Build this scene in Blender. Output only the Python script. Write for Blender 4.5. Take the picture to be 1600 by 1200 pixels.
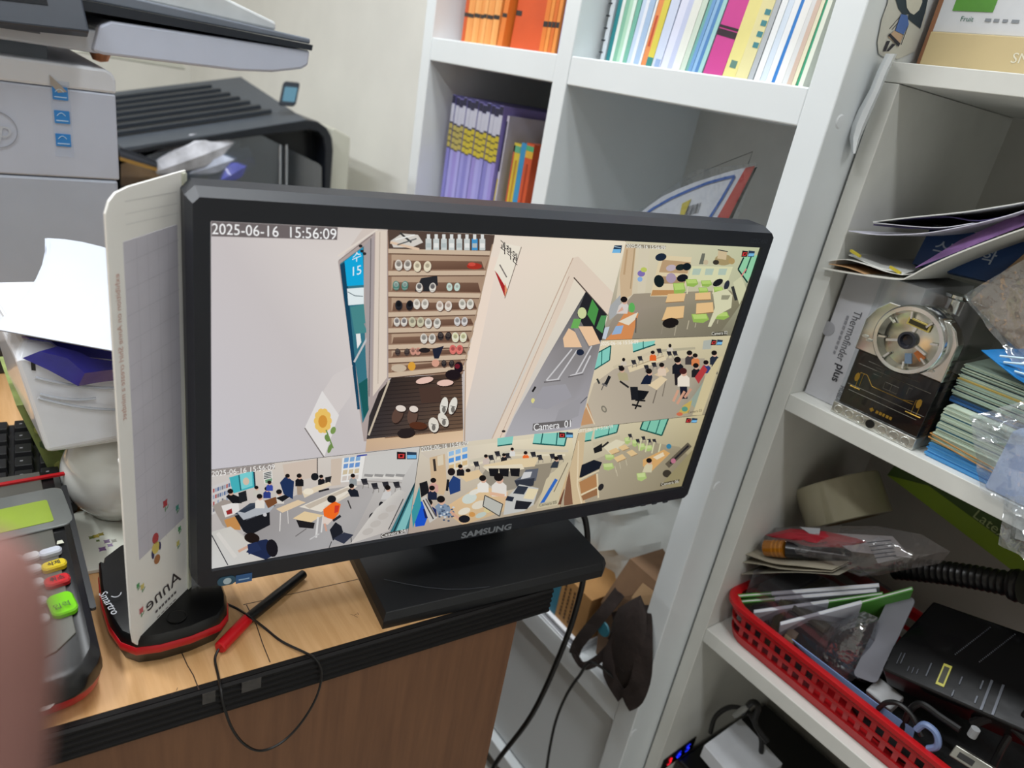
import bpy, bmesh, math, random
from mathutils import Vector, Matrix, noise
random.seed(7)
for o in list(bpy.data.objects): bpy.data.objects.remove(o)
scene = bpy.context.scene
COL = scene.collection
# ------------------------------------------------------------------ camera
CAM = Vector((0, 0, 1.16))
RX = Vector((0.5798886, 0.7973784, 0.1670834))
RY = Vector((0.4101730, -0.1085513, -0.9055246))      # image down
RZ = Vector((-0.7039086, 0.5936365, -0.3900108))      # viewing direction
FPX = 1110.0
cd = bpy.data.cameras.new('camera')
cam = bpy.data.objects.new('camera', cd); COL.objects.link(cam)
cd.sensor_width = 36; cd.sensor_fit = 'HORIZONTAL'; cd.lens = 36 * FPX / 1600
cd.clip_start = 0.01
m = Matrix((RX, -RY, -RZ)).transposed().to_4x4(); m.translation = CAM
cam.matrix_world = m
cd.dof.use_dof = True; cd.dof.focus_distance = 0.60; cd.dof.aperture_fstop = 6.8
scene.camera = cam
# ------------------------------------------------------------------ world, light, exposure
EXPO = 0.0
vs = scene.view_settings
vs.view_transform = 'Standard'; vs.look = 'None'; vs.gamma = 1; vs.exposure = EXPO
vs.use_curve_mapping = False
w = bpy.data.worlds.new('world'); scene.world = w; w.use_nodes = True
w.node_tree.nodes['Background'].inputs[0].default_value = (0.85, 0.92, 1, 1)
w.node_tree.nodes['Background'].inputs[1].default_value = 0.10
def area(name, loc, sx, sy, power, color=(0.93, 0.97, 1.0)):
    l = bpy.data.lights.new(name, 'AREA'); l.shape = 'RECTANGLE'; l.size = sx; l.size_y = sy
    l.energy = power; l.color = color
    o = bpy.data.objects.new(name, l); COL.objects.link(o); o.location = loc
    return o
area('ceiling_or_fill_light', (-0.85, 0.32, 2.44), 1.2, 0.16, 20)
area('ceiling_or_fill_light', (-0.75, -0.77, 2.44), 1.2, 0.16, 24)
area('ceiling_or_fill_light', (1.2, -0.10, 2.44), 1.2, 0.16, 16)
area('ceiling_or_fill_light', (-2.3, -1.3, 2.44), 1.2, 0.16, 38)  # unseen far lamp, added as ambient fill for wall and printer
# ------------------------------------------------------------------ measuring helpers (photo point -> point on a real plane)
def ray(x, y): return RX * ((x - 800) / FPX) + RY * ((y - 600) / FPX) + RZ
def ox(x, y, X): d = ray(x, y); return CAM + d * (X / d.x)
def oy(x, y, Y): d = ray(x, y); return CAM + d * (Y / d.y)
def oz(x, y, Z): d = ray(x, y); return CAM + d * ((Z - CAM.z) / d.z)
def onp(x, y, P, n): d = ray(x, y); return CAM + d * ((P - CAM).dot(n) / d.dot(n))
# ------------------------------------------------------------------ materials
def lin(c):
    if isinstance(c, str):
        c = c.lstrip('#'); c = [int(c[i:i + 2], 16) / 255 for i in (0, 2, 4)]
    return [x / 12.92 if x <= 0.04045 else ((x + 0.055) / 1.055) ** 2.4 for x in c]
MATS = {}
def mat(c, rough=0.5, metal=0.0, var=0.06, scale=30, bump=0.0, bscale=200, trans=0.0, coat=0.0, spec=0.5, alpha=1.0):
    key = (str(c), rough, metal, var, scale, bump, bscale, trans, coat, spec, alpha)
    if key in MATS: return MATS[key]
    m = bpy.data.materials.new('surface'); m.use_nodes = True
    nt = m.node_tree; b = nt.nodes['Principled BSDF']
    L = lin(c)
    b.inputs['Roughness'].default_value = rough; b.inputs['Metallic'].default_value = metal
    b.inputs['Coat Weight'].default_value = coat; b.inputs['Specular IOR Level'].default_value = spec
    b.inputs['Transmission Weight'].default_value = trans; b.inputs['Alpha'].default_value = alpha
    tc = nt.nodes.new('ShaderNodeTexCoord')
    n = nt.nodes.new('ShaderNodeTexNoise'); n.inputs['Scale'].default_value = scale; n.inputs['Detail'].default_value = 4
    nt.links.new(tc.outputs['Object'], n.inputs['Vector'])
    r = nt.nodes.new('ShaderNodeValToRGB')
    r.color_ramp.elements[0].position = 0.3; r.color_ramp.elements[1].position = 0.7
    r.color_ramp.elements[0].color = [max(0, x * (1 - var)) for x in L] + [1]
    r.color_ramp.elements[1].color = [min(1, x * (1 + var)) for x in L] + [1]
    nt.links.new(n.outputs['Fac'], r.inputs['Fac']); nt.links.new(r.outputs['Color'], b.inputs['Base Color'])
    if bump:
        n2 = nt.nodes.new('ShaderNodeTexNoise'); n2.inputs['Scale'].default_value = bscale; n2.inputs['Detail'].default_value = 3
        nt.links.new(tc.outputs['Object'], n2.inputs['Vector'])
        bp = nt.nodes.new('ShaderNodeBump'); bp.inputs['Strength'].default_value = bump; bp.inputs['Distance'].default_value = 0.002
        nt.links.new(n2.outputs['Fac'], bp.inputs['Height']); nt.links.new(bp.outputs['Normal'], b.inputs['Normal'])
    MATS[key] = m; return m
def wood(c1, c2, axis='Y', rough=0.45, k=1.0):
    key = ('wood', c1, c2, axis, k)
    if key in MATS: return MATS[key]
    m = bpy.data.materials.new('wood'); m.use_nodes = True; nt = m.node_tree; b = nt.nodes['Principled BSDF']
    tc = nt.nodes.new('ShaderNodeTexCoord'); mp = nt.nodes.new('ShaderNodeMapping')
    s = {'X': (4, 60, 60), 'Y': (60, 4, 60), 'Z': (60, 60, 4)}[axis]
    mp.inputs['Scale'].default_value = [v * k for v in s]
    nt.links.new(tc.outputs['Object'], mp.inputs['Vector'])
    n = nt.nodes.new('ShaderNodeTexNoise'); n.inputs['Scale'].default_value = 1.6; n.inputs['Detail'].default_value = 6; n.inputs['Roughness'].default_value = 0.62
    nt.links.new(mp.outputs['Vector'], n.inputs['Vector'])
    r = nt.nodes.new('ShaderNodeValToRGB'); r.color_ramp.elements[0].position = 0.32; r.color_ramp.elements[1].position = 0.68
    r.color_ramp.elements[0].color = lin(c1) + [1]; r.color_ramp.elements[1].color = lin(c2) + [1]
    nt.links.new(n.outputs['Fac'], r.inputs['Fac']); nt.links.new(r.outputs['Color'], b.inputs['Base Color'])
    b.inputs['Roughness'].default_value = rough
    MATS[key] = m; return m
def film(tint='#eef2f4', amt=0.16, rough=0.12, white=0.10, bump=0.6, bscale=60):
    """thin clear plastic: mostly see-through, some gloss, a little haze"""
    key = ('film', tint, amt, rough, white, bump, bscale)
    if key in MATS: return MATS[key]
    m = bpy.data.materials.new('clear_film'); m.use_nodes = True; nt = m.node_tree; nt.nodes.clear()
    out = nt.nodes.new('ShaderNodeOutputMaterial'); t = nt.nodes.new('ShaderNodeBsdfTransparent'); t.inputs[0].default_value = lin(tint) + [1]
    g = nt.nodes.new('ShaderNodeBsdfGlossy'); g.inputs['Roughness'].default_value = rough
    d = nt.nodes.new('ShaderNodeBsdfDiffuse'); d.inputs[0].default_value = lin(tint) + [1]
    a = nt.nodes.new('ShaderNodeMixShader'); a.inputs[0].default_value = amt
    c = nt.nodes.new('ShaderNodeMixShader'); c.inputs[0].default_value = white
    nt.links.new(t.outputs[0], c.inputs[1]); nt.links.new(d.outputs[0], c.inputs[2])
    nt.links.new(c.outputs[0], a.inputs[1]); nt.links.new(g.outputs[0], a.inputs[2]); nt.links.new(a.outputs[0], out.inputs[0])
    tc = nt.nodes.new('ShaderNodeTexCoord'); n = nt.nodes.new('ShaderNodeTexNoise'); n.inputs['Scale'].default_value = bscale
    nt.links.new(tc.outputs['Object'], n.inputs['Vector']); bp = nt.nodes.new('ShaderNodeBump'); bp.inputs['Strength'].default_value = bump; bp.inputs['Distance'].default_value = 0.004
    nt.links.new(n.outputs['Fac'], bp.inputs['Height']); nt.links.new(bp.outputs['Normal'], g.inputs['Normal'])
    MATS[key] = m; return m
def glow(c, strength):
    key = ('glow', str(c), strength)
    if key in MATS: return MATS[key]
    m = bpy.data.materials.new('glow'); m.use_nodes = True; nt = m.node_tree; nt.nodes.clear()
    out = nt.nodes.new('ShaderNodeOutputMaterial'); e = nt.nodes.new('ShaderNodeEmission'); e.inputs[0].default_value = lin(c) + [1]; e.inputs[1].default_value = strength
    nt.links.new(e.outputs[0], out.inputs[0]); MATS[key] = m; return m
# ------------------------------------------------------------------ geometry collector
def V(*a): return Vector(a)
def rotm(ax, deg): return Matrix.Rotation(math.radians(deg), 4, ax)
def frame(o, u, v, w=None):
    u = Vector(u).normalized(); v = Vector(v).normalized(); w = (Vector(w) if w else u.cross(v)).normalized()
    m = Matrix((u, v, w)).transposed().to_4x4(); m.translation = o; return m
class G:
    def __init__(s): s.v = []; s.f = []
    def add(s, vs, fs, M=None):
        k = len(s.v)
        for p in vs:
            p = Vector(p); s.v.append(M @ p if M is not None else p)
        s.f += [[i + k for i in f] for f in fs]; return s
    def box(s, a, b, M=None):
        x0, y0, z0 = a; x1, y1, z1 = b
        return s.add([(x0,y0,z0),(x1,y0,z0),(x1,y1,z0),(x0,y1,z0),(x0,y0,z1),(x1,y0,z1),(x1,y1,z1),(x0,y1,z1)],
                     [(0,3,2,1),(4,5,6,7),(0,1,5,4),(1,2,6,5),(2,3,7,6),(3,0,4,7)], M)
    def prism(s, poly, h0, h1, M=None):
        n = len(poly); vs = [(x, y, h0) for x, y in poly] + [(x, y, h1) for x, y in poly]
        fs = [list(range(n))[::-1], list(range(n, 2 * n))] + [(i, (i + 1) % n, n + (i + 1) % n, n + i) for i in range(n)]
        return s.add(vs, fs, M)
    def loft(s, rings, cap=True, closed=True):
        n = len(rings[0]); vs = [p for r in rings for p in r]; fs = []
        for k in range(len(rings) - 1):
            for i in range(n if closed else n - 1):
                j = (i + 1) % n; fs.append((k * n + i, k * n + j, (k + 1) * n + j, (k + 1) * n + i))
        if cap: fs += [list(range(n))[::-1], [(len(rings) - 1) * n + i for i in range(n)]]
        return s.add(vs, fs)
    def lathe(s, prof, M=None, n=28, cap=True):
        rings = [[Vector((r * math.cos(2 * math.pi * i / n), r * math.sin(2 * math.pi * i / n), z)) for i in range(n)] for r, z in prof]
        if M is not None: rings = [[M @ p for p in r] for r in rings]
        return s.loft(rings, cap)
    def tube(s, pts, r, n=8, cap=True):
        pts = [Vector(p) for p in pts]; rings = []; up = Vector((0.13, 0.21, 0.97))
        for i, p in enumerate(pts):
            t = (pts[min(i + 1, len(pts) - 1)] - pts[max(i - 1, 0)]).normalized()
            a = t.cross(up)
            if a.length < 1e-3: a = t.cross(Vector((1, 0, 0)))
            a.normalize(); b = t.cross(a).normalized(); up = a.cross(t)
            rr = r[i] if isinstance(r, (list, tuple)) else r
            rings.append([p + a * rr * math.cos(2 * math.pi * k / n) + b * rr * math.sin(2 * math.pi * k / n) for k in range(n)])
        return s.loft(rings, cap)
    def sheet(s, rows, th=0.0008, nrm=None):
        """rows: grid of points; makes a sheet of real thickness"""
        R, C = len(rows), len(rows[0]); vs = [Vector(p) for r in rows for p in r]
        nn = []
        for i in range(R):
            for j in range(C):
                a = Vector(rows[min(i + 1, R - 1)][j]) - Vector(rows[max(i - 1, 0)][j]); b = Vector(rows[i][min(j + 1, C - 1)]) - Vector(rows[i][max(j - 1, 0)])
                c = a.cross(b); nn.append(c.normalized() if c.length > 1e-12 else Vector((0, 0, 1)))
        N = R * C; vs2 = [p + n * th for p, n in zip(vs, nn)]; fs = []
        for i in range(R - 1):
            for j in range(C - 1):
                a = i * C + j; fs.append((a, a + C, a + C + 1, a + 1)); fs.append((N + a, N + a + 1, N + a + C + 1, N + a + C))
        edge = [i for i in range(C)] + [i * C + C - 1 for i in range(1, R)] + [(R - 1) * C + j for j in range(C - 2, -1, -1)] + [i * C for i in range(R - 2, 0, -1)]
        for k in range(len(edge)):
            a, b = edge[k], edge[(k + 1) % len(edge)]; fs.append((a, b, N + b, N + a))
        return s.add(vs + vs2, fs)
def smoothpath(pts, n=6):
    pts = [Vector(p) for p in pts]; out = []
    for i in range(len(pts) - 1):
        p0, p1, p2, p3 = pts[max(i - 1, 0)], pts[i], pts[i + 1], pts[min(i + 2, len(pts) - 1)]
        for k in range(n):
            t = k / n
            out.append(0.5 * ((2 * p1) + (p2 - p0) * t + (2 * p0 - 5 * p1 + 4 * p2 - p3) * t * t + (3 * p1 - p0 - 3 * p2 + p3) * t ** 3))
    return out + [pts[-1]]
def rrect(w, h, r, n=5, cx=0, cy=0):
    """rounded rectangle outline; r one radius or four (br, tr, tl, bl)"""
    rs = r if isinstance(r, (list, tuple)) else (r,) * 4; out = []
    for (sx, sy, a0), q in zip(((1, -1, -90), (1, 1, 0), (-1, 1, 90), (-1, -1, 180)), rs):
        for k in range(n + 1):
            a = math.radians(a0 + 90 * k / n); out.append((cx + sx * (w / 2 - q) + q * math.cos(a), cy + sy * (h / 2 - q) + q * math.sin(a)))
    return out
WL = {}
def root(name, label, cat, loc, group=None):
    o = bpy.data.objects.new(name, None); COL.objects.link(o); o.location = loc; o.empty_display_size = 0.02
    o['label'] = label; o['category'] = cat
    if group: o['group'] = group
    WL[o.name] = Vector(loc); return o
def mesh(g, name, bevel=0, seg=2, smooth=False, off=None):
    me = bpy.data.meshes.new(name); me.from_pydata([p - off for p in g.v] if off else g.v, [], g.f)
    bm = bmesh.new(); bm.from_mesh(me); bmesh.ops.recalc_face_normals(bm, faces=bm.faces)
    if bevel:
        es = [e for e in bm.edges if len(e.link_faces) == 2 and e.calc_face_angle(0) > 0.6]
        bmesh.ops.bevel(bm, geom=es, offset=bevel, segments=seg, affect='EDGES', profile=0.5, clamp_overlap=True)
    bm.to_mesh(me); bm.free()
    if smooth:
        for p in me.polygons: p.use_smooth = True
        try: me.set_sharp_from_angle(angle=math.radians(38))
        except Exception: pass
    return me
def part(g, name, m, parent, bevel=0, smooth=False, label=None, seg=2, kind=None):
    off = WL[parent.name]
    o = bpy.data.objects.new(name, mesh(g, name, bevel, seg, smooth, off)); COL.objects.link(o)
    o.data.materials.append(m); o.parent = parent; WL[o.name] = off
    if label: o['label'] = label
    if kind: o['kind'] = kind
    return o
def single(g, name, m, label, cat, group=None, bevel=0, smooth=False, seg=2):
    lo = Vector([min(p[i] for p in g.v) for i in range(3)]); hi = Vector([max(p[i] for p in g.v) for i in range(3)])
    off = Vector(((lo.x + hi.x) / 2, (lo.y + hi.y) / 2, lo.z))
    o = bpy.data.objects.new(name, mesh(g, name, bevel, seg, smooth, off)); COL.objects.link(o); o.location = off
    o.data.materials.append(m); o['label'] = label; o['category'] = cat; WL[o.name] = off
    if group: o['group'] = group
    return o
def struct(g, name, m, bevel=0, smooth=False, label=None, parent=None):
    off = WL[parent.name] if parent else Vector((0, 0, 0))
    o = bpy.data.objects.new(name, mesh(g, name, bevel, 2, smooth, off)); COL.objects.link(o); o.data.materials.append(m); WL[o.name] = off
    if parent: o.parent = parent
    else: o['kind'] = 'structure'
    if label: o['label'] = label
    return o
_TC = {}
def textgeo(s, size, align='CENTER', shear=0.0, bold=0.0, sx=1.0):
    key = (s, size, align, shear, bold, sx)
    if key in _TC: return _TC[key]
    c = bpy.data.curves.new('t', 'FONT'); c.body = s; c.size = size; c.align_x = align; c.align_y = 'CENTER'; c.shear = shear; c.offset = bold; c.resolution_u = 3
    o = bpy.data.objects.new('t', c); COL.objects.link(o)
    bpy.context.view_layer.update()
    dg = bpy.context.evaluated_depsgraph_get(); me = bpy.data.meshes.new_from_object(o.evaluated_get(dg))
    vs = [Vector((v.co.x * sx, v.co.y, v.co.z)) for v in me.vertices]; fs = [list(p.vertices) for p in me.polygons]
    bpy.data.objects.remove(o); bpy.data.curves.remove(c); bpy.data.meshes.remove(me)
    _TC[key] = (vs, fs); return vs, fs
def text(s, size, M, name, m, parent, align='CENTER', label=None, **k):
    vs, fs = textgeo(s, size, align, **k)
    g = G().add(vs, fs, M); return part(g, name, m, parent, label=label)
def blurtext(M, w, h, n, m, parent, name='small_print'):
    """a line of print too small to read: a row of word-long strokes"""
    g = G(); x = -w / 2; rnd = random.Random(int(w * 1e5) + n)
    for k in range(n):
        l = w / n * rnd.uniform(.55, .85); g.add([(x, -h / 2, 0), (x + l, -h / 2, 0), (x + l, h / 2, 0), (x, h / 2, 0)], [(0, 1, 2, 3)], M); x += w / n
    return part(g, name, m, parent)
def clone(o, parent=None, loc=None):
    c = o.copy(); COL.objects.link(c); c.parent = parent
    if loc is not None: c.location = loc; 
    for ch in o.children: clone(ch, c)
    return c
# ================================================================== room shell
white_wall = mat('#eeece5', 0.85, var=0.03, scale=6, bump=0.05, bscale=300)
WY = 1.03
struct(G().box((-4.2, -4.2, -0.05), (2.6, WY, 0)), 'floor', mat('#a9a49c', 0.6, var=0.08, scale=8))
struct(G().box((-4.2, -4.2, 2.5), (2.6, WY, 2.55)), 'ceiling', white_wall)
struct(G().box((-4.2, WY, 0), (2.6, WY + 0.08, 2.5)), 'wall_back', white_wall)
struct(G().box((-4.28, -4.2, 0), (-4.2, WY, 2.5)), 'wall_left', white_wall)
struct(G().box((2.6, -4.2, 0), (2.68, WY, 2.5)), 'wall_right', white_wall)
struct(G().box((-4.2, -4.28, 0), (2.6, -4.2, 2.5)), 'wall_front', white_wall)
# ================================================================== tall bookcase
A0, A1, AY, AB = -1.179, -0.3975, 0.66, 0.945
lam = mat('#dfe4e6', 0.38, var=0.02, scale=10)
bc = root('bookcase', 'tall white bookcase with thick boards behind the monitor, full of workbooks', 'bookcase', (-0.788, 0.80, 0))
for nm, x0, x1 in (('side_panel', A0, A0 + 0.030), ('divider', -0.815, -0.785), ('side_panel', A1 - 0.0325, A1)):
    part(G().box((x0, AY, 0.0), (x1, AB, 2.02)), nm, lam, bc, bevel=0.0015)
for nm, z0, z1 in (('shelf_board', 0.358, 0.398), ('shelf_board', 0.783, 0.818), ('shelf_board', 1.164, 1.1995), ('shelf_board', 1.55, 1.585), ('top_board', 1.95, 1.99), ('bottom_board', 0.04, 0.075)):
    for xa, xb in ((A0 + 0.030, -0.815), (-0.785, A1 - 0.0325)):
        part(G().box((xa, AY + 0.0008, z0), (xb, AB, z1)), nm, lam, bc, bevel=0.0015)
part(G().box((A0 + 0.001, AB - 0.006, 0.05), (A1 - 0.001, AB, 1.99)), 'back_panel', mat('#c3c6c4', 0.6, var=0.03), bc)
for xa, xb in ((A0 + 0.031, -0.816), (-0.784, A1 - 0.0335)):
    d = part(G().box((xa, AY + 0.016, 0.08), (xb, AY + 0.034, 0.354)), 'cabinet_door', lam, bc, bevel=0.001)
for px in ((1312, 190), (1120, 760), (990, 1145)):
    p = ox(px[0], px[1], A1)
    part(G().lathe([(0.0001, 0.0012), (0.0055, 0.0011), (0.0068, 0.0)], frame(p, (0, 1, 0), (0, 0, 1), (1, 0, 0)), 20), 'screw_cap', mat('#dfe3e6', 0.35), bc, smooth=True)
# ================================================================== low shelf unit at the right
BL, BI, BY, BB = -0.3945, -0.376, 0.72, 1.01
BR = 0.36
lamB = mat('#d3d3cd', 0.45, var=0.05, scale=18)
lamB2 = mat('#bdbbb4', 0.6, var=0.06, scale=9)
sh = root('shelf_unit', 'low white open shelf unit crammed with boxes, right of the bookcase', 'shelf', (0, 0.86, 0))
part(G().box((BL, BY, 0.0), (BI, BB, 1.2160)), 'side_panel', lamB, sh, bevel=0.0008)
part(G().box((BR, BY, 0.0), (BR + 0.0185, BB, 1.2160)), 'side_panel', lamB, sh, bevel=0.0008)
part(G().box((BL, BY, 1.2165), (BR + 0.0185, BB, 1.2345)), 'top_board', lamB, sh, bevel=0.0008)
for z0, z1 in ((0.8715, 0.8913), (0.529, 0.550), (0.06, 0.08)):
    part(G().box((BI + 0.0002, BY + 0.0005, z0), (BR, BB - 0.006, z1)), 'shelf_board', lamB, sh, bevel=0.0008)
part(G().box((BI - 0.004, BB - 0.006, 0.0), (BR, BB, 1.2160)), 'back_panel', lamB2, sh)
# ================================================================== desk
DZ = 0.72
F = V(-0.379, 0.418, DZ); de = V(0.073, 1, 0).normalized(); dn = V(-1, 0.073, 0).normalized()
DM = frame(F, -de, dn, (0, 0, 1))      # x: along the front edge away from the bookcase, y: into the desk, z up
dk = root('desk', 'wood grained desk with black ribbed edge carrying the monitor', 'desk', (-0.9, -0.2, 0))
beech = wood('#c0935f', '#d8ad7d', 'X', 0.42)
beech_shaded = wood('#6f4a31', '#80583b', 'Z', 0.55)  # dark panel wood, darkened further in colour for the camera holder's shade
top = part(G().box((0.004, 0.006, -0.026), (1.75, 1.12, 0), DM), 'desktop', beech, dk)
tr = part(G().box((-0.0, 0.0015, -0.029), (1.75, 0.006, -0.0003), DM), 'edge_trim', mat('#131111', 0.6, spec=0.2), dk)
for k in range(5):
    z = -0.0028 - k * 0.0058
    part(G().prism([(0, -0.0018), (0.0012, -0.0026), (0.0034, -0.0010), (0.0034, 0.0010), (0.0012, 0.0026), (0, 0.0018)], 0.0, 1.75,
         frame(F + dn * 0.0018 + V(0, 0, z), -dn, (0, 0, 1), -de)), 'edge_rib', mat('#171515', 0.6, spec=0.2), tr)
part(G().box((-0.0002, 0.0, -0.029), (0.004, 1.12, -0.0003), DM), 'edge_trim', mat('#131111', 0.6, spec=0.2), dk)
part(G().box((0.026, 0.012, -0.72), (1.74, 0.030, -0.0265), DM), 'front_panel', beech_shaded, dk)
part(G().box((0.026, 0.031, -0.72), (0.044, 1.10, -0.0265), DM), 'side_panel', beech_shaded, dk)
part(G().box((1.70, 0.031, -0.72), (1.718, 1.10, -0.0265), DM), 'side_panel', beech_shaded, dk)
# ink scratches and joint lines on the desktop, tape on the trim
ink = mat('#3c2a20', 0.7)
def ontop(px): return oz(px[0], px[1], DZ)
for pts in (((385, 945), (400, 975), (410, 1005), (422, 1035)), ((283, 1018), (293, 1040), (302, 1055), (311, 1078)), ((380, 945), (470, 925), (560, 905))):
    g = G(); P = [ontop(p) for p in pts]
    for a, b in zip(P[:-1], P[1:]):
        d = (b - a); s = d.cross(V(0, 0, 1)).normalized() * 0.0004
        g.add([a - s + V(0, 0, 0.0001), b - s + V(0, 0, 0.0001), b + s + V(0, 0, 0.0001), a + s + V(0, 0, 0.0001)], [(0, 1, 2, 3)])
    part(g, 'pen_line', ink, top)
for cx, cy, n in ((560, 962, 4), (270, 1078, 2)):
    g = G()
    for k in range(n):
        a = ontop((cx + random.uniform(-8, 8), cy + random.uniform(-4, 4))); d = V(random.uniform(-1, 1), random.uniform(-1, 1), 0).normalized()
        s = d.cross(V(0, 0, 1)) * 0.0002; e = a + d * 0.003
        g.add([p + V(0, 0, 0.0001) for p in (a - s, e - s, e + s, a + s)], [(0, 1, 2, 3)])
    part(g, 'scuff_mark', ink, top)
for x0, x1 in ((312, 332), (372, 402)):
    a = oz(x0, 1075 if x0 < 340 else 1055, DZ - 0.003); b = oz(x1, 1068 if x0 < 340 else 1046, DZ - 0.003)
    ta = (a - F).dot(-de); tb = (b - F).dot(-de)
    part(G().box((min(ta, tb), -0.0042, -0.010), (max(ta, tb), -0.0036, 0.0003), DM), 'tape_piece', mat('#3a3735', 0.2, var=0.3, scale=120), tr)
# ================================================================== monitor
MC = CAM + V(-0.4204673, 0.3579920, -0.2403983)
MR = V(0.1314468, 0.9912911, 0.0079758); MU = V(0.0283297, -0.0117987, 0.9995290); MN = V(0.9909183, -0.1311589, -0.0296339)
MM = frame(MC, MR, MU, MN)
SW, SH = 0.4766, 0.2681
mo = root('monitor', 'black flat monitor on the desk showing six security camera feeds', 'monitor', (MC.x - 0.03, MC.y, DZ))
blk = mat('#191d26', 0.45, var=0.05); blk2 = mat('#0d0f13', 0.5, var=0.05)
def ring(w, h, z, cb=0.0):
    w /= 2; h /= 2
    if cb == 0: cb = 0.0005
    return [MM @ V(x, y, z) for x, y in ((-w + cb, -h), (w - cb, -h), (w, -h + cb), (w, h - cb), (w - cb, h), (-w + cb, h), (-w, h - cb), (-w, -h + cb))]
g = G().loft([ring(SW, SH, -0.002), ring(SW, SH, 0.0012), ring(SW + 0.001, SH + 0.001, 0.0028), ring(0.497, 0.297, 0.0032, 0.004), ring(0.5035, 0.3045, -0.010, 0.006), ring(0.5035, 0.3045, -0.030, 0.006), ring(0.49, 0.29, -0.034, 0.004), ring(SW, SH, -0.034)], cap=False)
g.loft([ring(SW, SH, -0.034), ring(SW, SH, -0.002)], cap=False)
bez = part(g, 'bezel', blk, mo)
part(G().loft([ring(0.485, 0.285, -0.033), ring(0.44, 0.25, -0.048), ring(0.30, 0.18, -0.060)]), 'back_cover', blk2, mo, bevel=0.002)
scr_o = part(G().box((-SW / 2, -SH / 2, -0.004), (SW / 2, SH / 2, -0.0005), MM), 'screen', mat('#05060a', 0.35), mo)
# stand
BM = frame(MC, MR, V(0, 0, 1).cross(MR), (0, 0, 1)); BM.translation = V(MC.x, MC.y, DZ)
pl = [(-0.108, -0.034), (0.122, -0.034), (0.131, -0.026), (0.131, 0.160), (-0.108, 0.160)]
inner = [(-0.105, -0.031), (0.1205, -0.031), (0.128, -0.0245), (0.128, 0.157), (-0.105, 0.157)]
st = part(G().loft([[BM @ V(x, y, 0.0002) for x, y in pl], [BM @ V(x, y, 0.009) for x, y in pl], [BM @ V(x, y, 0.0155) for x, y in inner]]), 'stand_base', blk2, mo, bevel=0.0006)
part(G().box((-0.045, 0.072, 0.014), (0.067, 0.110, 0.26), BM), 'stand_neck', blk2, mo, bevel=0.004)
part(G().tube([oz(600 + t * 165, 905 + 18 * math.sin(t * 2.2) - t * 3, DZ + 0.0158) for t in (0, .2, .4, .6, .8, 1)], 0.00025, 5), 'scratch', mat('#3a3d45', 0.6), st)
# writing, buttons, stickers
def bez_at(x, y, z=0.0034): 
    p = onp(x, y, MC + MN * z, MN); return p
silver = mat('#6e747c', 0.4, metal=0.6)
def bt(s, x, y, size, m, name='lettering', **k):
    M = frame(bez_at(x, y, 0.0035), MR, MU, MN); return text(s, size, M, name, m, bez, **k)
bt('SAMSUNG', 761, 830, 0.0092, mat('#8b9096', 0.4), bold=0.0003, sx=1.25)
bt('S22C450', 1186, 377, 0.0062, mat('#3a3f48', 0.5))
for k, (x, y) in enumerate(((968, 791), (985, 788.5), (1002, 786), (1019, 783.5), (1036, 781))):
    part(G().prism(rrect(0.007, 0.0024, 0.001, 3), 0.0032, 0.0040, frame(bez_at(x, y, 0), MR, MU, MN)), 'button', mat('#2b2f36', 0.4), bez)
stk = part(G().prism(rrect(0.0135, 0.0085, 0.004, 4), 0.0033, 0.0036, frame(bez_at(353, 903, 0), MR, MU, MN)), 'sticker', mat('#2e5870', 0.35), bez)
part(G().lathe([(0.0001, 0.0039), (0.0030, 0.0039), (0.0030, 0.0036)], frame(bez_at(354, 903, 0), MR, MU, MN), 16), 'emblem', mat('#b9cdd6', 0.4), stk)
stk = part(G().box((-0.006, -0.004, 0.0033), (0.006, 0.004, 0.0036), frame(bez_at(380, 899, 0), MR, MU, MN)), 'sticker', mat('#2f5f96', 0.35), bez)
part(G().box((-0.004, -0.0005, 0.0036), (0.004, 0.0005, 0.0038), frame(bez_at(380, 900, 0), MR, MU, MN)), 'emblem', mat('#9fc0dd', 0.4), stk)
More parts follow.
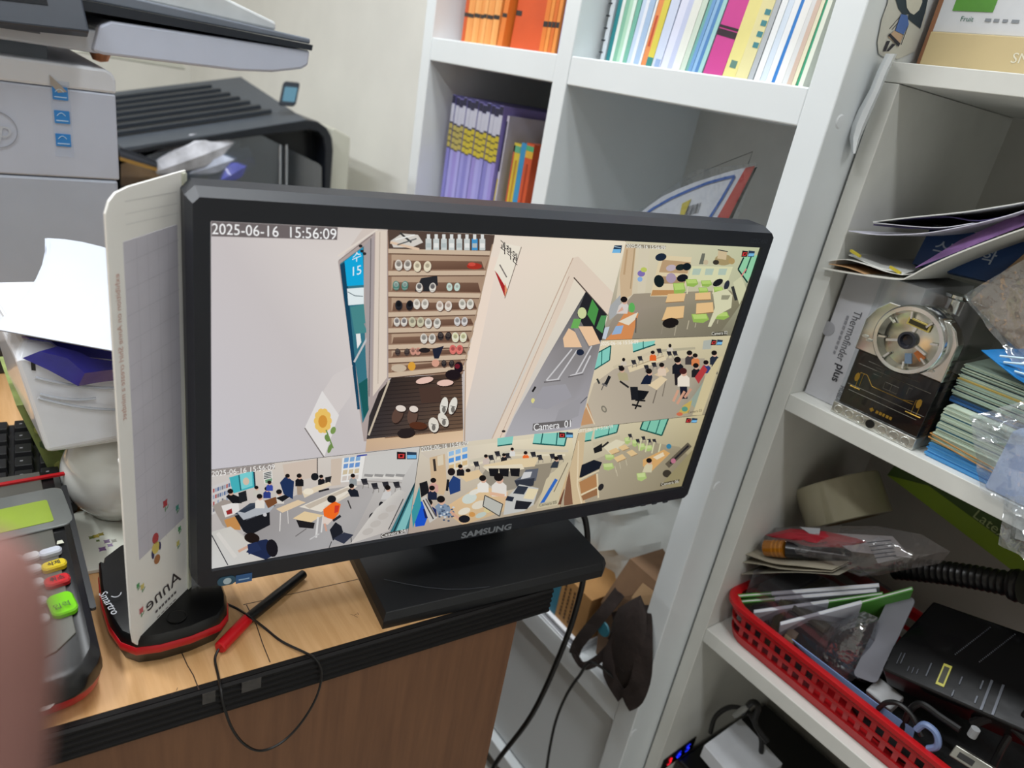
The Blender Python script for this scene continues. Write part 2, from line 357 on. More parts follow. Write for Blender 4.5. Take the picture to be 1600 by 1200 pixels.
# ------------------------------------------------------------------ the picture on the screen
SRC = [(329, 345), (1188, 384), (1063, 762), (331, 888)]
DST = [(-SW / 2, SH / 2), (SW / 2, SH / 2), (SW / 2, -SH / 2), (-SW / 2, -SH / 2)]
def homog(src, dst):
    import numpy as np
    A = []; b = []
    for (x, y), (u, v) in zip(src, dst):
        A += [[x, y, 1, 0, 0, 0, -u * x, -u * y], [0, 0, 0, x, y, 1, -v * x, -v * y]]; b += [u, v]
    h = np.linalg.solve(np.array(A, float), np.array(b, float)); return list(h) + [1.0]
HS = homog(SRC, DST)
def suv(x, y):
    d = HS[6] * x + HS[7] * y + 1
    return ((HS[0] * x + HS[1] * y + HS[2]) / d, (HS[3] * x + HS[4] * y + HS[5]) / d)
class Canvas:
    """flat coloured polygons lying on the screen, each a hair above the one before"""
    def __init__(s): s.v = []; s.f = []; s.c = []; s.z = 0.00012; s.clip = None
    def raw(s, uv, cols):
        if s.clip:
            x0, x1, y0, y1 = s.clip; uv, cols = clip_poly(uv, cols, x0, x1, y0, y1)
            if len(uv) < 3: return
        k = len(s.v); s.v += [V(u, v, s.z) for u, v in uv]; s.f.append(list(range(k, k + len(uv)))); s.c += cols
        s.z += 2.2e-6
    def poly(s, pts, c):
        """c: one colour or one per corner, as 0-255 triples"""
        cc = [c] * len(pts) if not isinstance(c[0], (list, tuple)) else list(c)
        s.raw([suv(*p) for p in pts], [lin([q / 255 for q in x]) for x in cc])
    def ell(s, x, y, rx, ry, c, rot=0, n=14):
        a = math.radians(rot); ca, sa = math.cos(a), math.sin(a)
        s.poly([(x + rx * math.cos(t) * ca - ry * math.sin(t) * sa, y + rx * math.cos(t) * sa + ry * math.sin(t) * ca) for t in [2 * math.pi * k / n for k in range(n)]], c)
    def line(s, pts, wd, c):
        for (x0, y0), (x1, y1) in zip(pts[:-1], pts[1:]):
            L = math.hypot(x1 - x0, y1 - y0) or 1; nx, ny = -(y1 - y0) / L * wd / 2, (x1 - x0) / L * wd / 2
            s.poly([(x0 - nx, y0 - ny), (x1 - nx, y1 - ny), (x1 + nx, y1 + ny), (x0 + nx, y0 + ny)], c)
    def text(s, t, p0, p1, hpx, c, sx=1.0):
        """text running from photo point p0 to p1 (left end, right end) with cap height hpx in photo pixels"""
        vs, fs = textgeo(t, 1.0, 'LEFT'); x1 = max(v.x for v in vs); x0 = min(v.x for v in vs)
        yc = (max(v.y for v in vs) + min(v.y for v in vs)) / 2; hh = max(v.y for v in vs) - min(v.y for v in vs)
        dx, dy = p1[0] - p0[0], p1[1] - p0[1]
        col = lin([q / 255 for q in c]); k = len(s.v)
        for v in vs:
            a = (v.x - x0) / (x1 - x0); b = -(v.y - yc) / hh * hpx
            u, w_ = suv(p0[0] + dx * a - 0.0 * b, p0[1] + dy * a + b); s.v.append(V(u, w_, s.z)); s.c.append(col)
        s.f += [[i + k for i in f] for f in fs]; s.z += 2.2e-6
def clip_poly(uv, cols, x0, x1, y0, y1):
    P = [(u, v, c) for (u, v), c in zip(uv, cols)]
    for ax, lim, sg in ((0, x0, 1), (0, x1, -1), (1, y0, 1), (1, y1, -1)):
        out = []
        for i in range(len(P)):
            a, b = P[i], P[(i + 1) % len(P)]; da, db = sg * (a[ax] - lim), sg * (b[ax] - lim)
            if da >= 0: out.append(a)
            if (da < 0) != (db < 0):
                t = da / (da - db); out.append((a[0] + (b[0] - a[0]) * t, a[1] + (b[1] - a[1]) * t, [p + (q - p) * t for p, q in zip(a[2], b[2])]))
        P = out
        if not P: break
    return [(p[0], p[1]) for p in P], [p[2] for p in P]
cv = Canvas()
def feed(i0, i1, j0, j1):
    """clip to a cell of the 3 x 3 split; columns from the left, rows from the top"""
    cv.clip = (-SW / 2 + SW * i0 / 3 + 0.0002, -SW / 2 + SW * i1 / 3 - 0.0002, SH / 2 - SH * j1 / 3 + 0.0002, SH / 2 - SH * j0 / 3 - 0.0002)
    cv.z = 0.00012
    x0, x1, y0, y1 = cv.clip
    return x0, x1, y0, y1
def fill(c00, c10, c11, c01):
    x0, x1, y0, y1 = cv.clip
    cv.raw([(x0, y1), (x1, y1), (x1, y0), (x0, y0)], [lin([q / 255 for q in c]) for c in (c00, c10, c11, c01)])
def person(x, y, s, shirt, hair=(28, 24, 24), lean=0, legs=None, face=True):
    """small seated or standing figure: s = head radius in photo pixels"""
    if legs: cv.poly([(x - s * .9 + lean, y + s * 3.4), (x + s * .9 + lean, y + s * 3.4), (x + s * 1.0 + lean, y + s * 6.6), (x - s * .7 + lean, y + s * 6.6)], legs)
    cv.poly([(x - s * .5, y + s * .7), (x + s * .6, y + s * .7), (x + s * 1.5 + lean * .5, y + s * 1.5), (x + s * 1.5 + lean, y + s * 3.6), (x - s * 1.4 + lean, y + s * 3.6), (x - s * 1.4, y + s * 1.5)], shirt)
    if face: cv.ell(x + s * .15, y + s * .35, s * .75, s * .8, (214, 172, 150), n=10)
    cv.ell(x - s * .05, y - s * .15, s * .92, s * .8, hair, n=12)
def seat(x, y, s=5, c=(44, 44, 50)):
    cv.poly([(x - s, y - s * .7), (x + s * .6, y - s * .85), (x + s * .8, y + s * .25), (x - s * .6, y + s * .4)], c)
    cv.poly([(x - s * .6, y + s * .4), (x + s * .8, y + s * .25), (x + s * 1.1, y + s * .7), (x - s * .3, y + s * .9)], (64, 62, 66))
    cv.line([(x - s * .3, y + s * .9), (x - s * .5, y + s * 1.9)], .9, (128, 122, 116)); cv.line([(x + s, y + s * .7), (x + s * 1.0, y + s * 1.7)], .9, (128, 122, 116))
def chair(x, y, s, c=(34, 33, 36)):
    cv.poly([(x - s, y - s), (x + s * .8, y - s * 1.1), (x + s, y + s * .3), (x - s * .7, y + s * .5)], c)
    cv.line([(x - s * .6, y + s * .4), (x - s * .8, y + s * 1.8)], 1, (90, 88, 88)); cv.line([(x + s * .8, y + s * .3), (x + s * .9, y + s * 1.7)], 1, (90, 88, 88))
def icon(x, y, w, h, skew=0):
    cv.poly([(x, y), (x + w, y + 1), (x + w - skew, y + h), (x - skew, y + h)], (30, 26, 30)); cv.poly([(x + w * .15, y + h * .3), (x + w * .85, y + h * .3), (x + w * .8 - skew, y + h * .85), (x + w * .15 - skew, y + h * .85)], (205, 60, 58))
    cv.poly([(x + w * .33, y + h * .42), (x + w * .67, y + h * .42), (x + w * .62 - skew * .6, y + h * .72), (x + w * .33 - skew * .6, y + h * .72)], (60, 20, 24))
    cv.poly([(x + w * 1.1, y), (x + w * 2.2, y + 1), (x + w * 2.2 - skew, y + h), (x + w * 1.1 - skew, y + h)], (44, 62, 84)); cv.poly([(x + w * 1.15, y + h * .45), (x + w * 2.15, y + h * .45), (x + w * 2.15 - skew, y + h * .9), (x + w * 1.15 - skew, y + h * .9)], (118, 182, 224))
# ---- main feed: entrance with shoe shelves
feed(0, 2, 0, 2)
fill((203, 192, 190), (232, 216, 192), (196, 188, 182), (196, 192, 198))
cv.poly([(329, 345), (565, 356), (529, 408), (570, 690), (560, 740), (329, 740)], [(206, 199, 199), (217, 208, 202), (221, 213, 208), (203, 196, 195), (198, 193, 195), (202, 199, 205)])
cv.poly([(526, 408), (584, 360), (604, 360), (604, 600), (573, 690), (566, 690)], (176, 162, 158))       # door frame
cv.line([(526, 400), (587, 358)], 3, (226, 216, 206)); cv.line([(527, 407), (580, 366)], 1, (120, 108, 104))
cv.poly([(529, 412), (566, 384), (566, 470), (569, 560), (574, 640), (564, 662), (556, 590)], (58, 118, 134))
cv.poly([(529, 414), (538, 408), (543, 470), (560, 640), (556, 640)], (26, 70, 96))
cv.poly([(536, 408), (564, 387), (566, 445), (540, 447)], (22, 170, 222))
cv.text('수', (548, 404), (562, 398), 15, (235, 248, 252)); cv.text('15', (549, 424), (562, 421), 14, (235, 248, 252))
cv.poly([(540, 451), (566, 449), (566, 475), (542, 477)], (228, 238, 240)); cv.line([(541, 456), (552, 462), (565, 463)], 1.2, (70, 90, 96))
cv.poly([(552, 505), (558, 500), (562, 535), (556, 545)], (236, 236, 234))
cv.poly([(545, 480), (566, 475), (570, 520), (552, 522)], (74, 138, 140)); cv.poly([(558, 600), (573, 590), (574, 640), (566, 655)], (30, 92, 92))
cv.line([(551, 566), (575, 521)], 3, (196, 196, 198)); cv.line([(574, 520), (568, 505)], 4, (150, 148, 150))
cv.poly([(566, 384), (582, 368), (578, 600), (573, 640)], (170, 160, 160)); cv.line([(577, 372), (574, 620)], 1.2, (96, 90, 92))
for (x, y) in ((561, 384), (567, 396), (563, 392)): cv.ell(x, y, 3, 2.4, (44, 42, 44))
cv.poly([(584, 360), (602, 360), (602, 590), (580, 620)], (222, 208, 194)); cv.line([(591, 362), (588, 600)], 1, (180, 166, 152))
cv.poly([(603, 358), (770, 366), (760, 410), (722, 572), (720, 585), (604, 588)], (150, 120, 100))       # shoe shelf
cv.poly([(603, 358), (770, 366), (766, 392), (605, 388)], (86, 70, 62))
cv.poly([(609, 395), (748, 398), (742, 420), (609, 420)], (128, 100, 82)); cv.poly([(640, 400), (744, 402), (741, 415), (640, 414)], (96, 70, 56))
rows = [(388, 391), (423, 422), (456, 458), (488, 484), (513, 509), (539, 535), (560, 554), (583, 571)]
for k, (yl, yr) in enumerate(rows):
    xr = 763 - k * 5.6
    if k: 
        yp = rows[k - 1]; cv.poly([(609, yp[0] + 9), (xr + 4, yp[1] + 9), (xr - 4, yr - 3), (609, yl - 3)], [(186, 160, 136), (168, 142, 120), (176, 146, 122), (184, 156, 132)])
        cv.poly([(612, (yp[0] + yl) / 2 + 1), (xr - 8, (yp[1] + yr) / 2 + 1), (xr - 4, yr - 2), (610, yl - 2)], [(132, 102, 84), (116, 88, 72), (98, 70, 56), (112, 84, 68)])
    cv.poly([(604, yl), (xr, yr), (xr - 1, yr + 7), (604, yl + 7)], (206, 184, 160)); cv.line([(604, yl + 8), (xr - 1, yr + 8)], 1.4, (96, 72, 58))
def shoes(x, y, s, c, d=(120, 110, 104), gap=1.5):
    for q in (0, 1):
        xx = x + q * s * gap; ro = 8 if q else -4; m_ = [int(.45 * a + .55 * b) for a, b in zip(c, d)]
        cv.ell(xx + .8, y + .8, s * .72, s * 1.0, (98, 74, 62), ro); cv.ell(xx, y - .3, s * .66, s * .95, c, ro)
        cv.ell(xx, y - s * .28, s * .46, s * .52, m_, ro); cv.ell(xx, y - s * .18, s * .34, s * .36, [int(v * .8) for v in m_], ro); cv.line([(xx - s * .5, y + s * .62), (xx + s * .5, y + s * .62)], .8, m_)
W = (226, 220, 210)
cv.poly([(607, 376), (625, 364), (650, 366), (658, 378), (640, 386), (612, 386)], (214, 208, 200)); cv.line([(607, 378), (652, 389)], 4, (224, 196, 170)); cv.line([(622, 363), (640, 378)], 3, (60, 60, 60)); cv.line([(645, 366), (615, 374)], 2, (235, 235, 232)); cv.line([(618, 382), (648, 372)], 2, (90, 92, 92))
for k in range(8): 
    x = 662 + k * 12; cv.poly([(x, 372), (x + 9, 372), (x + 9, 390), (x, 390)], (202, 208, 206) if k != 6 else (70, 150, 205)); cv.poly([(x + 2, 365), (x + 7, 365), (x + 7, 373), (x + 2, 373)], (222, 224, 222)); cv.poly([(x + 1, 379), (x + 8, 379), (x + 8, 386), (x + 1, 386)], (232, 232, 228) if k % 2 else (180, 190, 190))
shoes(620, 414, 9, W, gap=1.55); shoes(649, 416, 9, (232, 222, 196), (206, 190, 160), gap=1.75); cv.ell(738, 415, 12, 5, (168, 52, 40)); cv.ell(734, 412, 6, 3, (206, 80, 66))
shoes(616, 446, 8, (86, 132, 120), (230, 230, 224), gap=1.7); cv.poly([(645, 455), (655, 434), (680, 430), (681, 445), (668, 455)], (44, 44, 48)); shoes(652, 449, 8, W, (50, 50, 54), gap=2.6); shoes(699, 448, 7, (190, 214, 202), W, gap=1.7)
shoes(620, 477, 8.5, (40, 40, 46), (20, 20, 24), gap=2); shoes(648, 475, 8.5, W, (196, 188, 176), gap=1.5); shoes(684, 478, 8.5, W, (206, 176, 160), gap=1.55); shoes(719, 475, 8.5, W, (186, 186, 170), gap=1.45)
shoes(617, 503, 7.5, W, (90, 86, 92), gap=1.5); shoes(641, 503, 8.5, (206, 200, 172), (170, 164, 142), gap=1.5); shoes(666, 505, 8.5, W, (160, 158, 150), gap=1.6); shoes(711, 502, 7.5, (216, 212, 210), (150, 148, 146), gap=1.5)
shoes(659, 529, 8.5, W, (130, 128, 124), gap=1.5); shoes(685, 525, 7, (36, 32, 36), gap=1.7); shoes(708, 527, 8.5, (226, 224, 202), (214, 210, 150), gap=1.45)
shoes(618, 550, 6, (56, 46, 46), gap=2.4); shoes(642, 549, 6.5, (208, 150, 132), (150, 110, 100), gap=1.2); cv.ell(660, 547, 9, 4, (40, 34, 36)); cv.poly([(672, 545), (690, 540), (682, 560), (675, 560)], (36, 40, 56)); shoes(704, 546, 8, (222, 122, 112), (200, 92, 90), gap=1.3)
cv.ell(620, 575, 12, 6, (200, 182, 160)); cv.ell(640, 572, 6, 7, (220, 160, 60)); cv.ell(677, 567, 6, 6, (216, 160, 138)); shoes(690, 568, 6, (34, 30, 34), gap=2); cv.ell(713, 574, 7, 9, (30, 22, 30)); cv.ell(711, 572, 4, 4, (112, 30, 44))
cv.poly([(609, 590), (718, 583), (720, 671), (570, 686), (574, 650), (589, 612)], [(52, 44, 42), (86, 66, 54), (112, 88, 70), (58, 54, 56), (52, 50, 52), (48, 42, 42)])
for k in range(14): cv.line([(600 - k * 2.2, 598 + k * 6.4), (719, 590 + k * 6)], .8, (40, 34, 34))
cv.poly([(651, 606), (684, 604), (686, 628), (655, 630)], (78, 58, 50)); cv.poly([(570, 686), (720, 671), (722, 690), (568, 706)], [(206, 176, 144), (216, 188, 154), (226, 196, 164), (200, 172, 146)]); cv.line([(598, 684), (719, 672)], 1.4, (120, 88, 66))
cv.line([(573, 680), (605, 594)], 3, (200, 186, 166))
for x, y, rx, ry, ro, c in ((660, 594, 14, 5, -12, (232, 196, 182)), (692, 598, 13, 5, -4, (232, 196, 182)), (704, 585, 12, 8, 0, (34, 26, 30)), (618, 648, 8, 14, 24, (96, 72, 62)), (641, 650, 8, 14, 10, (98, 74, 64)), (623, 638, 8, 5, 10, (226, 214, 204)), (643, 639, 7, 5, 10, (226, 214, 204)), (690, 634, 6, 14, 10, (226, 222, 212)), (704, 634, 6, 14, 16, (226, 222, 212)), (674, 664, 8, 12, -10, (224, 218, 206)), (689, 656, 7, 12, -30, (224, 218, 206)), (650, 665, 14, 6, 5, (88, 50, 34)), (631, 676, 14, 7, -8, (44, 36, 36))):
    cv.ell(x + 1, y + 2, rx, ry, (46, 34, 30), ro); cv.ell(x, y, rx, ry, c, ro)
for x, y in ((690, 640), (704, 640), (674, 668), (690, 660)): cv.ell(x, y, 3, 5, (118, 114, 108)); cv.line([(x - 4, y - 6), (x + 4, y - 4)], 1, (90, 88, 84))
cv.poly([(770, 366), (990, 376), (960, 480), (905, 690), (720, 690), (722, 585), (760, 410)], [(232, 220, 205), (236, 226, 203), (222, 213, 198), (196, 191, 188), (207, 201, 197), (221, 208, 198), (236, 220, 206)])
cv.poly([(762, 400), (775, 400), (738, 580), (724, 640), (722, 580)], (238, 220, 204)); cv.line([(766, 380), (724, 560), (722, 690)], 1.6, (176, 150, 126))
cv.poly([(782, 378), (811, 384), (785, 465), (768, 420)], (238, 230, 214)); cv.line([(811, 384), (785, 465)], 1.2, (130, 118, 108)); cv.poly([(769, 421), (774, 427), (789, 452), (785, 463)], (170, 44, 46)); cv.poly([(785, 440), (789, 452), (785, 463)], (226, 150, 110))
cv.text('과학원', (778, 380), (804, 404), 19, (36, 30, 34)); cv.text('과학원', (778.6, 380.5), (804.6, 404.5), 19, (36, 30, 34)); cv.line([(777, 412), (788, 432)], 2, (120, 112, 108))
cv.poly([(892, 401), (900, 399), (955, 456), (950, 490), (936, 498), (895, 432), (880, 470), (780, 690), (762, 690), (858, 500)], [(226, 209, 191)] * 10)
cv.line([(892, 401), (763, 690)], 1.5, (196, 172, 152)); cv.line([(886, 430), (775, 690)], 1, (190, 166, 148)); cv.line([(893, 432), (946, 492)], 2, (90, 78, 70))
cv.poly([(912, 454), (944, 490), (934, 540), (905, 668), (782, 690), (800, 650), (850, 560)], [(70, 72, 74), (110, 104, 100), (140, 136, 138), (170, 168, 174), (178, 176, 180), (170, 168, 172), (150, 146, 148)])
cv.poly([(912, 454), (944, 490), (940, 530), (922, 534), (898, 490)], (40, 40, 44)); cv.poly([(922, 466), (932, 482), (925, 508), (914, 490)], (78, 150, 76)); cv.poly([(936, 492), (945, 492), (938, 520), (928, 512)], (84, 146, 90)); cv.ell(906, 488, 7, 9, (206, 214, 160)); cv.poly([(893, 497), (905, 497), (900, 512), (888, 512)], (110, 176, 92))
cv.poly([(885, 512), (895, 518), (906, 542), (878, 542), (876, 528)], (236, 198, 160)); cv.poly([(900, 509), (922, 509), (935, 536), (917, 540)], (236, 198, 160)); cv.poly([(893, 512), (900, 512), (917, 545), (910, 552)], (146, 142, 142))
for a in (((890, 545), (850, 594)), ((898, 547), (868, 592)), ((921, 540), (895, 586)), ((850, 595), (870, 592)), ((887, 587), (906, 582)), ((906, 582), (919, 555))): cv.line(list(a), 2.2, (206, 204, 206))
cv.line([(846, 597), (872, 594)], 2, (110, 106, 108)); cv.line([(884, 589), (908, 584)], 2, (110, 106, 108)); cv.ell(903, 550, 6, 5, (34, 42, 62)); cv.line([(828, 612), (833, 604)], 3, (30, 28, 28)); cv.ell(829, 626, 3, 4, (222, 214, 140)); cv.line([(888, 645), (914, 620)], 1.4, (90, 90, 96)); cv.ell(783, 674, 3, 2, (50, 44, 42))
cv.poly([(844, 604), (880, 600), (890, 620), (850, 640), (826, 636)], (160, 158, 164)); cv.poly([(870, 640), (905, 620), (900, 650), (860, 668)], (158, 156, 160))
cv.poly([(499, 616), (519, 585), (548, 570), (545, 618), (516, 660)], (212, 205, 203))
cv.poly([(474, 668), (501, 610), (527, 648), (504, 714)], (228, 224, 222)); cv.line([(474, 668), (504, 714)], 1.8, (120, 112, 110))
for k in range(10): cv.ell(502 + 9 * math.cos(k * .628), 657 + 14 * math.sin(k * .628), 5, 6, (236, 196, 104))
cv.ell(502, 658, 7, 10, (214, 150, 62)); cv.line([(507, 671), (518, 700)], 2, (106, 140, 72)); cv.ell(518, 672, 4, 6, (124, 152, 84), 20); cv.ell(509, 684, 4, 6, (112, 142, 78), -20); cv.ell(513, 700, 3, 8, (112, 142, 78), 20)
icon_main = [(957, 381), (969, 381), (967, 393), (953, 393)]
cv.poly(icon_main, (40, 60, 84)); cv.poly([(955, 387), (967, 387), (966, 393), (953, 393)], (116, 182, 226)); cv.line([(957, 383), (967, 385)], 1, (190, 210, 220))
cv.poly([(330, 345.5), (525, 354), (524, 374), (330, 369)], (112, 104, 104)); cv.text('2025-06-16  15:56:09', (331, 357), (523, 365), 17, (250, 250, 250))
cv.poly([(829, 662), (890, 656), (886, 667), (828, 673)], (108, 104, 104)); cv.text('Camera  01', (830, 668), (888, 662), 11, (245, 245, 245))
# ---- upper right feed: classroom with green chairs
feed(2, 3, 0, 1)
fill((214, 206, 178), (196, 200, 166), (128, 124, 104), (150, 140, 126))
cv.poly([(972, 378), (1190, 386), (1170, 430), (1150, 470), (960, 470)], [(220, 208, 182), (190, 196, 160), (186, 190, 156), (192, 190, 158), (214, 200, 176)])
cv.poly([(975, 380), (992, 380), (985, 460), (968, 470), (966, 430)], (206, 180, 146)); cv.line([(978, 388), (973, 428)], 3, (188, 158, 122)); cv.line([(990, 384), (983, 450)], 2, (176, 152, 118)); cv.poly([(996, 384), (1014, 384), (1006, 456), (994, 462)], (214, 204, 180))
cv.poly([(988, 458), (1140, 452), (1160, 470), (1110, 540), (930, 540), (960, 490)], [(160, 148, 130), (150, 142, 118), (130, 126, 100), (120, 114, 98), (146, 136, 122), (158, 146, 132)])
cv.poly([(948, 480), (967, 460), (968, 485), (950, 500)], (170, 172, 172)); cv.poly([(954, 520), (975, 486), (996, 489), (985, 530), (976, 538), (936, 538)], (214, 142, 88)); cv.poly([(964, 502), (995, 487), (990, 499), (980, 508)], (228, 218, 198)); cv.poly([(960, 509), (972, 508), (968, 521), (953, 523)], (150, 178, 212)); cv.line([(992, 496), (991, 520)], 2, (100, 92, 84)); cv.poly([(940, 512), (950, 510), (944, 530), (936, 528)], (196, 204, 214))
cv.ell(985, 480, 5, 8, (96, 176, 92)); person(973, 468, 6, (214, 206, 200), lean=-4); cv.poly([(962, 488), (970, 478), (972, 484)], (214, 170, 150))
cv.poly([(1030, 397), (1080, 400), (1066, 462), (1014, 462), (1022, 430)], (222, 206, 170)); cv.poly([(1034, 404), (1078, 408), (1073, 426), (1028, 424)], (186, 156, 120)); cv.poly([(1028, 430), (1072, 432), (1068, 442), (1026, 442)], (170, 142, 110)); cv.poly([(1018, 452), (1060, 452), (1056, 460), (1015, 461)], (190, 142, 92))
for x, y, rx, ry, c in ((1031, 400, 9, 6, (32, 44, 60)), (1047, 417, 8, 5, (190, 176, 184)), (1062, 416, 8, 5, (30, 40, 40)), (1072, 415, 7, 6, (24, 32, 38)), (1028, 438, 8, 10, (26, 36, 38)), (1047, 433, 8, 8, (170, 152, 172)), (1065, 433, 9, 6, (26, 28, 36))): cv.ell(x, y, rx, ry, c, -12)
cv.ell(1000, 426, 6, 5, (130, 112, 176)); cv.ell(1004, 420, 5, 4, (190, 200, 100)); cv.ell(998, 435, 4, 4, (140, 176, 220))
cv.poly([(1080, 414), (1145, 415), (1136, 440), (1072, 438)], (216, 216, 176)); 
for x in (1082, 1102, 1123): cv.poly([(x, 418), (x + 13, 418), (x + 10, 428), (x - 2, 428)], (178, 196, 180)); cv.line([(x - 6, 440), (x - 10, 458)], 2, (222, 214, 180))
cv.poly([(1096, 394), (1101, 394), (1098, 411), (1091, 411)], (110, 112, 100)); cv.ell(1102, 408, 4, 4, (196, 180, 150)); cv.ell(1130, 404, 14, 9, (166, 148, 106)); cv.poly([(1122, 388), (1136, 390), (1134, 404), (1120, 402)], (206, 186, 150)); cv.ell(1143, 406, 5, 5, (176, 150, 100)); cv.ell(1118, 408, 5, 4, (60, 56, 48)); cv.line([(1121, 388), (1137, 391)], 1.5, (56, 60, 56))
for x, y, rx, ry in ((1080, 441, 10, 6), (1103, 442, 9, 5), (1060, 451, 10, 10), (1098, 453, 8, 5), (1093, 497, 14, 7), (1127, 493, 12, 6), (1122, 452, 8, 5)): cv.poly([(x - rx, y - ry), (x + rx * .7, y - ry * 1.1), (x + rx, y + ry * .2), (x + rx * .3, y + ry), (x - rx * .8, y + ry * .8)], (150, 184, 88)); cv.poly([(x - rx * .9, y - ry * .9), (x + rx * .65, y - ry), (x + rx * .8, y), (x - rx * .7, y + ry * .1)], (182, 210, 116)); cv.line([(x - rx * .5, y + ry), (x - rx * .6, y + ry * 2)], 1, (190, 182, 158))
cv.ell(1121, 440, 9, 5, (30, 32, 36), -30); cv.ell(1135, 444, 4, 8, (44, 50, 60), 20)
cv.poly([(1113, 456), (1135, 450), (1144, 460), (1142, 480), (1120, 492), (1110, 510), (1105, 510), (1116, 480)], (214, 212, 178)); cv.poly([(1127, 460), (1141, 460), (1137, 467), (1126, 467)], (150, 148, 124)); cv.poly([(1145, 440), (1158, 430), (1166, 450), (1155, 475)], (206, 206, 170)); cv.line([(1144, 446), (1150, 468)], 5, (56, 58, 56))
for p in (((1042, 458), (1070, 457), (1067, 470), (1038, 472)), ((1040, 479), (1068, 477), (1066, 496), (1032, 500)), ((1085, 457), (1109, 455), (1110, 467), (1085, 468)), ((1087, 473), (1113, 471), (1114, 487), (1086, 490))): cv.poly(list(p), (230, 192, 138)); cv.line([p[3], p[2]], 1.2, (150, 116, 80))
cv.ell(1046, 504, 13, 8, (30, 26, 26), -8); cv.line([(1034, 508), (1031, 522)], 1.2, (150, 140, 124)); cv.line([(1055, 508), (1052, 524)], 1.6, (170, 160, 140)); cv.line([(1075, 500), (1072, 514)], 1.4, (190, 180, 156))
cv.poly([(1160, 400), (1186, 396), (1176, 425), (1166, 440), (1153, 420)], (146, 206, 166)); cv.line([(1162, 400), (1153, 419), (1168, 440)], 2.4, (26, 52, 50)); cv.line([(1174, 398), (1164, 425)], 2, (26, 62, 56)); cv.line([(1166, 418), (1158, 430)], 2, (216, 136, 130))
icon(1160, 389, 9, 10, 2); cv.poly([(976, 379), (1039, 382), (1038, 387), (975, 385)], (150, 142, 124)); cv.text('2025-06-16 15:56:09', (976, 382), (1038, 385), 5.5, (250, 248, 238)); cv.poly([(1112, 519), (1136, 517), (1135, 523), (1111, 525)], (60, 56, 46)); cv.text('Camera 02', (1111, 521), (1136, 519), 5, (236, 234, 220))
# ---- middle right feed: crowded study room
feed(2, 3, 1, 2)
fill((226, 212, 182), (206, 196, 160), (160, 150, 126), (206, 192, 170))
cv.poly([(925, 600), (960, 575), (1040, 560), (1100, 560), (1100, 600), (1050, 655), (900, 680)], [(190, 178, 158), (182, 170, 152), (176, 164, 146), (170, 160, 140), (150, 142, 124), (168, 158, 142), (196, 184, 164)])
cv.poly([(930, 552), (952, 540), (950, 563), (926, 577)], (134, 206, 192)); cv.line([(930, 552), (952, 540), (950, 563), (926, 578)], 1.8, (20, 84, 82)); cv.line([(938, 547), (937, 572)], 1.4, (24, 96, 92))
cv.poly([(986, 536), (1022, 532), (1020, 538), (987, 550)], (134, 206, 192)); cv.line([(987, 550), (1022, 538)], 2.2, (20, 84, 82)); cv.line([(1003, 533), (1003, 546)], 1.4, (24, 96, 92))
cv.line([(956, 575), (1030, 545)], 5, (206, 194, 166)); cv.line([(980, 578), (1038, 558)], 9, (222, 206, 172)); cv.line([(985, 574), (1036, 556)], 2, (186, 170, 140)); cv.line([(1030, 548), (1085, 544)], 4, (180, 172, 146))
for x, y in ((968, 575), (988, 566), (998, 560), (1008, 574), (1020, 570), (1044, 552), (1053, 552), (1028, 548)): seat(x, y, 4.5)
for x, y in ((972, 562), (1045, 540)): cv.ell(x, y, 2.5, 3, (30, 26, 26)); cv.poly([(x - 4, y + 3), (x + 4, y + 3), (x + 5, y + 9), (x - 5, y + 9)], (206, 196, 180))
person(1018, 551, 3.6, (226, 104, 48)); person(969, 577, 5, (176, 166, 132), lean=3); cv.line([(966, 596), (980, 606)], 3, (36, 34, 36))
cv.line([(943, 603), (950, 588)], 5, (34, 36, 40)); cv.line([(938, 600), (946, 604)], 3, (120, 116, 112)); cv.line([(937, 610), (942, 598)], 1.4, (90, 86, 84)); cv.line([(930, 592), (934, 600)], 3, (50, 54, 52)); cv.ell(941, 640, 6, 4, (130, 124, 110), 60); cv.ell(941, 640, 3.5, 2, (180, 170, 150), 60)
cv.poly([(1010, 602), (1031, 588), (1041, 593), (1024, 610)], (224, 204, 168)); cv.line([(1024, 610), (1018, 631)], 1.6, (110, 100, 90)); cv.line([(1038, 596), (1033, 620)], 1.4, (120, 110, 98)); cv.poly([(1020, 586), (1040, 574), (1044, 580), (1030, 590)], (214, 192, 156))
person(1012, 581, 5.5, (26, 34, 54), lean=-6); cv.poly([(982, 605), (994, 605), (996, 625), (984, 626)], (30, 32, 36)); cv.poly([(994, 610), (1012, 612), (1004, 625), (995, 626)], (24, 26, 30)); cv.line([(996, 626), (990, 640)], 2.5, (28, 28, 30)); cv.line([(985, 633), (1000, 636)], 3, (26, 26, 28)); cv.line([(990, 626), (1006, 627)], 2.5, (26, 26, 28))
person(1032, 571, 4.6, (222, 200, 178)); person(1057, 563, 6, (28, 30, 38), legs=(36, 32, 36)); person(1076, 552, 5, (66, 60, 62)); person(1085, 556, 4.4, (214, 130, 80)); person(1086, 572, 5, (34, 34, 38)); person(1102, 567, 4.6, (52, 66, 120)); cv.poly([(1084, 590), (1098, 570), (1104, 578), (1090, 600)], (180, 62, 64)); person(1115, 552, 5, (42, 48, 62), legs=(50, 52, 66))
person(1066, 581, 6.5, (232, 222, 206), hair=(70, 34, 34), legs=(30, 32, 46)); cv.line([(1058, 610), (1050, 628)], 4, (208, 160, 134)); cv.line([(1068, 612), (1056, 632)], 4, (206, 156, 130)); cv.line([(1078, 608), (1068, 622)], 4, (202, 152, 128))
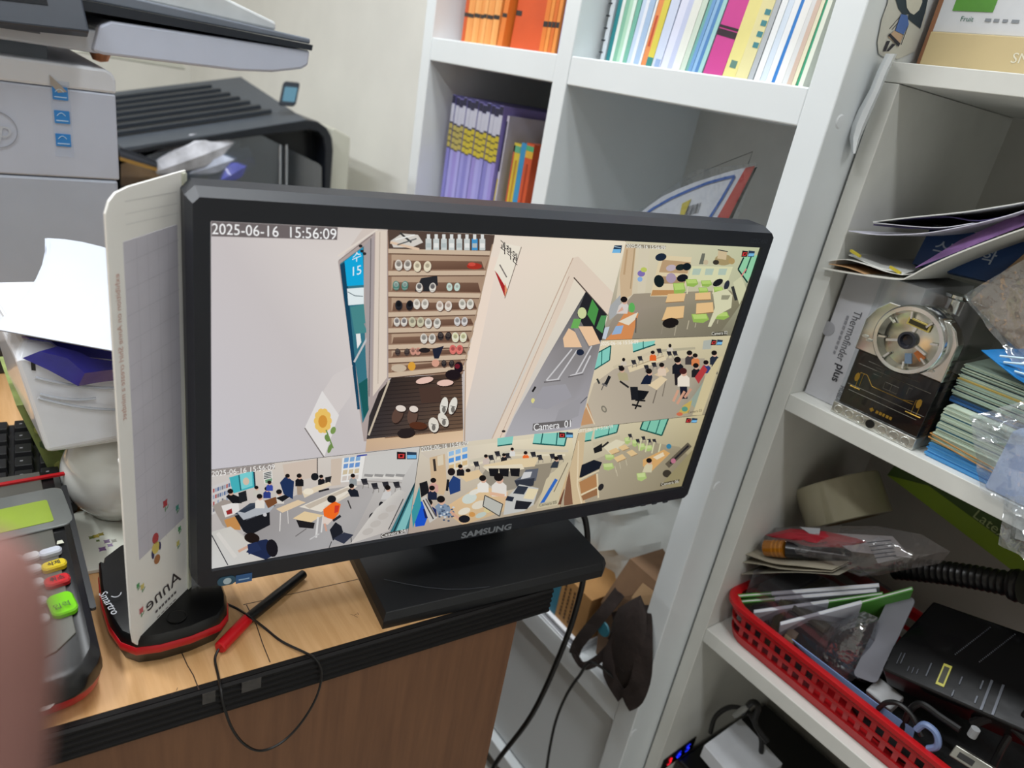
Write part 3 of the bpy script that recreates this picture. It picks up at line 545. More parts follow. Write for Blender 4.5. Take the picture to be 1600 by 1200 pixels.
cv.poly([(1075, 630), (1098, 596), (1110, 590), (1086, 640)], (150, 164, 150)); cv.poly([(1066, 634), (1080, 626), (1074, 646), (1055, 650)], (196, 170, 92)); cv.ell(1068, 640, 5, 4, (90, 150, 130)); cv.ell(1060, 648, 5, 3, (206, 110, 80)); cv.poly([(1100, 590), (1120, 560), (1128, 556), (1095, 650), (1080, 650)], (206, 192, 152))
cv.poly([(905, 655), (915, 630), (926, 662), (905, 666)], (196, 150, 108)); cv.line([(912, 632), (926, 664)], 2, (222, 206, 178)); cv.poly([(1098, 532), (1112, 530), (1110, 545), (1096, 546)], (176, 180, 170))
icon(1111, 530, 8, 9, 2); cv.text('2025-06-16 15:56:09', (935, 537), (995, 534), 5.5, (250, 246, 236)); cv.text('Camera 03', (1073, 645), (1095, 642), 4, (70, 60, 46))
# ---- lower right feed
feed(2, 3, 2, 3)
fill((214, 204, 176), (196, 184, 146), (140, 130, 104), (176, 162, 138))
cv.poly([(925, 720), (1000, 690), (1060, 700), (1080, 720), (1020, 770), (900, 790)], [(178, 168, 146), (170, 160, 136), (160, 150, 124), (140, 130, 106), (150, 140, 116), (170, 158, 136)])
cv.poly([(912, 678), (924, 674), (920, 690), (911, 692)], (132, 202, 184)); cv.poly([(927, 672), (965, 663), (961, 678), (925, 688)], (132, 202, 184)); cv.line([(927, 686), (961, 677), (965, 662)], 2, (20, 84, 80)); cv.line([(910, 691), (921, 689)], 2, (20, 84, 80)); cv.line([(950, 668), (947, 682)], 1.3, (20, 84, 80))
cv.poly([(1003, 657), (1043, 654), (1032, 682), (999, 672)], (128, 196, 172)); cv.line([(1043, 654), (1032, 682), (998, 672), (1004, 656)], 2.2, (20, 78, 72)); cv.line([(1015, 656), (1008, 675)], 1.5, (20, 84, 80)); cv.line([(1030, 655), (1022, 680)], 1.5, (20, 84, 80))
cv.poly([(896, 680), (912, 672), (905, 760), (912, 790), (880, 790), (886, 720)], (206, 184, 148)); cv.line([(901, 690), (899, 760), (906, 790)], 2, (226, 208, 176)); cv.poly([(878, 780), (886, 730), (892, 790), (878, 792)], (130, 92, 70))
cv.poly([(902, 748), (906, 728), (925, 720), (938, 724), (934, 734), (905, 748)], (28, 32, 42)); cv.poly([(902, 755), (928, 742), (931, 762), (905, 775)], (176, 128, 84)); cv.poly([(905, 777), (930, 764), (932, 775), (908, 784)], (150, 108, 74)); cv.line([(900, 752), (933, 737)], 2, (222, 206, 172)); cv.line([(905, 775), (931, 763)], 2.5, (222, 206, 172)); cv.line([(930, 742), (932, 780)], 2.5, (222, 206, 172)); cv.ell(936, 763, 4, 6, (40, 38, 40), 30)
cv.line([(924, 696), (966, 684)], 6, (196, 186, 158)); cv.poly([(924, 702), (938, 694), (938, 706), (926, 710)], (32, 32, 34)); cv.line([(938, 700), (948, 692)], 3, (40, 40, 40)); cv.poly([(940, 700), (960, 688), (975, 692), (952, 712)], (220, 212, 184))
for x, y, rx, ry in ((950, 716, 8, 5), (948, 731, 9, 6), (978, 690, 5, 6), (990, 694, 5, 6), (1000, 700, 6, 6), (1011, 702, 7, 5), (1000, 747, 8, 7)): cv.poly([(x - rx, y - ry * .8), (x + rx * .7, y - ry), (x + rx, y + ry * .3), (x, y + ry), (x - rx * .8, y + ry * .7)], (172, 194, 120)); cv.poly([(x - rx * .9, y - ry * .7), (x + rx * .6, y - ry * .9), (x + rx * .7, y), (x - rx * .7, y + ry * .1)], (196, 212, 146))
for p in (((948, 706), (960, 701), (966, 707), (953, 712)), ((963, 700), (974, 696), (981, 702), (970, 706)), ((956, 717), (970, 711), (976, 718), (962, 724)), ((976, 708), (985, 704), (994, 711), (984, 715))): cv.poly(list(p), (222, 192, 142)); cv.line([p[3], p[2]], 1, (150, 120, 86))
for x, y in ((982, 682), (994, 690), (1003, 686), (1012, 690), (1020, 690)): seat(x, y, 3.6)
for k in range(4): cv.line([(1000 + k * 10, 686 + k * 3), (996 + k * 10, 706 + k * 2)], 2, (210, 206, 168))
cv.poly([(1002, 720), (1035, 704), (1045, 710), (1022, 732), (1014, 740), (1002, 730)], (212, 166, 106)); cv.ell(1043, 699, 4, 4, (60, 130, 160)); cv.poly([(1018, 716), (1034, 708), (1036, 714), (1024, 720)], (226, 210, 180)); person(1012, 722, 5, (206, 198, 166), lean=-4)
cv.line([(1040, 730), (1076, 696)], 9, (96, 88, 74)); cv.line([(1045, 726), (1074, 698)], 3, (40, 38, 40)); cv.ell(1050, 722, 4, 4, (186, 116, 136)); cv.ell(1040, 742, 7, 6, (60, 54, 46)); cv.poly([(1030, 760), (1080, 705), (1085, 715), (1062, 765)], (150, 140, 104))
for x, y in ((958, 736), (965, 730), (975, 725), (960, 742)): cv.line([(x, y - 6), (x + 2, y + 4)], 1, (196, 186, 160))
icon(1071, 654, 8, 8, 2); cv.text('2025-06-16 15:56:09', (900, 675), (955, 667), 5, (240, 236, 222)); cv.poly([(1030, 757), (1060, 751), (1058, 756), (1029, 762)], (70, 62, 48)); cv.text('Camera 06', (1031, 759), (1058, 754), 4.5, (226, 222, 204))
# ---- lower left feed
feed(0, 1, 2, 3)
fill((196, 188, 182), (206, 204, 200), (170, 166, 164), (180, 176, 176))
cv.poly([(330, 745), (430, 722), (560, 705), (560, 770), (400, 800), (330, 800)], [(206, 200, 196), (214, 204, 192), (212, 206, 200), (200, 192, 186), (190, 182, 178), (196, 190, 186)])
cv.poly([(405, 800), (470, 770), (560, 758), (585, 765), (545, 845), (420, 880), (380, 835)], [(160, 156, 156), (164, 160, 160), (170, 166, 164), (178, 174, 172), (166, 164, 164), (172, 170, 172), (150, 146, 146)])
cv.poly([(330, 760), (362, 748), (362, 790), (330, 805)], (206, 202, 200))
for k in range(4):
    for j in range(9): cv.poly([(333 + j * 3.4, 764 + k * 10 - j * 1.2), (335.6 + j * 3.4, 763 + k * 10 - j * 1.2), (335.6 + j * 3.4, 769 + k * 10 - j * 1.2), (333 + j * 3.4, 770 + k * 10 - j * 1.2)], random.choice([(90, 110, 150), (170, 90, 90), (120, 120, 130), (200, 196, 190), (150, 160, 180)]))
cv.poly([(358, 746), (396, 735), (398, 761), (364, 771)], (70, 176, 186)); cv.poly([(374, 741), (393, 736), (394, 759), (376, 765)], (120, 206, 210)); cv.line([(373, 742), (376, 766)], 2, (22, 84, 96)); cv.line([(396, 735), (398, 762)], 2.4, (24, 54, 70)); cv.ell(384, 752, 5, 6, (210, 190, 170))
cv.poly([(410, 738), (424, 735), (425, 753), (412, 756)], (228, 226, 220)); 
for k in range(4): cv.line([(411.5, 740 + k * 2.6), (423, 737.6 + k * 2.6)], 1.4, (40, 54, 62))
cv.poly([(413, 750), (424, 747), (424, 752), (414, 755)], (110, 150, 120))
cv.poly([(440, 726), (494, 717), (494, 745), (445, 755)], (208, 192, 178)); cv.line([(494, 716), (494, 745)], 1.6, (96, 88, 84)); cv.poly([(515, 718), (532, 716), (530, 758), (515, 760)], (206, 190, 174))
cv.poly([(533, 716), (568, 713), (562, 752), (530, 754)], (232, 230, 226))
for r in range(4):
    for q in range(3): cv.poly([(536 + q * 9 - r, 716 + r * 9.6 - q), (543 + q * 9 - r, 715 + r * 9.6 - q), (542 + q * 9 - r, 722 + r * 9.6 - q), (535 + q * 9 - r, 723 + r * 9.6 - q)], [(130, 170, 210), (110, 150, 206), (206, 190, 160), (206, 196, 188)][r])
cv.line([(555, 713), (571, 711)], 2, (50, 66, 160))
cv.poly([(570, 713), (655, 703), (630, 742), (562, 752)], (204, 202, 198)); cv.line([(567, 744), (626, 748)], 5, (220, 216, 210)); cv.line([(565, 752), (625, 755)], 2, (170, 164, 160))
for x in (567, 583, 600, 616): cv.poly([(x, 741), (x + 14, 742), (x + 12, 746), (x - 1, 745)], (150, 148, 146))
for x, y in ((567, 753), (583, 760), (600, 758), (617, 758)): seat(x, y, 6)
cv.poly([(332, 790), (350, 780), (372, 785), (360, 830), (348, 820)], (160, 150, 142)); cv.poly([(350, 812), (372, 805), (376, 828), (356, 826)], (196, 140, 82)); cv.poly([(346, 790), (372, 783), (374, 800), (352, 808)], (226, 222, 218)); cv.poly([(353, 798), (362, 794), (363, 802), (355, 804)], (150, 46, 46))
cv.poly([(366, 803), (390, 786), (410, 784), (430, 790), (395, 808)], (62, 70, 84)); cv.poly([(366, 805), (420, 796), (421, 820), (390, 836), (380, 830)], (30, 31, 36)); cv.poly([(370, 800), (412, 784), (428, 790), (420, 800), (380, 812)], (176, 180, 186)); cv.poly([(372, 799), (400, 787), (408, 789), (382, 801)], (50, 58, 72)); cv.ell(413, 804, 3, 3, (200, 200, 204)); cv.line([(384, 812), (400, 806)], 1.4, (80, 82, 90))
cv.poly([(360, 778), (378, 770), (385, 778), (366, 786)], (210, 206, 204)); person(360, 768, 5, (26, 26, 30), lean=10); cv.poly([(372, 770), (384, 766), (386, 782), (374, 786)], (34, 36, 40))
person(400, 762, 3.6, (200, 196, 186)); person(416, 764, 4, (48, 62, 130)); person(420, 754, 3.6, (56, 74, 160)); person(405, 776, 5, (226, 220, 212)); person(435, 769, 5, (216, 210, 202)); cv.poly([(430, 778), (452, 770), (452, 776), (440, 784)], (28, 28, 32)); cv.poly([(412, 782), (430, 776), (432, 786), (418, 794)], (120, 76, 48))
person(448, 744, 4, (34, 50, 88), legs=(34, 40, 56)); cv.poly([(436, 754), (444, 745), (458, 752), (456, 780), (442, 772)], (34, 52, 90)); person(466, 744, 4.4, (26, 26, 30), legs=(170, 150, 130)); cv.ell(490, 745, 6, 6, (28, 30, 34)); person(500, 745, 3.6, (30, 30, 34)); cv.poly([(506, 746), (516, 744), (514, 754), (506, 755)], (40, 40, 42))
cv.poly([(470, 768), (512, 753), (516, 758), (490, 770), (474, 778)], (226, 210, 184)); cv.ell(480, 768, 8, 5, (236, 226, 206)); cv.line([(496, 768), (512, 764)], 3, (40, 38, 42))
cv.poly([(430, 795), (464, 781), (476, 785), (440, 801)], (224, 200, 166)); cv.line([(437, 801), (436, 830)], 1.4, (220, 216, 212)); cv.line([(448, 798), (449, 818)], 1.2, (210, 206, 202))
cv.poly([(466, 792), (545, 758), (556, 760), (500, 800)], (228, 220, 206)); cv.poly([(474, 790), (540, 762), (546, 764), (482, 795)], (196, 184, 168)); cv.line([(505, 794), (548, 770)], 4, (216, 206, 190))
cv.poly([(456, 810), (474, 799), (503, 805), (483, 817)], (226, 202, 160)); cv.poly([(461, 812), (490, 817), (488, 826), (466, 824)], (34, 32, 34)); cv.line([(495, 808), (492, 840)], 3, (216, 214, 212)); cv.line([(503, 805), (500, 832)], 2.4, (216, 214, 212)); cv.line([(460, 838), (477, 826)], 1.6, (120, 116, 116)); cv.line([(482, 843), (497, 834)], 2, (196, 194, 194))
person(549, 744, 4, (150, 156, 158)); person(547, 760, 4.6, (30, 34, 44), lean=5); cv.line([(541, 782), (546, 795)], 2, (60, 58, 58))
cv.poly([(503, 796), (520, 783), (530, 788), (527, 802), (518, 814), (504, 806)], (240, 108, 36)); cv.poly([(521, 790), (528, 790), (526, 800), (520, 802)], (206, 60, 44)); cv.ell(516, 780, 7, 6, (30, 30, 34)); cv.poly([(502, 807), (518, 812), (510, 820), (502, 818)], (222, 206, 196)); cv.line([(505, 818), (508, 830)], 3, (206, 160, 140)); cv.line([(518, 814), (530, 806)], 4, (40, 42, 50))
cv.poly([(513, 828), (522, 816), (531, 822), (534, 832), (518, 845)], (32, 34, 42)); cv.poly([(518, 842), (535, 832), (550, 836), (535, 850)], (52, 56, 72)); cv.line([(516, 846), (512, 856)], 1.3, (70, 70, 72)); cv.line([(546, 840), (547, 852)], 1.3, (70, 70, 72))
person(603, 763, 5, (206, 204, 202), lean=-4); cv.ell(593, 790, 4, 6, (36, 36, 40)); cv.ell(579, 808, 5, 7, (36, 36, 40), 20)
cv.poly([(620, 765), (632, 770), (605, 830), (545, 850), (585, 795)], [(206, 202, 196), (190, 186, 182), (196, 190, 184), (206, 200, 194), (210, 206, 200)]); cv.line([(627, 780), (604, 828)], 1.4, (60, 60, 62)); 
for k in range(4): cv.ell(608 - k * 12, 795 + k * 12, 9, 5, (190, 184, 178), -20)
cv.poly([(648, 748), (655, 740), (640, 825), (605, 835)], (60, 118, 128)); cv.poly([(645, 765), (650, 770), (630, 828), (615, 832)], (130, 190, 190)); cv.line([(650, 745), (612, 832)], 2, (24, 50, 58))
cv.poly([(331, 830), (360, 822), (378, 835), (410, 868), (420, 880), (331, 888)], [(198, 196, 190), (206, 202, 194), (196, 192, 184), (204, 200, 194), (196, 192, 186), (206, 206, 204)]); cv.line([(331, 835), (356, 882)], 1.6, (60, 60, 66)); cv.line([(340, 832), (368, 870)], 6, (214, 210, 204))
cv.poly([(384, 862), (398, 845), (415, 842), (430, 850), (432, 864), (414, 874)], (34, 44, 76)); cv.ell(424, 856, 9, 14, (28, 26, 32), -10); cv.ell(393, 840, 12, 8, (34, 26, 24), 10); cv.line([(372, 861), (393, 850)], 4, (206, 166, 144)); cv.poly([(386, 850), (400, 846), (408, 858), (388, 866)], (38, 50, 86))
icon(617, 706, 14, 12, 0); cv.line([(331, 739), (428, 728)], 9, (150, 142, 138)); cv.text('2025-06-16 15:56:09', (331, 740), (428, 729), 8, (250, 248, 244)); cv.poly([(592, 835), (632, 827), (631, 832), (592, 841)], (80, 74, 70)); cv.text('Camera 04', (593, 837.5), (631, 829.5), 5, (244, 242, 236))
# ---- lower middle feed
feed(1, 2, 2, 3)
fill((214, 204, 186), (226, 216, 188), (186, 172, 146), (176, 160, 148))
cv.poly([(654, 708), (790, 690), (890, 680), (895, 720), (850, 745), (740, 740), (700, 745)], [(206, 196, 182), (228, 218, 194), (228, 216, 182), (206, 194, 164), (170, 160, 140), (190, 178, 160), (206, 194, 178)])
cv.poly([(830, 728), (862, 724), (850, 760), (832, 790), (815, 790), (822, 750)], (150, 140, 122)); cv.poly([(760, 728), (830, 726), (826, 760), (780, 770), (745, 750)], (150, 142, 128))
cv.poly([(774, 686), (799, 682), (797, 695), (774, 698)], (136, 204, 192)); cv.line([(774, 698), (797, 695)], 2, (24, 88, 86)); cv.poly([(832, 679), (884, 676), (879, 697), (829, 694)], (136, 206, 192)); cv.line([(829, 694), (879, 698), (884, 676)], 2.2, (24, 88, 86)); cv.line([(845, 678), (842, 695)], 1.8, (24, 88, 86)); cv.line([(868, 677), (866, 696)], 1.8, (24, 88, 86))
cv.poly([(668, 716), (692, 710), (695, 760), (690, 775), (672, 770)], (206, 180, 146)); cv.line([(675, 718), (677, 737)], 4, (60, 52, 46)); cv.poly([(680, 714), (689, 711), (690, 727), (681, 729)], (218, 206, 182))
cv.poly([(696, 707), (727, 698), (728, 730), (700, 738)], (228, 220, 202))
for r in range(3):
    for q in range(3): cv.poly([(698 + q * 10.5, 707 + r * 10.5 - q * 3), (706 + q * 10.5, 705 + r * 10.5 - q * 3), (706 + q * 10.5, 712 + r * 10.5 - q * 3), (698 + q * 10.5, 714 + r * 10.5 - q * 3)], [(150, 190, 226), (90, 150, 216), (214, 186, 140)][r])
cv.line([(730, 722), (800, 705), (885, 706)], 4, (206, 198, 178)); cv.line([(732, 728), (800, 712), (880, 712)], 3, (226, 216, 190))
for x, y in ((741, 726), (764, 716), (774, 710), (790, 713), (830, 711), (840, 716), (860, 714), (872, 716), (776, 740)): seat(x, y, 5)
person(756, 714, 3.4, (206, 190, 180)); person(784, 712, 3.2, (36, 34, 38)); person(797, 703, 3, (222, 220, 216)); person(818, 709, 3.4, (236, 112, 52)); person(866, 718, 4, (54, 60, 70), lean=-4)
cv.poly([(752, 728), (800, 718), (838, 716), (832, 730), (800, 733), (760, 738)], (224, 204, 166)); cv.poly([(750, 730), (812, 726), (816, 734), (765, 742)], (228, 216, 190)); 
for x in (768, 784, 801): cv.poly([(x - 8, 733), (x + 8, 733), (x + 7, 746), (x - 6, 745)], (28, 27, 30))
cv.poly([(712, 742), (745, 735), (752, 745), (725, 754)], (222, 196, 156)); person(716, 730, 4, (30, 28, 32)); cv.ell(728, 736, 4, 3, (34, 28, 26)); cv.poly([(698, 790), (745, 760), (790, 770), (785, 800), (720, 822), (690, 800)], [(222, 186, 142), (226, 196, 152), (222, 180, 140), (206, 180, 142), (206, 178, 140), (214, 180, 140)])
for x, y, rx, ry, c in ((730, 780, 12, 8, (206, 214, 206)), (745, 790, 12, 6, (222, 214, 196)), (760, 797, 8, 5, (214, 200, 150)), (722, 800, 10, 5, (226, 218, 200)), (748, 806, 9, 4, (190, 200, 190)), (738, 770, 9, 4, (226, 222, 210))): cv.ell(x, y, rx, ry, c, -20)
person(751, 749, 6, (230, 226, 218)); person(776, 748, 8, (226, 220, 212)); cv.line([(762, 772), (785, 776)], 5, (222, 180, 150)); cv.poly([(697, 757), (705, 744), (716, 750), (716, 768), (700, 774)], (40, 66, 120)); cv.ell(702, 738, 6, 6, (34, 28, 30)); cv.line([(697, 750), (695, 768)], 4, (30, 30, 34))
cv.poly([(652, 756), (664, 752), (668, 770), (655, 778)], (30, 30, 34)); person(674, 752, 5, (206, 160, 150)); person(672, 764, 5, (34, 40, 62)); cv.poly([(642, 790), (656, 784), (668, 800), (660, 822), (646, 824)], (30, 84, 200)); person(667, 787, 6.5, (30, 40, 92), lean=3); person(686, 782, 7, (128, 146, 168), lean=6); 
for k in range(26): cv.ell(random.uniform(682, 706), random.uniform(790, 815), 2, 1.4, random.choice([(200, 208, 214), (70, 84, 110), (96, 116, 140)]))
cv.line([(700, 800), (722, 818)], 4, (210, 164, 140)); cv.ell(722, 812, 9, 6, (30, 30, 36)); cv.ell(734, 805, 5, 4, (206, 150, 84)); cv.poly([(655, 780), (662, 775), (680, 810), (668, 818)], (200, 196, 190)); cv.line([(658, 782), (674, 812)], 2, (60, 60, 60)); cv.line([(662, 780), (678, 808)], 2, (96, 90, 86))
cv.poly([(754, 775), (782, 789), (777, 808), (751, 792)], (186, 186, 178)); cv.line([(754, 775), (782, 789), (777, 808), (751, 792), (754, 775)], 1.4, (50, 50, 50))
cv.poly([(818, 735), (838, 733), (834, 752), (806, 764), (800, 752), (812, 745)], (96, 100, 110)); cv.poly([(815, 739), (828, 738), (825, 747), (810, 750)], (206, 206, 206)); cv.poly([(800, 752), (832, 748), (830, 760), (806, 766)], (52, 56, 66))
cv.poly([(787, 780), (808, 758), (838, 764), (830, 790), (815, 800), (783, 806)], (196, 196, 192)); cv.poly([(806, 760), (822, 762), (815, 774), (798, 772)], (50, 56, 68)); cv.poly([(822, 764), (838, 766), (830, 782), (814, 780)], (226, 212, 176)); cv.poly([(803, 783), (828, 786), (820, 797), (800, 797)], (36, 36, 42)); cv.poly([(789, 776), (800, 778), (797, 785), (786, 783)], (40, 46, 60))
cv.poly([(850, 750), (880, 720), (893, 720), (870, 790), (835, 796)], (206, 194, 164)); cv.line([(866, 750), (842, 790)], 5, (54, 106, 190)); cv.line([(884, 724), (862, 770)], 1.2, (110, 100, 84)); cv.poly([(870, 780), (885, 735), (905, 700), (905, 790), (870, 792)], (206, 180, 140)); cv.poly([(868, 790), (878, 765), (886, 790)], (110, 70, 54)); cv.line([(900, 700), (884, 745), (892, 790)], 2, (232, 216, 186))
cv.poly([(640, 800), (652, 760), (655, 790), (642, 826)], (60, 150, 160))
icon(870, 676, 10, 9, 0); cv.line([(655, 702), (727, 692)], 7, (150, 142, 132)); cv.text('2025-06-16 15:56:09', (655, 702.5), (728, 692.5), 7, (246, 244, 238)); cv.poly([(838, 788), (868, 783), (867, 789), (837, 794)], (190, 180, 152)); cv.text('Camera 05', (839, 791), (866, 786), 4.5, (80, 74, 64))
# ---- build the picture mesh
SM = bpy.data.materials.new('screen_image'); SM.use_nodes = True; nt = SM.node_tree; nt.nodes.clear()
out = nt.nodes.new('ShaderNodeOutputMaterial'); em = nt.nodes.new('ShaderNodeEmission'); at = nt.nodes.new('ShaderNodeAttribute'); at.attribute_name = 'Col'
em.inputs[1].default_value = 0.92 * 2 ** (-EXPO)
nt.links.new(at.outputs['Color'], em.inputs[0]); nt.links.new(em.outputs[0], out.inputs[0])
off = WL[mo.name]
me = bpy.data.meshes.new('screen_picture'); me.from_pydata([MM @ p - off for p in cv.v], [], cv.f)
ca = me.attributes.new('Col', 'FLOAT_COLOR', 'POINT')
for i, c in enumerate(cv.c): ca.data[i].color = (c[0], c[1], c[2], 1)
po = bpy.data.objects.new('screen_picture', me); COL.objects.link(po); me.materials.append(SM); po.parent = scr_o; WL[po.name] = off
po['label'] = 'lit screen picture of six camera views'
# cables from the monitor
rub = mat('#0c0c0d', 0.45)
pth = [oy(908, 790, .54), oy(915, 815, .54), oy(918, 845, .545), oy(914, 885, .545), oy(906, 930, .545), oy(882, 1005, .545), oy(832, 1115, .545), oy(775, 1192, .545), oy(755, 1235, .545), V(-0.60, .545, 0.15), V(-0.66, .56, 0.005)]
pth = [V(-0.478, 0.50, 0.80), V(-0.48, 0.53, 0.775)] + pth
single(G().tube(smoothpath(pth, 6), 0.0036, 10), 'monitor_cable', rub, 'thick black cable hanging from behind the monitor past the desk end', 'cable', smooth=True)
pth = [oy(925, 1035, .625), oy(905, 1056, .625), oy(884, 1088, .625), oy(868, 1128, .625), oy(858, 1175, .625), oy(852, 1215, .625), V(-0.485, .62, 0.12), V(-0.50, .61, 0.004)]
single(G().tube(smoothpath([V(-0.44, 0.655, 0.43)] + pth, 6), 0.0022, 8), 'thin_cable', rub, 'thin black cable curving down in front of the cabinet door', 'cable', smooth=True)
# ================================================================== memo board clipped to the monitor side
n0 = V(-0.4400, 0.0649, 0.740); f0 = V(-0.4822, 0.1156, 0.740); cu = (f0 - n0).normalized(); CW = (f0 - n0).length - 0.0015
CN = cu.cross(V(0, 0, 1)).normalized()        # towards the viewer
if CN.dot(CAM - n0) < 0: CN = -CN
mb = root('memo_board', 'tall narrow white memo board standing against the left side of the monitor', 'memo board', n0)
CMx = frame(n0, cu, (0, 0, 1), CN)
ol = [(0.010, 0.0), (CW, 0.002), (CW, 0.3345), (0.016, 0.3290), (0.006, 0.3265), (0.001, 0.3225), (-0.0022, 0.316), (-0.0015, 0.2), (-0.001, 0.08), (0.0, 0.020), (0.0015, 0.007), (0.005, 0.0015)]
brd = part(G().prism(ol, -0.0014, 0.0, CMx), 'board', mat('#f3f1ec', 0.45, var=0.02), mb)
part(G().prism([(0.0105, 0.074), (0.0575, 0.080), (0.0555, 0.302), (0.0095, 0.2985)], 0.0, 0.0002, CMx), 'grid_field', mat('#cbc8d2', 0.5, var=0.03), mb)
grid = mat('#b9b7c0', 0.5); g = G(); 
for k in range(1, 14): g.add([(0.0105, 0.074 + k * .0163, .0003), (0.0565, 0.080 + k * .0163, .0003), (0.0565, 0.0803 + k * .0163, .0003), (0.0105, 0.0743 + k * .0163, .0003)], [(0, 1, 2, 3)], CMx)
for k in range(1, 5): g.add([(0.0105 + k * .0092, .0758, .0003), (0.0107 + k * .0092, .0758, .0003), (0.0107 + k * .0091, .2985, .0003), (0.0105 + k * .0091, .2985, .0003)], [(0, 1, 2, 3)], CMx)
part(g, 'grid_lines', grid, mb)
part(G().box((CW - 0.004, 0.004, 0.0001), (CW - 0.0005, 0.333, 0.0012), CMx), 'edge_strip', mat('#c9cbb9', 0.3), mb)
g = G()
for v0, v1 in ((0.322, 0.3223), (0.315, 0.3152), (0.309, 0.3092)): g.add([(0.012, v0 - .001, .0003), (0.056, v0, .0003), (0.056, v1, .0003), (0.012, v1 - .001, .0003)], [(0, 1, 2, 3)], CMx)
part(g, 'ruled_line', mat('#c4c3c2', 0.5), mb)
MIR = CMx @ Matrix.Diagonal((-1, 1, 1, 1))
Mv = CMx @ Matrix.Translation((0.0035, 0.234, 0.0004)) @ Matrix.Rotation(math.radians(-90), 4, 'Z') @ Matrix.Diagonal((1, -1, 1, 1))
text('exhibition on Anne Shirl create a mindset', 0.0056, Mv, 'lettering', mat('#cfa79a', 0.6), mb)
Ma = CMx @ Matrix.Translation((0.034, 0.030, 0.0005)) @ Matrix.Rotation(math.radians(4), 4, 'Z') @ Matrix.Diagonal((-1, 1, 1, 1))
text('Anne', 0.0175, Ma, 'lettering', mat('#3a3336', 0.6), mb, label='mirrored dark lettering', shear=0.2)
blurtext(Ma @ Matrix.Translation((0, -0.0125, 0)), 0.024, 0.0022, 7, mat('#5b5356', 0.6), mb)
blurtext(Ma @ Matrix.Translation((0, -0.019, 0)), 0.022, 0.0010, 5, mat('#8a8386', 0.6), mb)
def flower(u, v, s, c, stem='#5f8f62'):
    g = G(); g.add([(u - .0004, v - s * 2.4, .0004), (u + .0004, v - s * 2.4, .0004), (u + .0003, v, .0004), (u - .0003, v, .0004)], [(0, 1, 2, 3)], CMx)
    g.prism([(u + .0002, v - s * 2), (u + s * 1.3, v - s * .9), (u + s * .7, v - s * 1.8)], .0003, .0005, CMx); part(g, 'leaf_print', mat(stem, 0.6), mb)
    g = G().prism([(u + s * math.cos(k * .785) * (1 if k % 2 else .6), v + s * 1.3 * math.sin(k * .785) * (1 if k % 2 else .6)) for k in range(8)], .0004, .0006, CMx); part(g, 'flower_print', mat(c, 0.6), mb)
for u, v, s, c in ((0.0375, 0.105, .0030, '#b9434a'), (0.050, 0.094, .0022, '#4f9a8d'), (0.010, 0.030, .0026, '#c8676b'), (0.012, 0.050, .0022, '#d9c878'), (0.050, 0.062, .0022, '#d9cf7c'), (0.052, 0.074, .0020, '#5aa06a'), (0.008, 0.054, .0018, '#58a065')): flower(u, v, s, c)
# the small seated figure printed above the lettering becomes a plain posy of the same size and colours
for u, v, w_, h_, c in ((0.0265, 0.082, 0.006, 0.009, '#b5474a'), (0.0265, 0.074, 0.0075, 0.010, '#d9c46a'), (0.0275, 0.063, 0.006, 0.008, '#a9714a'), (0.0235, 0.070, 0.0025, 0.008, '#3d3b66'), (0.0305, 0.073, 0.0022, 0.007, '#3d3b66')):
    part(G().prism([(u + w_ / 2 * math.cos(k * .6283), v + h_ / 2 * math.sin(k * .6283)) for k in range(10)], .0004, .0007 + .0001 * (v > .07), CMx), 'posy_print', mat(c, 0.6), mb)
# ================================================================== signature pad
sp = root('signature_pad', 'black signature pad with red rim under the memo board', 'signature pad', (-0.487, 0.095, DZ))
rim = [oz(x, y, DZ + 0.016) for x, y in ((153, 905), (157, 945), (170, 985), (188, 1010), (212, 1019), (250, 1014), (300, 1000), (345, 981), (357, 966), (357, 948), (350, 930))]
rim += [V(-0.535, 0.140, DZ + 0.016), V(-0.548, 0.128, DZ + 0.016), V(-0.553, 0.105, DZ + 0.016), V(-0.550, 0.075, DZ + 0.016), V(-0.540, 0.062, DZ + 0.016), V(-0.520, 0.056, DZ + 0.016)]
cen = sum(rim, V(0, 0, 0)) / len(rim)
def scl(z, k): return [V(cen.x + (p.x - cen.x) * k, cen.y + (p.y - cen.y) * k, z) for p in rim]
def tilt(r, k=0.09): return [V(p.x, p.y, p.z + (-p.x - 0.44) * k) for p in r]
part(G().loft([scl(DZ + 0.0005, 0.90), scl(DZ + 0.012, 0.985)]), 'lower_shell', mat('#101011', 0.35), sp, smooth=True)
part(G().loft([scl(DZ + 0.012, 0.985), scl(DZ + 0.0135, 1.0), scl(DZ + 0.0175, 1.0), scl(DZ + 0.019, 0.985)]), 'red_rim', mat('#b3161f', 0.35), sp, smooth=True)
body = part(G().loft([scl(DZ + 0.0188, 0.978), tilt(scl(DZ + 0.024, 0.965)), tilt(scl(DZ + 0.0265, 0.93)), tilt(scl(DZ + 0.027, 0.5))]), 'upper_shell', mat('#0d0d0e', 0.28), sp, smooth=True)
p = oz(276, 964, DZ + 0.028); part(G().lathe([(0.0072, -0.001), (0.0072, 0.0008), (0.0064, 0.0008), (0.0050, -0.0012), (0.0001, -0.0014)], Matrix.Translation(p), 24), 'stylus_socket', mat('#050506', 0.25), sp, smooth=True)
a = oz(170, 942, DZ + 0.0345); text('Smartro', 0.0085, frame(a, V(0.985, 0.17, 0), V(-0.17, 0.985, 0), (0, 0, 1)), 'lettering', mat('#a9abb0', 0.4), sp)
a = oz(180, 925, DZ + 0.0345)
part(G().tube([a + V(0.006 * math.cos(t), 0.004 * math.sin(t), 0) for t in [-.9 + .3 * k for k in range(8)]], 0.0004, 5), 'logo_arc', mat('#a9abb0', 0.4), sp)
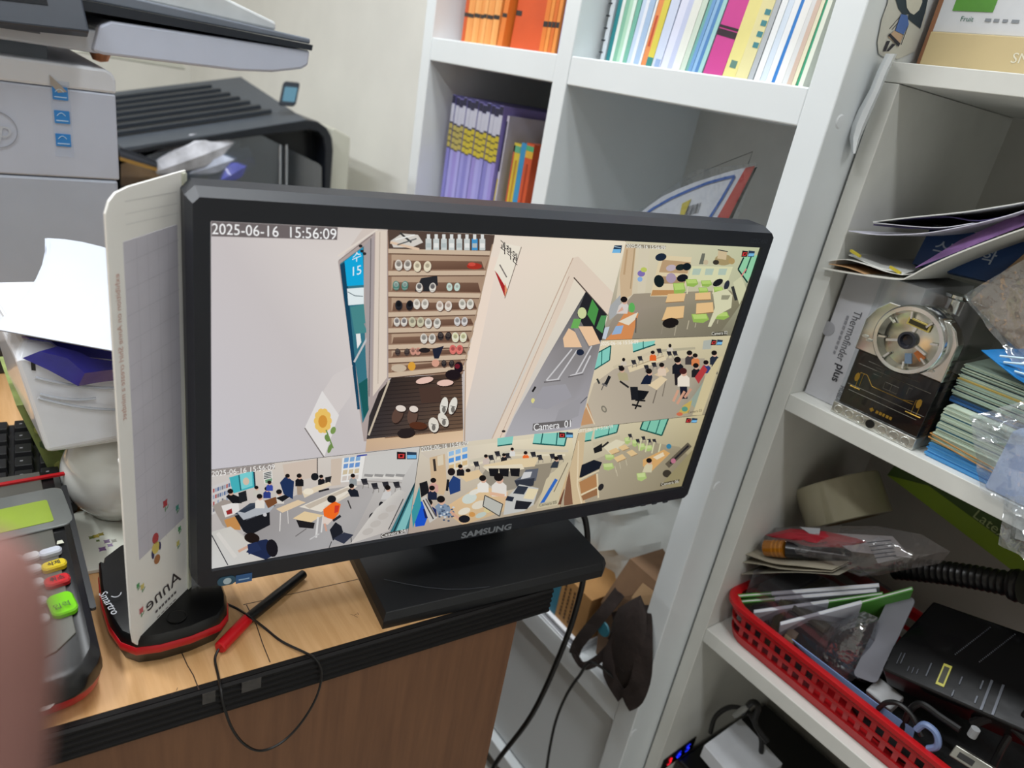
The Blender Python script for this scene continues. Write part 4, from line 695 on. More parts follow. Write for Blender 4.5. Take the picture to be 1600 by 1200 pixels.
p0, p1 = oz(293, 925, DZ + 0.030), oz(350, 905, DZ + 0.030)
part(G().box((-0.026, -0.012, 0), (0.0, 0.026, 0.0012), frame(oz(335, 918, DZ + 0.0285), (1, 0, 0), (0, 1, 0))), 'pad_glass', mat('#3e5054', 0.15), sp)
# ================================================================== stylus with cord
sy = root('stylus', 'black stylus with a red end and a looping cord, lying on the desk', 'stylus', oz(405, 955, DZ))
e0, e1, e2 = oz(343, 1013, DZ + 0.0052), oz(386, 968, DZ + 0.0052), oz(474, 897, DZ + 0.0052)
ax = (e1 - e0).normalized()
part(G().tube([e0, e0 + ax * .001, e1], [0.0040, 0.0050, 0.0050], 14), 'red_sleeve', mat('#c3141d', 0.3), sy, smooth=True)
part(G().tube([e1 - ax * .001, e1 + (e2 - e1) * .5, e2], [0.0046, 0.0046, 0.0040], 14), 'barrel', mat('#0b0b0d', 0.35), sy, smooth=True)
xf = -0.389
lp = [e0 - ax * .001, oz(336, 1030, DZ + .003), oz(341, 1056, DZ + 0.0015), oz(345, 1078, DZ + 0.002)]
lp += [ox(349, 1100, xf), ox(362, 1137, xf + .003), ox(382, 1163, xf + .004), ox(408, 1173, xf + .004), ox(440, 1160, xf + .004), ox(470, 1130, xf + .004), ox(494, 1090, xf + .004), ox(503, 1052, xf + .004)]
lp += [oz(494, 1030, DZ + .006), oz(475, 1019, DZ + .0035), oz(440, 1002, DZ + .0015), oz(412, 980, DZ + .0015), oz(392, 965, DZ + .011), oz(372, 952, DZ + .004), oz(355, 944, DZ + 0.006)]
part(G().tube(smoothpath(lp, 6), 0.0010, 6), 'cord', rub, sy, smooth=True)
# ================================================================== card terminal
ct = root('card_terminal', 'grey and black card payment terminal with coloured keys beside the finger', 'card terminal', (-0.53, 0.0, DZ))
x0, x1, ya, yb = -0.655, -0.415, -0.058, 0.046
def th(x): return DZ + 0.034 + (-0.42 - x) * 0.10
TN = V(0.10, 0, 1).normalized(); TP = V(-0.42, 0, DZ + 0.034)
def tk(x, y, h=0.0): return onp(x, y, TP + TN * h, TN)
TF = lambda p: frame(p, (0, 1, 0), TN.cross(V(0, 1, 0)), TN)
def tloop(inx, h, front=0.0):
    pts = []
    w2, cy = (yb - ya) / 2 - inx, (yb + ya) / 2
    for px, py in rrect(2 * w2, (x1 - x0) - 2 * inx, (0.026, 0.010, 0.010, 0.026), 6): pts.append((-0.535 - py + 0.0, cy + px))
    return [V(x, y, h(x)) for x, y in pts]
part(G().loft([tloop(0.010, lambda x: DZ + 0.0008), tloop(0.002, lambda x: DZ + 0.010), tloop(0.001, lambda x: DZ + 0.017)]), 'red_base', mat('#b1131c', 0.35), ct, smooth=True)
part(G().loft([tloop(0.0012, lambda x: DZ + 0.0165), tloop(0.0, lambda x: DZ + 0.020), tloop(0.001, lambda x: th(x) - 0.006), tloop(0.006, lambda x: th(x) - 0.0005)]), 'body', mat('#0e0e10', 0.3), ct, smooth=True)
face = part(G().loft([[V(x, y, th(x) - 0.002) for x, y in q] for q in ([( -0.648, -0.045), (-0.648, 0.031), (-0.455, 0.033), (-0.443, 0.02), (-0.437, 0.0), (-0.437, -0.045)],)] + [[V(x, y, th(x) + 0.0012) for x, y in q] for q in ([( -0.648, -0.045), (-0.648, 0.031), (-0.455, 0.033), (-0.443, 0.02), (-0.437, 0.0), (-0.437, -0.045)],)]), 'keypad_face', mat('#56554f', 0.42), ct, bevel=0.0006)
part(G().prism(rrect(0.004, 0.15, 0.0015, 3), 0.0003, 0.003, TF(tk(121, 850, 0.0))), 'card_slot', mat('#2e2f31', 0.35), ct)
def key(x, y, w_, h_, c, r=0.0035, rot=8, hh=0.0045, s=None, name='key'):
    M = TF(tk(x, y, 0.001)) @ rotm('Z', rot)
    pr = rrect(w_, h_, r, 5); pr2 = rrect(w_ - .002, h_ - .002, r * .8, 5)
    k = part(G().loft([[M @ V(a, b, 0) for a, b in pr], [M @ V(a, b, hh - .0012) for a, b in pr], [M @ V(a, b, hh) for a, b in pr2]]), name, c, ct, smooth=True)
    if s: text(s, h_ * 0.52, M @ Matrix.Translation((0, 0, hh + 0.0002)), 'key_lettering', mat('#141414', 0.5), k, bold=0.0001)
    return k
key(79, 866, 0.0155, 0.0075, mat('#b9bdc8', 0.2, coat=0.6), s=None)
key(85, 887, 0.0165, 0.0090, mat('#c9b11a', 0.2, coat=0.6), s='삭제')
key(90, 911, 0.0165, 0.0100, mat('#b01a22', 0.2, coat=0.6), s='취소')
key(98, 948, 0.0165, 0.0215, mat('#6fbf13', 0.2, coat=0.6), r=0.005, s=None)
text('입력', 0.0060, TF(tk(97, 946, 0.0075)) @ rotm('Z', 8), 'key_lettering', mat('#101a08', 0.5), ct)
clr = mat('#c2c3c4', 0.15, coat=0.6)
for x, y in ((55, 873), (58, 893), (62, 915), (66, 944), (69, 972)): key(x - 6, y, 0.0120, 0.0085, clr, hh=0.004)
for x, y in ((28, 878), (31, 900), (34, 925), (37, 953), (40, 985)): key(x - 6, y, 0.0120, 0.0085, clr, hh=0.004)
wf = tk(48, 800, 0.0)
dsp = part(G().prism(rrect(0.062, 0.052, 0.008, 5), 0.0010, 0.0032, TF(tk(38, 806, 0)) @ rotm('Z', 4)), 'display_window', mat('#6f7270', 0.12, coat=0.5), ct, smooth=False, bevel=0.001)
part(G().prism(rrect(0.040, 0.029, 0.002, 3), 0.0032, 0.0036, TF(tk(34, 812, 0)) @ rotm('Z', 4)), 'display', mat('#8fa53c', 0.3), ct)
part(G().prism(rrect(0.078, 0.0035, 0.001, 3), 0.001, 0.003, TF(tk(20, 757, 0)) @ rotm('Z', 2)), 'red_stripe', mat('#b1131c', 0.35), ct)
g = G().prism([(-.0025, -.002), (.0025, -.002), (.0016, .0018), (-.0016, .0018)], 0.0012, 0.0016, TF(tk(94, 849, 0))); part(g, 'card_symbol', mat('#c9c9b8', 0.5), ct)
part(G().prism(rrect(0.042, 0.014, 0.006, 4), -0.001, 0.003, frame(V(-0.4205, -0.005, DZ + 0.020), (0, 1, 0), V(-0.75, 0, 0.66))), 'printer_cover', mat('#b6a9a6', 0.15, coat=0.4), ct)
# ================================================================== keyboard
kb = root('keyboard', 'black computer keyboard behind the card terminal', 'keyboard', (-0.755, -0.16, DZ))
KM = Matrix.Translation((-0.755, -0.16, DZ)) @ rotm('Z', -4)
part(G().box((-0.085, -0.225, 0.002), (0.085, 0.225, 0.016), KM), 'keyboard_body', mat('#101012', 0.4), kb, bevel=0.004)
kp = G()
for r in range(6):
    for c_ in range(20):
        yy = 0.205 - c_ * 0.0205; xx = -0.068 + r * 0.0262
        if c_ in (4,): continue
        top_ = [(-.0062, -.0062), (.0062, -.0062), (.0062, .0062), (-.0062, .0062)]
        g = G().loft([[KM @ V(xx + a * 1.75, yy + b * 1.4, 0.014) for a, b in top_], [KM @ V(xx + a * 1.35, yy + b * 1.12, 0.0235) for a, b in top_]])
        k = part(g, 'key', mat('#161619', 0.45), kb, bevel=0.0006)
        if c_ < 6: part(G().box((xx - .001, yy - .003, 0.0235), (xx + .001, yy - .0005, 0.0237), KM), 'key_mark', mat('#8d8d92', 0.6), k)
# ================================================================== printed carton, wrapped pack and papers
pc = root('printed_carton', 'small green printed carton under the wrapped paper pack', 'carton', (-0.77, 0.085, DZ))
zc = DZ + 0.093
part(G().loft([[V(-0.712, 0.047, DZ), V(-0.712, 0.14, DZ), V(-0.83, 0.14, DZ), V(-0.83, 0.035, DZ)], [V(-0.712, 0.022, zc), V(-0.712, 0.145, zc), V(-0.83, 0.145, zc), V(-0.83, 0.016, zc)]]), 'carton_body', mat('#8f9c5c', 0.5, var=0.25, scale=60), pc)
for y, z, r, c in ((0.040, .066, .007, '#b9bd6a'), (0.044, .050, .008, '#5d7550'), (0.060, .060, .010, '#a3b062'), (0.056, .042, .006, '#6f8a4a'), (0.072, .050, .009, '#506a4a'), (0.052, .024, .006, '#b9bd6a'), (0.055, .012, .005, '#6f8a4a'), (0.064, .020, .007, '#506a4a'), (0.072, .009, .006, '#a8b35f'), (0.080, .025, .007, '#5d7550'), (0.060, .028, .003, '#8a4a3a'), (0.075, .017, .003, '#7c4a3c'), (0.09, .014, .008, '#a3b062')):
    part(G().prism([(y + r * math.cos(k * .7), DZ + z + r * .8 * math.sin(k * .7)) for k in range(9)], -0.7115, -0.7110, Matrix(((0, 0, 1, 0), (1, 0, 0, 0), (0, 1, 0, 0), (0, 0, 0, 1)))), 'printed_fruit', mat(c, 0.5), pc)
PX = -0.605
pk = root('wrapped_paper_pack', 'white and blue plastic wrapped paper pack on the printed carton', 'paper pack', (-0.70, 0.09, zc))
zt = CAM.z - 0.2500
def fr(x, y, d=0.0): return ox(x, y, PX + d)
A_ = [fr(76, 716, -.012), fr(260, 690, -.012), fr(260, 690, -.012) + V(-.14, .02, 0), fr(76, 716, -.012) + V(-.14, -.012, 0)]
A_ = [V(p.x, p.y, zc + .0008) for p in A_]
A2 = [fr(73, 706), fr(265, 670), fr(265, 680) + V(-.16, .02, 0), fr(73, 706) + V(-.16, -.015, 0)]
B_ = [fr(24, 562), fr(265, 600), fr(265, 600) + V(-.16, .02, .0), fr(24, 562) + V(-.16, -.012, 0)]
C_ = [fr(36, 532, -.014), fr(265, 575, -.014), V(PX - .16, .14, zt + .004), V(PX - .16, .012, zt + .004)]
C_ = [V(p.x, p.y, zt + .004) for p in C_]
plast = mat('#eef1f8', 0.22, var=0.03, bump=0.25, bscale=35, coat=0.4)
part(G().loft([A_, A2, B_, C_]), 'wrapper', plast, pk, bevel=0.003)
blu = mat('#2b2a86', 0.16, var=0.15, scale=50, coat=0.6, bump=0.3, bscale=60)
def xq(x, y, X=-0.690): return ox(x, y, X + 0.0915)
flap = [[xq(36, 559, -.6915), xq(62, 549, -.688), xq(90, 541, -.690)], [xq(75, 577, -.684), xq(105, 560, -.682), xq(125, 552, -.688)], [xq(122, 602, -.678), xq(132, 583, -.676), xq(140, 560, -.686)], [xq(152, 596, -.684), xq(165, 578, -.680), xq(172, 565, -.688)], [xq(200, 590, -.688), xq(205, 575, -.684), xq(210, 562, -.690)]]
part(G().sheet(flap, 0.0012), 'blue_flap', blu, pk, smooth=True)
part(G().sheet([[xq(34, 527, -.712), xq(75, 531, -.708), xq(120, 538, -.704), xq(200, 552, -.700)], [xq(45, 530, -.708), xq(78, 535, -.702), xq(105, 556, -.692), xq(200, 566, -.692)]], 0.0012), 'blue_band', blu, pk)
part(G().sheet([[xq(48, 564, -.6935), xq(55, 566, -.6935)], [xq(49, 578, -.6935), xq(56, 579, -.6935)]], 0.0006), 'black_mark', mat('#111111', 0.4), pk)
for k, (p, q) in enumerate((((55, 590), (185, 606)), ((60, 622), (188, 640)), ((62, 616), (150, 622)))):
    part(G().tube([xq(p[0] + (q[0] - p[0]) * t, p[1] + (q[1] - p[1]) * t + 5 * math.sin(3 * t), -.6915) for t in (0, .2, .4, .6, .8, 1)], 0.0012, 6), 'wrapper_fold', mat('#c9ced8', 0.25), pk, smooth=True)
lp_ = root('loose_paper', 'fanned pile of blank white paper sheets lying on the wrapped pack', 'paper', (-0.80, 0.075, zt + 0.015))
for k in range(6):
    z = zt + 0.010 + k * 0.0015; rot = (k - 3) * 0.6; rows_ = []
    for i in range(7):
        t = i / 6; row = []
        for j in range(6):
            s = j / 5
            # near edge (t = 0) to far edge (t = 1), left (s = 0) to right (s = 1)
            a = oz(-14, 507, z); b = oz(215, 549, z); c_ = oz(72 + k % 3 * 2, 391, z); d = oz(205, 401, z)
            p = (a * (1 - s) + b * s) * (1 - t) + (c_ * (1 - s) + d * s) * t
            bow = V(0, 0.030 * t * (1 - t) * 4 * (1 - s) * 0.35, 0)
            row.append(p + bow + V(0, 0, 0.012 * (t ** 2) * (0.4 + 0.6 * (1 - s)) - 0.003 * (1 - t) ** 2 + 0.002 * math.sin(5 * s) * t) + V((k % 3 - 1) * .002, (k % 2) * .002, 0))
        rows_.append(row)
    part(G().sheet(rows_, 0.0003), 'sheet', mat('#c3c9d6', 0.7, var=0.01), lp_, smooth=True)
# ================================================================== white round jar on a coaster
jr = root('round_jar', 'glossy white round ceramic jar between card terminal and memo board', 'jar', (-0.635, 0.090, DZ))
glz = mat('#dcdcd6', 0.08, var=0.03, coat=1.0)
JC = ox(189, 768, -0.650); JM = Matrix.Translation((JC.x, JC.y, DZ + 0.0045)); RJ = 0.0480
part(G().lathe([(0.001, 0.0), (0.024, 0.0), (0.028, 0.003)] + [(RJ * math.cos(t), 0.0435 + RJ * .97 * math.sin(t)) for t in [-0.85 + 0.13 * k for k in range(18)]] + [(0.001, 0.0905)], JM, 40), 'jar_body', glz, jr, smooth=True)
co = root('coaster', 'pale coaster with drawn flowers under the white jar', 'coaster', (-0.60, 0.078, DZ))
COM = frame(V(-0.606, 0.0905, DZ), (0.99, -0.12, 0), (0.12, 0.99, 0))
part(G().prism(rrect(0.092, 0.085, 0.006, 4), 0.0004, 0.004, COM), 'tile', mat('#cfd0c4', 0.35, var=0.03), co, bevel=0.0006)
for px, py, r, c in ((150, 838, .0035, '#a9983a'), (158, 835, .003, '#8b7f2f'), (143, 840, .003, '#6f7a3a'), (167, 846, .0035, '#7d6a86'), (172, 852, .003, '#8a7896'), (160, 858, .004, '#6e4f7c'), (178, 845, .003, '#9a9a90'), (153, 845, .002, '#5f6f3a')):
    q = oz(px, py, DZ + 0.0041); part(G().prism([(r * math.cos(k * .785) * (1 if k % 2 else .55), r * math.sin(k * .785) * (1 if k % 2 else .55)) for k in range(8)], 0.0, 0.0003, Matrix.Translation(q)), 'flower_print', mat(c, 0.5), co)
# ================================================================== office printer on the desk
hp = root('office_printer', 'grey multifunction office printer with blue stickers at the left', 'printer', (-1.22, 0.02, DZ))
gry = mat('#b6bccb', 0.45, var=0.02, bump=0.03, bscale=900); gry2 = mat('#d2d5db', 0.4, var=0.02); dkg = mat('#2c323c', 0.35); drk = mat('#1c222c', 0.3)
HX = -1.0; HZ = CAM.z
y1 = 0.1625
part(G().box((-1.42, -0.30, DZ + 0.036), (HX, y1 - 0.003, HZ - 0.196)), 'lower_body', mat('#a9b0be', 0.45, var=0.02, bump=0.03, bscale=900), hp, bevel=0.003)
part(G().box((-1.42, -0.30, DZ + 0.0005), (HX + 0.004, y1, DZ + 0.035)), 'base_plinth', mat('#22262c', 0.4), hp, bevel=0.003)
part(G().box((-1.42, -0.30, HZ - 0.195), (HX, y1 - 0.001, HZ - 0.096)), 'front_door', gry, hp, bevel=0.002)
part(G().prism([(-0.30, HZ - 0.0955), (y1, HZ - 0.0955), (y1, HZ - 0.080), (y1 - .003, HZ - 0.073), (y1 - .010, HZ - .0695), (-0.30, HZ - 0.0695)], -1.42, HX, Matrix(((0, 0, 1, 0), (1, 0, 0, 0), (0, 1, 0, 0), (0, 0, 0, 1)))), 'upper_rim', gry2, hp, bevel=0.003)
part(G().box((-1.40, -0.28, HZ - 0.070), (HX - 0.04, 0.100, HZ - 0.040)), 'scanner_neck', mat('#80868f', 0.5), hp)
part(G().box((-1.40, -0.30, HZ - 0.0545), (HX - 0.012, 0.150, HZ - 0.030)), 'scanner_front', gry2, hp, bevel=0.003)
SMx = Matrix(((0, 0, 1, 0), (1, 0, 0, 0), (0, 1, 0, 0), (0, 0, 0, 1)))
part(G().prism([(0.140, HZ - 0.052), (0.150, HZ - 0.054), (0.30, HZ - 0.050), (0.345, HZ - 0.045), (0.382, HZ - 0.036), (0.391, HZ - 0.030), (0.3925, HZ - 0.012), (0.16, HZ - 0.017), (0.148, HZ - 0.024)], -1.44, HX + 0.004, SMx), 'scanner_body', mat('#bcc3d4', 0.45, var=0.02), hp, bevel=0.003)
part(G().prism([(-0.30, HZ - 0.012), (0.394, HZ - 0.0115), (0.395, HZ - 0.0045), (-0.30, HZ + 0.004)], -1.44, HX + 0.006, SMx), 'glass_gap', drk, hp)
part(G().prism([(-0.30, HZ + 0.004), (0.393, HZ - 0.004), (0.393, HZ + 0.0025), (-0.30, HZ + 0.030)], -1.44, HX + 0.002, SMx), 'scanner_lid', mat('#6a717c', 0.4), hp, bevel=0.002)
part(G().prism([(-0.30, HZ + 0.026), (0.352, HZ + 0.0042), (0.352, HZ + 0.014), (0.10, HZ + 0.08), (-0.30, HZ + 0.08)], -1.43, HX - 0.012, SMx), 'document_feeder', mat('#c6cacb', 0.45), hp, bevel=0.003)
PMx = frame(V(HX + 0.012, 0.0, HZ - 0.005), V(0, 1, 0), V(-0.42, 0, 0.9).normalized())
scn = part(G().prism([(-0.16, -0.050), (0.134, -0.033), (0.124, 0.075), (-0.16, 0.075)], -0.008, 0.008, PMx), 'control_panel', dkg, hp, bevel=0.002)
part(G().prism([(-0.15, -0.030), (0.098, -0.012), (0.092, 0.060), (-0.15, 0.060)], 0.008, 0.0086, PMx), 'touch_screen', mat('#1d2025', 0.12), hp)
part(G().box((HX, -0.2, HZ - 0.0425), (HX + 0.0008, 0.091, HZ - 0.0405), ), 'panel_seam', mat('#6d727b', 0.5), hp)
for k, (x, y) in enumerate(((94, 146), (97, 183), (99, 219))):
    p = ox(x, y, HX + 0.0009); s_ = part(G().prism(rrect(0.0150, 0.0140, 0.0006, 2), -0.0006, 0.0003, frame(p, (0, 1, 0), (0, 0, 1))), 'blue_sticker', mat('#2f7fc6', 0.4), hp)
    part(G().tube([p + V(0.0005, -0.005 + 0.0014 * j, 0.001 + 0.0035 * math.sin(j * .5)) for j in range(7)], 0.0004, 5), 'sticker_swoosh', mat('#bcd8ee', 0.4), s_)
    part(G().box((-0.006, -0.0045, 0.0003), (0.006, -0.0035, 0.0006), frame(p, (0, 1, 0), (0, 0, 1))), 'sticker_print', mat('#bcd8ee', 0.4), s_)
p = ox(97, 185, HX + 0.0006); part(G().box((-0.0095, -0.043, -0.0004), (0.0095, 0.040, 0.0002), frame(p, (0, 1, 0), (0, 0, 1))), 'clear_tape', film('#fafcff', 0.02, 0.2, 0.10, 0.05, 40), hp)
p = ox(93, 132, HX + 0.001); part(G().prism([(-0.009, 0.009), (0.007, -0.007), (-0.002, -0.009), (-0.009, 0.0)], 0, 0.0006, frame(p, (0, 1, 0), (0, 0, 1))), 'tape_flap', mat('#a59c92', 0.5), hp)
p = ox(-6, 202, HX + 0.0006); part(G().lathe([(0.0195, 0.0), (0.0195, 0.0006), (0.0190, 0.0006), (0.0190, 0.0)], frame(p, (0, 1, 0), (0, 0, 1)), 40, cap=False), 'round_emblem', mat('#8a8f99', 0.35), hp)
text('hp', 0.027, frame(p + V(0.0006, 0, 0), (0, 1, 0), (0, 0, 1)), 'emblem_lettering', mat('#b4b9c2', 0.35), hp, shear=0.2)
p = ox(155, 88, HX - 0.14)
single(G().lathe([(0.001, 0), (0.009, 0.002), (0.012, 0.010), (0.009, 0.018), (0.001, 0.02)], Matrix.Translation(ox(157, 97, -1.13)), 14), 'orange_packet', mat('#c98c66', 0.5, var=0.3, scale=80), 'small orange packet lying behind the grey printer rim', 'packet', smooth=True)
# ================================================================== black copier behind
cp = root('floor_copier', 'black and cream copier with ribbed top behind the grey printer', 'copier', (-2.1, 0.6, 0))
KX = -1.90
bkp = mat('#4d535b', 0.45, var=0.05, bump=0.05, bscale=500); bkd = mat('#171b22', 0.35); crm = mat('#c9c8ba', 0.5, var=0.02)
def cx(x, y, X=KX): p = ox(x, y, X); return (p.y, p.z)
out_ = [cx(150, 300), cx(150, 244), cx(262, 222), cx(330, 211), cx(400, 199), cx(478, 187), cx(497, 190), cx(511, 200), cx(519, 215), cx(521, 235), cx(516, 310), cx(510, 420)]
inn_ = [cx(400, 420), cx(507, 312), cx(508, 235), cx(505, 215), cx(497, 206), cx(484, 203), cx(400, 213), cx(330, 222), cx(258, 232), cx(160, 252), cx(160, 300)]
part(G().prism(out_ + inn_, KX - 0.55, KX, SMx), 'black_frame', bkd, cp, bevel=0.003)
part(G().prism([cx(152, 420, KX - .05), cx(152, 250, KX - .05), cx(258, 230, KX - .05), cx(484, 204, KX - .05), cx(508, 230, KX - .05), cx(508, 420, KX - .05)], KX - 0.10, KX - 0.07, SMx), 'inner_wall', mat('#12161c', 0.3, var=0.35, scale=7), cp)
part(G().prism([cx(190, 420), cx(190, 258), cx(245, 240), cx(385, 210), cx(402, 208), cx(500, 257), cx(505, 262), cx(505, 420)], KX - 0.012, KX - 0.010, SMx), 'clear_window', film('#aab4c0', 0.22, 0.06, 0.05, 0.05, 10), cp)
for x in (438, 448): part(G().tube([ox(x, 226, KX - .008), ox(x - 1, 420, KX - .008)], 0.0030, 8), 'window_reflection', mat('#c7ccd2', 0.25, metal=0.7), cp, smooth=True)  # pale vertical reflections in the window, modelled as thin rods
for a, b, c_, w_ in (((240, 262), (370, 216), '#d3d4dc', .030), ((270, 275), (390, 238), '#c3cadc', .020), ((330, 285), (395, 250), '#5a60b4', .020), ((300, 230), (350, 215), '#d88a60', .007), ((250, 250), (290, 285), '#cdd3e4', .010)):
    P0, P1 = ox(a[0], a[1], KX - .036), ox(b[0], b[1], KX - .036); part(G().tube([P0, (P0 + P1) / 2 + V(0.01, 0, 0.006), P1], [w_, w_ * 1.4, w_ * .7], 8), 'wrapped_supply', mat(c_, 0.25, var=0.3, scale=25, coat=0.5), cp, smooth=True)
for k in range(4):
    P0 = ox(188, 233 + k * 5, KX + .01); P1 = ox(246, 256 + k * 3, KX + .01); part(G().prism([(-.0, -.004), (1, -.004), (1, .004), (0, .004)], -0.05, 0.0, frame(P0, (P1 - P0), (0, 0, 1)) @ Matrix.Diagonal(((P1 - P0).length, 1, 1, 1))), 'paper_stop', mat(['#30343c', '#4a4e57', '#3a3d45', '#a07a3c'][k], 0.4), cp)
# ribbed top
tA, tB, tC, tD = ox(150, 238, KX), ox(478, 187, KX), ox(330, 128, KX - 0.55), ox(150, 145, KX - 0.55)
tC = tB + V(-0.55, 0, 0.05); tD = tA + V(-0.55, 0, 0.05)
part(G().sheet([[tA, tB], [tD, tC]], 0.006), 'top_cover', bkp, cp)
for k in range(7):
    t = 0.18 + k * 0.105; a = tA * (1 - t) + tD * t + V(0, 0, .0085); b = tB * (1 - t) + tC * t + V(0, 0, .0085); b = a + (b - a) * (0.88 - 0.02 * k)
    part(G().prism([(0, -.008), (1, -.008), (1, .008), (0, .008)], -0.004, 0.004, frame(a, (b - a), V(-1, 0, .09)) @ Matrix.Diagonal(((b - a).length, 1, 1, 1))), 'top_rib', mat('#2e343c', 0.4), cp)
P = tD + (tC - tD) * .45; part(G().prism([(0.2, HZ - 0.6), (0.90, HZ - 0.6), (0.893, HZ - 0.225), (0.845, HZ - 0.206), (0.836, HZ - 0.21), (0.832, HZ - 0.42), (0.2, HZ - 0.42)], KX - 0.70, KX - 0.04, SMx), 'cream_body', crm, cp, bevel=0.004)
part(G().prism([(0.30, HZ - 0.14), (0.60, HZ - 0.145), (0.585, HZ - 0.118), (0.45, HZ - 0.112), (0.36, HZ - 0.118)], KX - 0.75, KX - 0.60, SMx), 'cream_hood', crm, cp, bevel=0.004)
part(G().box((KX - 0.70, 0.2, 0.0), (KX - 0.02, 0.90, HZ - 0.602)), 'lower_cabinet', mat('#b9b9ae', 0.5), cp, bevel=0.004)
q = ox(452, 147, KX - 0.06); tb = part(G().prism(rrect(0.042, 0.062, 0.007, 4), -0.006, 0.006, frame(q, V(0.1, 1, 0.05), V(-0.25, 0.25, 0.95))), 'paper_flag', mat('#272f3a', 0.35), cp, bevel=0.001)
part(G().prism(rrect(0.032, 0.038, 0.003, 4), 0.006, 0.0068, frame(q + V(0, 0, -.002), V(0.1, 1, 0.05), V(-0.25, 0.25, 0.95))), 'flag_face', mat('#5f8da3', 0.3), tb)
# ================================================================== books in the tall bookcase
pg = mat('#e6e3da', 0.8, var=0.03)
ORD = ['first', 'second', 'third', 'fourth', 'fifth', 'sixth', 'seventh', 'eighth', 'ninth', 'tenth', 'eleventh', 'twelfth', 'thirteenth']
def book(name, x, yf, z, th_, h, depth, tiltdeg, c, label, group=None, bands=(), wide=None, rough=0.45, txt=None, yaw=0, pages=None):
    """book standing spine out: x left lower corner, yf spine plane, z board"""
    M = Matrix.Translation((x, yf, z)) @ rotm('Z', yaw) @ rotm('Y', tiltdeg)
    r = root(name, label, 'book', (x + th_ / 2, yf, z), group)
    t = min(0.0007, th_ * 0.18)
    g = G().box((0, 0, 0), (th_, t, h), M); g.box((0, t, 0), (t, depth, h), M); g.box((th_ - t, t, 0), (th_, depth, h), M)
    part(g, 'cover', mat(c, rough, var=0.04), r)
    part(G().box((t * 1.05, t, 0.0015), (th_ - t * 1.05, depth - 0.002, h - 0.0015), M), 'pages', pages or pg, r)
    for b in bands:
        z0, z1, bc_ = b[:3]; a0, a1 = (b[3], b[4]) if len(b) > 3 else (0.0, 1.0)
        part(G().box((a0 * th_ + .0001, -0.00025, z0 * h), (a1 * th_ - .0001, 0.0, z1 * h), M), 'spine_print', mat(bc_, 0.5), r)
    if txt:
        s, size, tc_, zc_ = txt
        text(s, size, M @ Matrix.Translation((th_ / 2, -0.0005, zc_ * h)) @ Matrix.Rotation(math.radians(90), 4, 'X') @ rotm('Z', -90), 'spine_lettering', mat(tc_, 0.5), r)
    return r
Z1 = 0.818      # lower cell floor
Z2 = 1.1995     # upper cell floor
# purple workbooks, lower left cell
xs = oy(687, 315, .70).x; xe = oy(765, 320, .70).x
N = 13; w_ = (xe - xs) / N
hB = CAM.z - 0.0425 - Z1
for k in range(N):
    c = ['#8380c8', '#a09ddc', '#968bd2', '#a5a2e0', '#9896d8'][k % 5]; fade = '#b9ab5a' if k < 4 else '#cdbb33'
    t = w_ * (0.86 + 0.1 * ((k * 7) % 3) / 2)
    bands = [(0.955, 0.997, '#272543'), (0.855, 0.953, '#c9cbdc'), (0.845, 0.855, '#272543')]
    for q in range(4): bands += [(0.845 - 0.034 * (q + 1) + .007, 0.845 - 0.034 * q, fade), (0.845 - 0.034 * (q + 1), 0.845 - 0.034 * (q + 1) + .007, '#2a2838')]
    book('workbook', xs + k * w_, .70 + 0.0004 * ((k * 5) % 3), Z1, t, hB - 0.002 * (k % 3), 0.20, 0.0, c, ORD[k] + ' thin purple workbook from the left, with yellow striped spine, in the lower left cell', 'purple workbooks in the lower left cell', bands)
xr = xe + 0.004
M = Matrix.Translation((xr, .705, Z1))
book('workbook', xr - .003, .704, Z1, 0.006, hB - .012, 0.2, 1.0, '#c3bfd2', 'pale lavender book right after the purple workbooks', None, [(0.70, 0.97, '#2a2a3a', 0, .5), (0.45, 0.66, '#c8b648', 0, .5)])
# slanted grey brochure facing the viewer behind the small bright booklets
r = root('brochure', 'large pale grey brochure leaning behind three bright booklets', 'brochure', (-0.90, .80, Z1))
part(G().box((-0.975, .835, Z1), (-0.83, .842, Z1 + .285)), 'cover', mat('#c9c8c4', 0.5, var=0.05), r)
part(G().box((-0.955, .8345, Z1 + .238), (-0.925, .835, Z1 + .243)), 'title_print', mat('#4f7fa0', 0.5), r)
text('수학', 0.03, Matrix.Translation((-0.868, .8347, Z1 + .165)) @ rotm('X', 90), 'title_print', mat('#2d3340', 0.5), r)
for k, (px0, px1, ptop, c, lab, bd) in enumerate(((792, 803, 219, '#d9c23a', 'thin yellow and red booklet between purple workbooks and blue booklet', [(0.945, 0.985, '#5fae8a'), (0.60, 0.90, '#b98a2c', .45, .75), (0.0, 0.585, '#eceae2'), (0, .985, '#c9543a', 0, .2)]), (803, 811, 219, '#3793c8', 'thin sky blue booklet between yellow and orange booklets', [(0.0, 0.2, '#49a5d6')]), (811, 823, 219, '#d2562b', 'thin orange booklet with rainbow top next to the divider', [(0.955, 0.985, '#4fae7a'), (0.915, 0.955, '#e0b13a'), (0.0, 0.60, '#e5e2d8'), (.64, .88, '#a63a1c', .35, .6)]))):
    xa, xb = oy(px0, 300, .705).x, oy(px1, 300, .705).x; zt_ = oy(px0, ptop, .705).z
    book('booklet', xa, .705, Z1, xb - xa - .0005, zt_ - Z1, 0.17, 0.0, c, lab, None, bd)
r = root('folded_leaflet', 'cream folded leaflet slumped beside the bookcase divider', 'leaflet', (-0.86, .74, Z1))
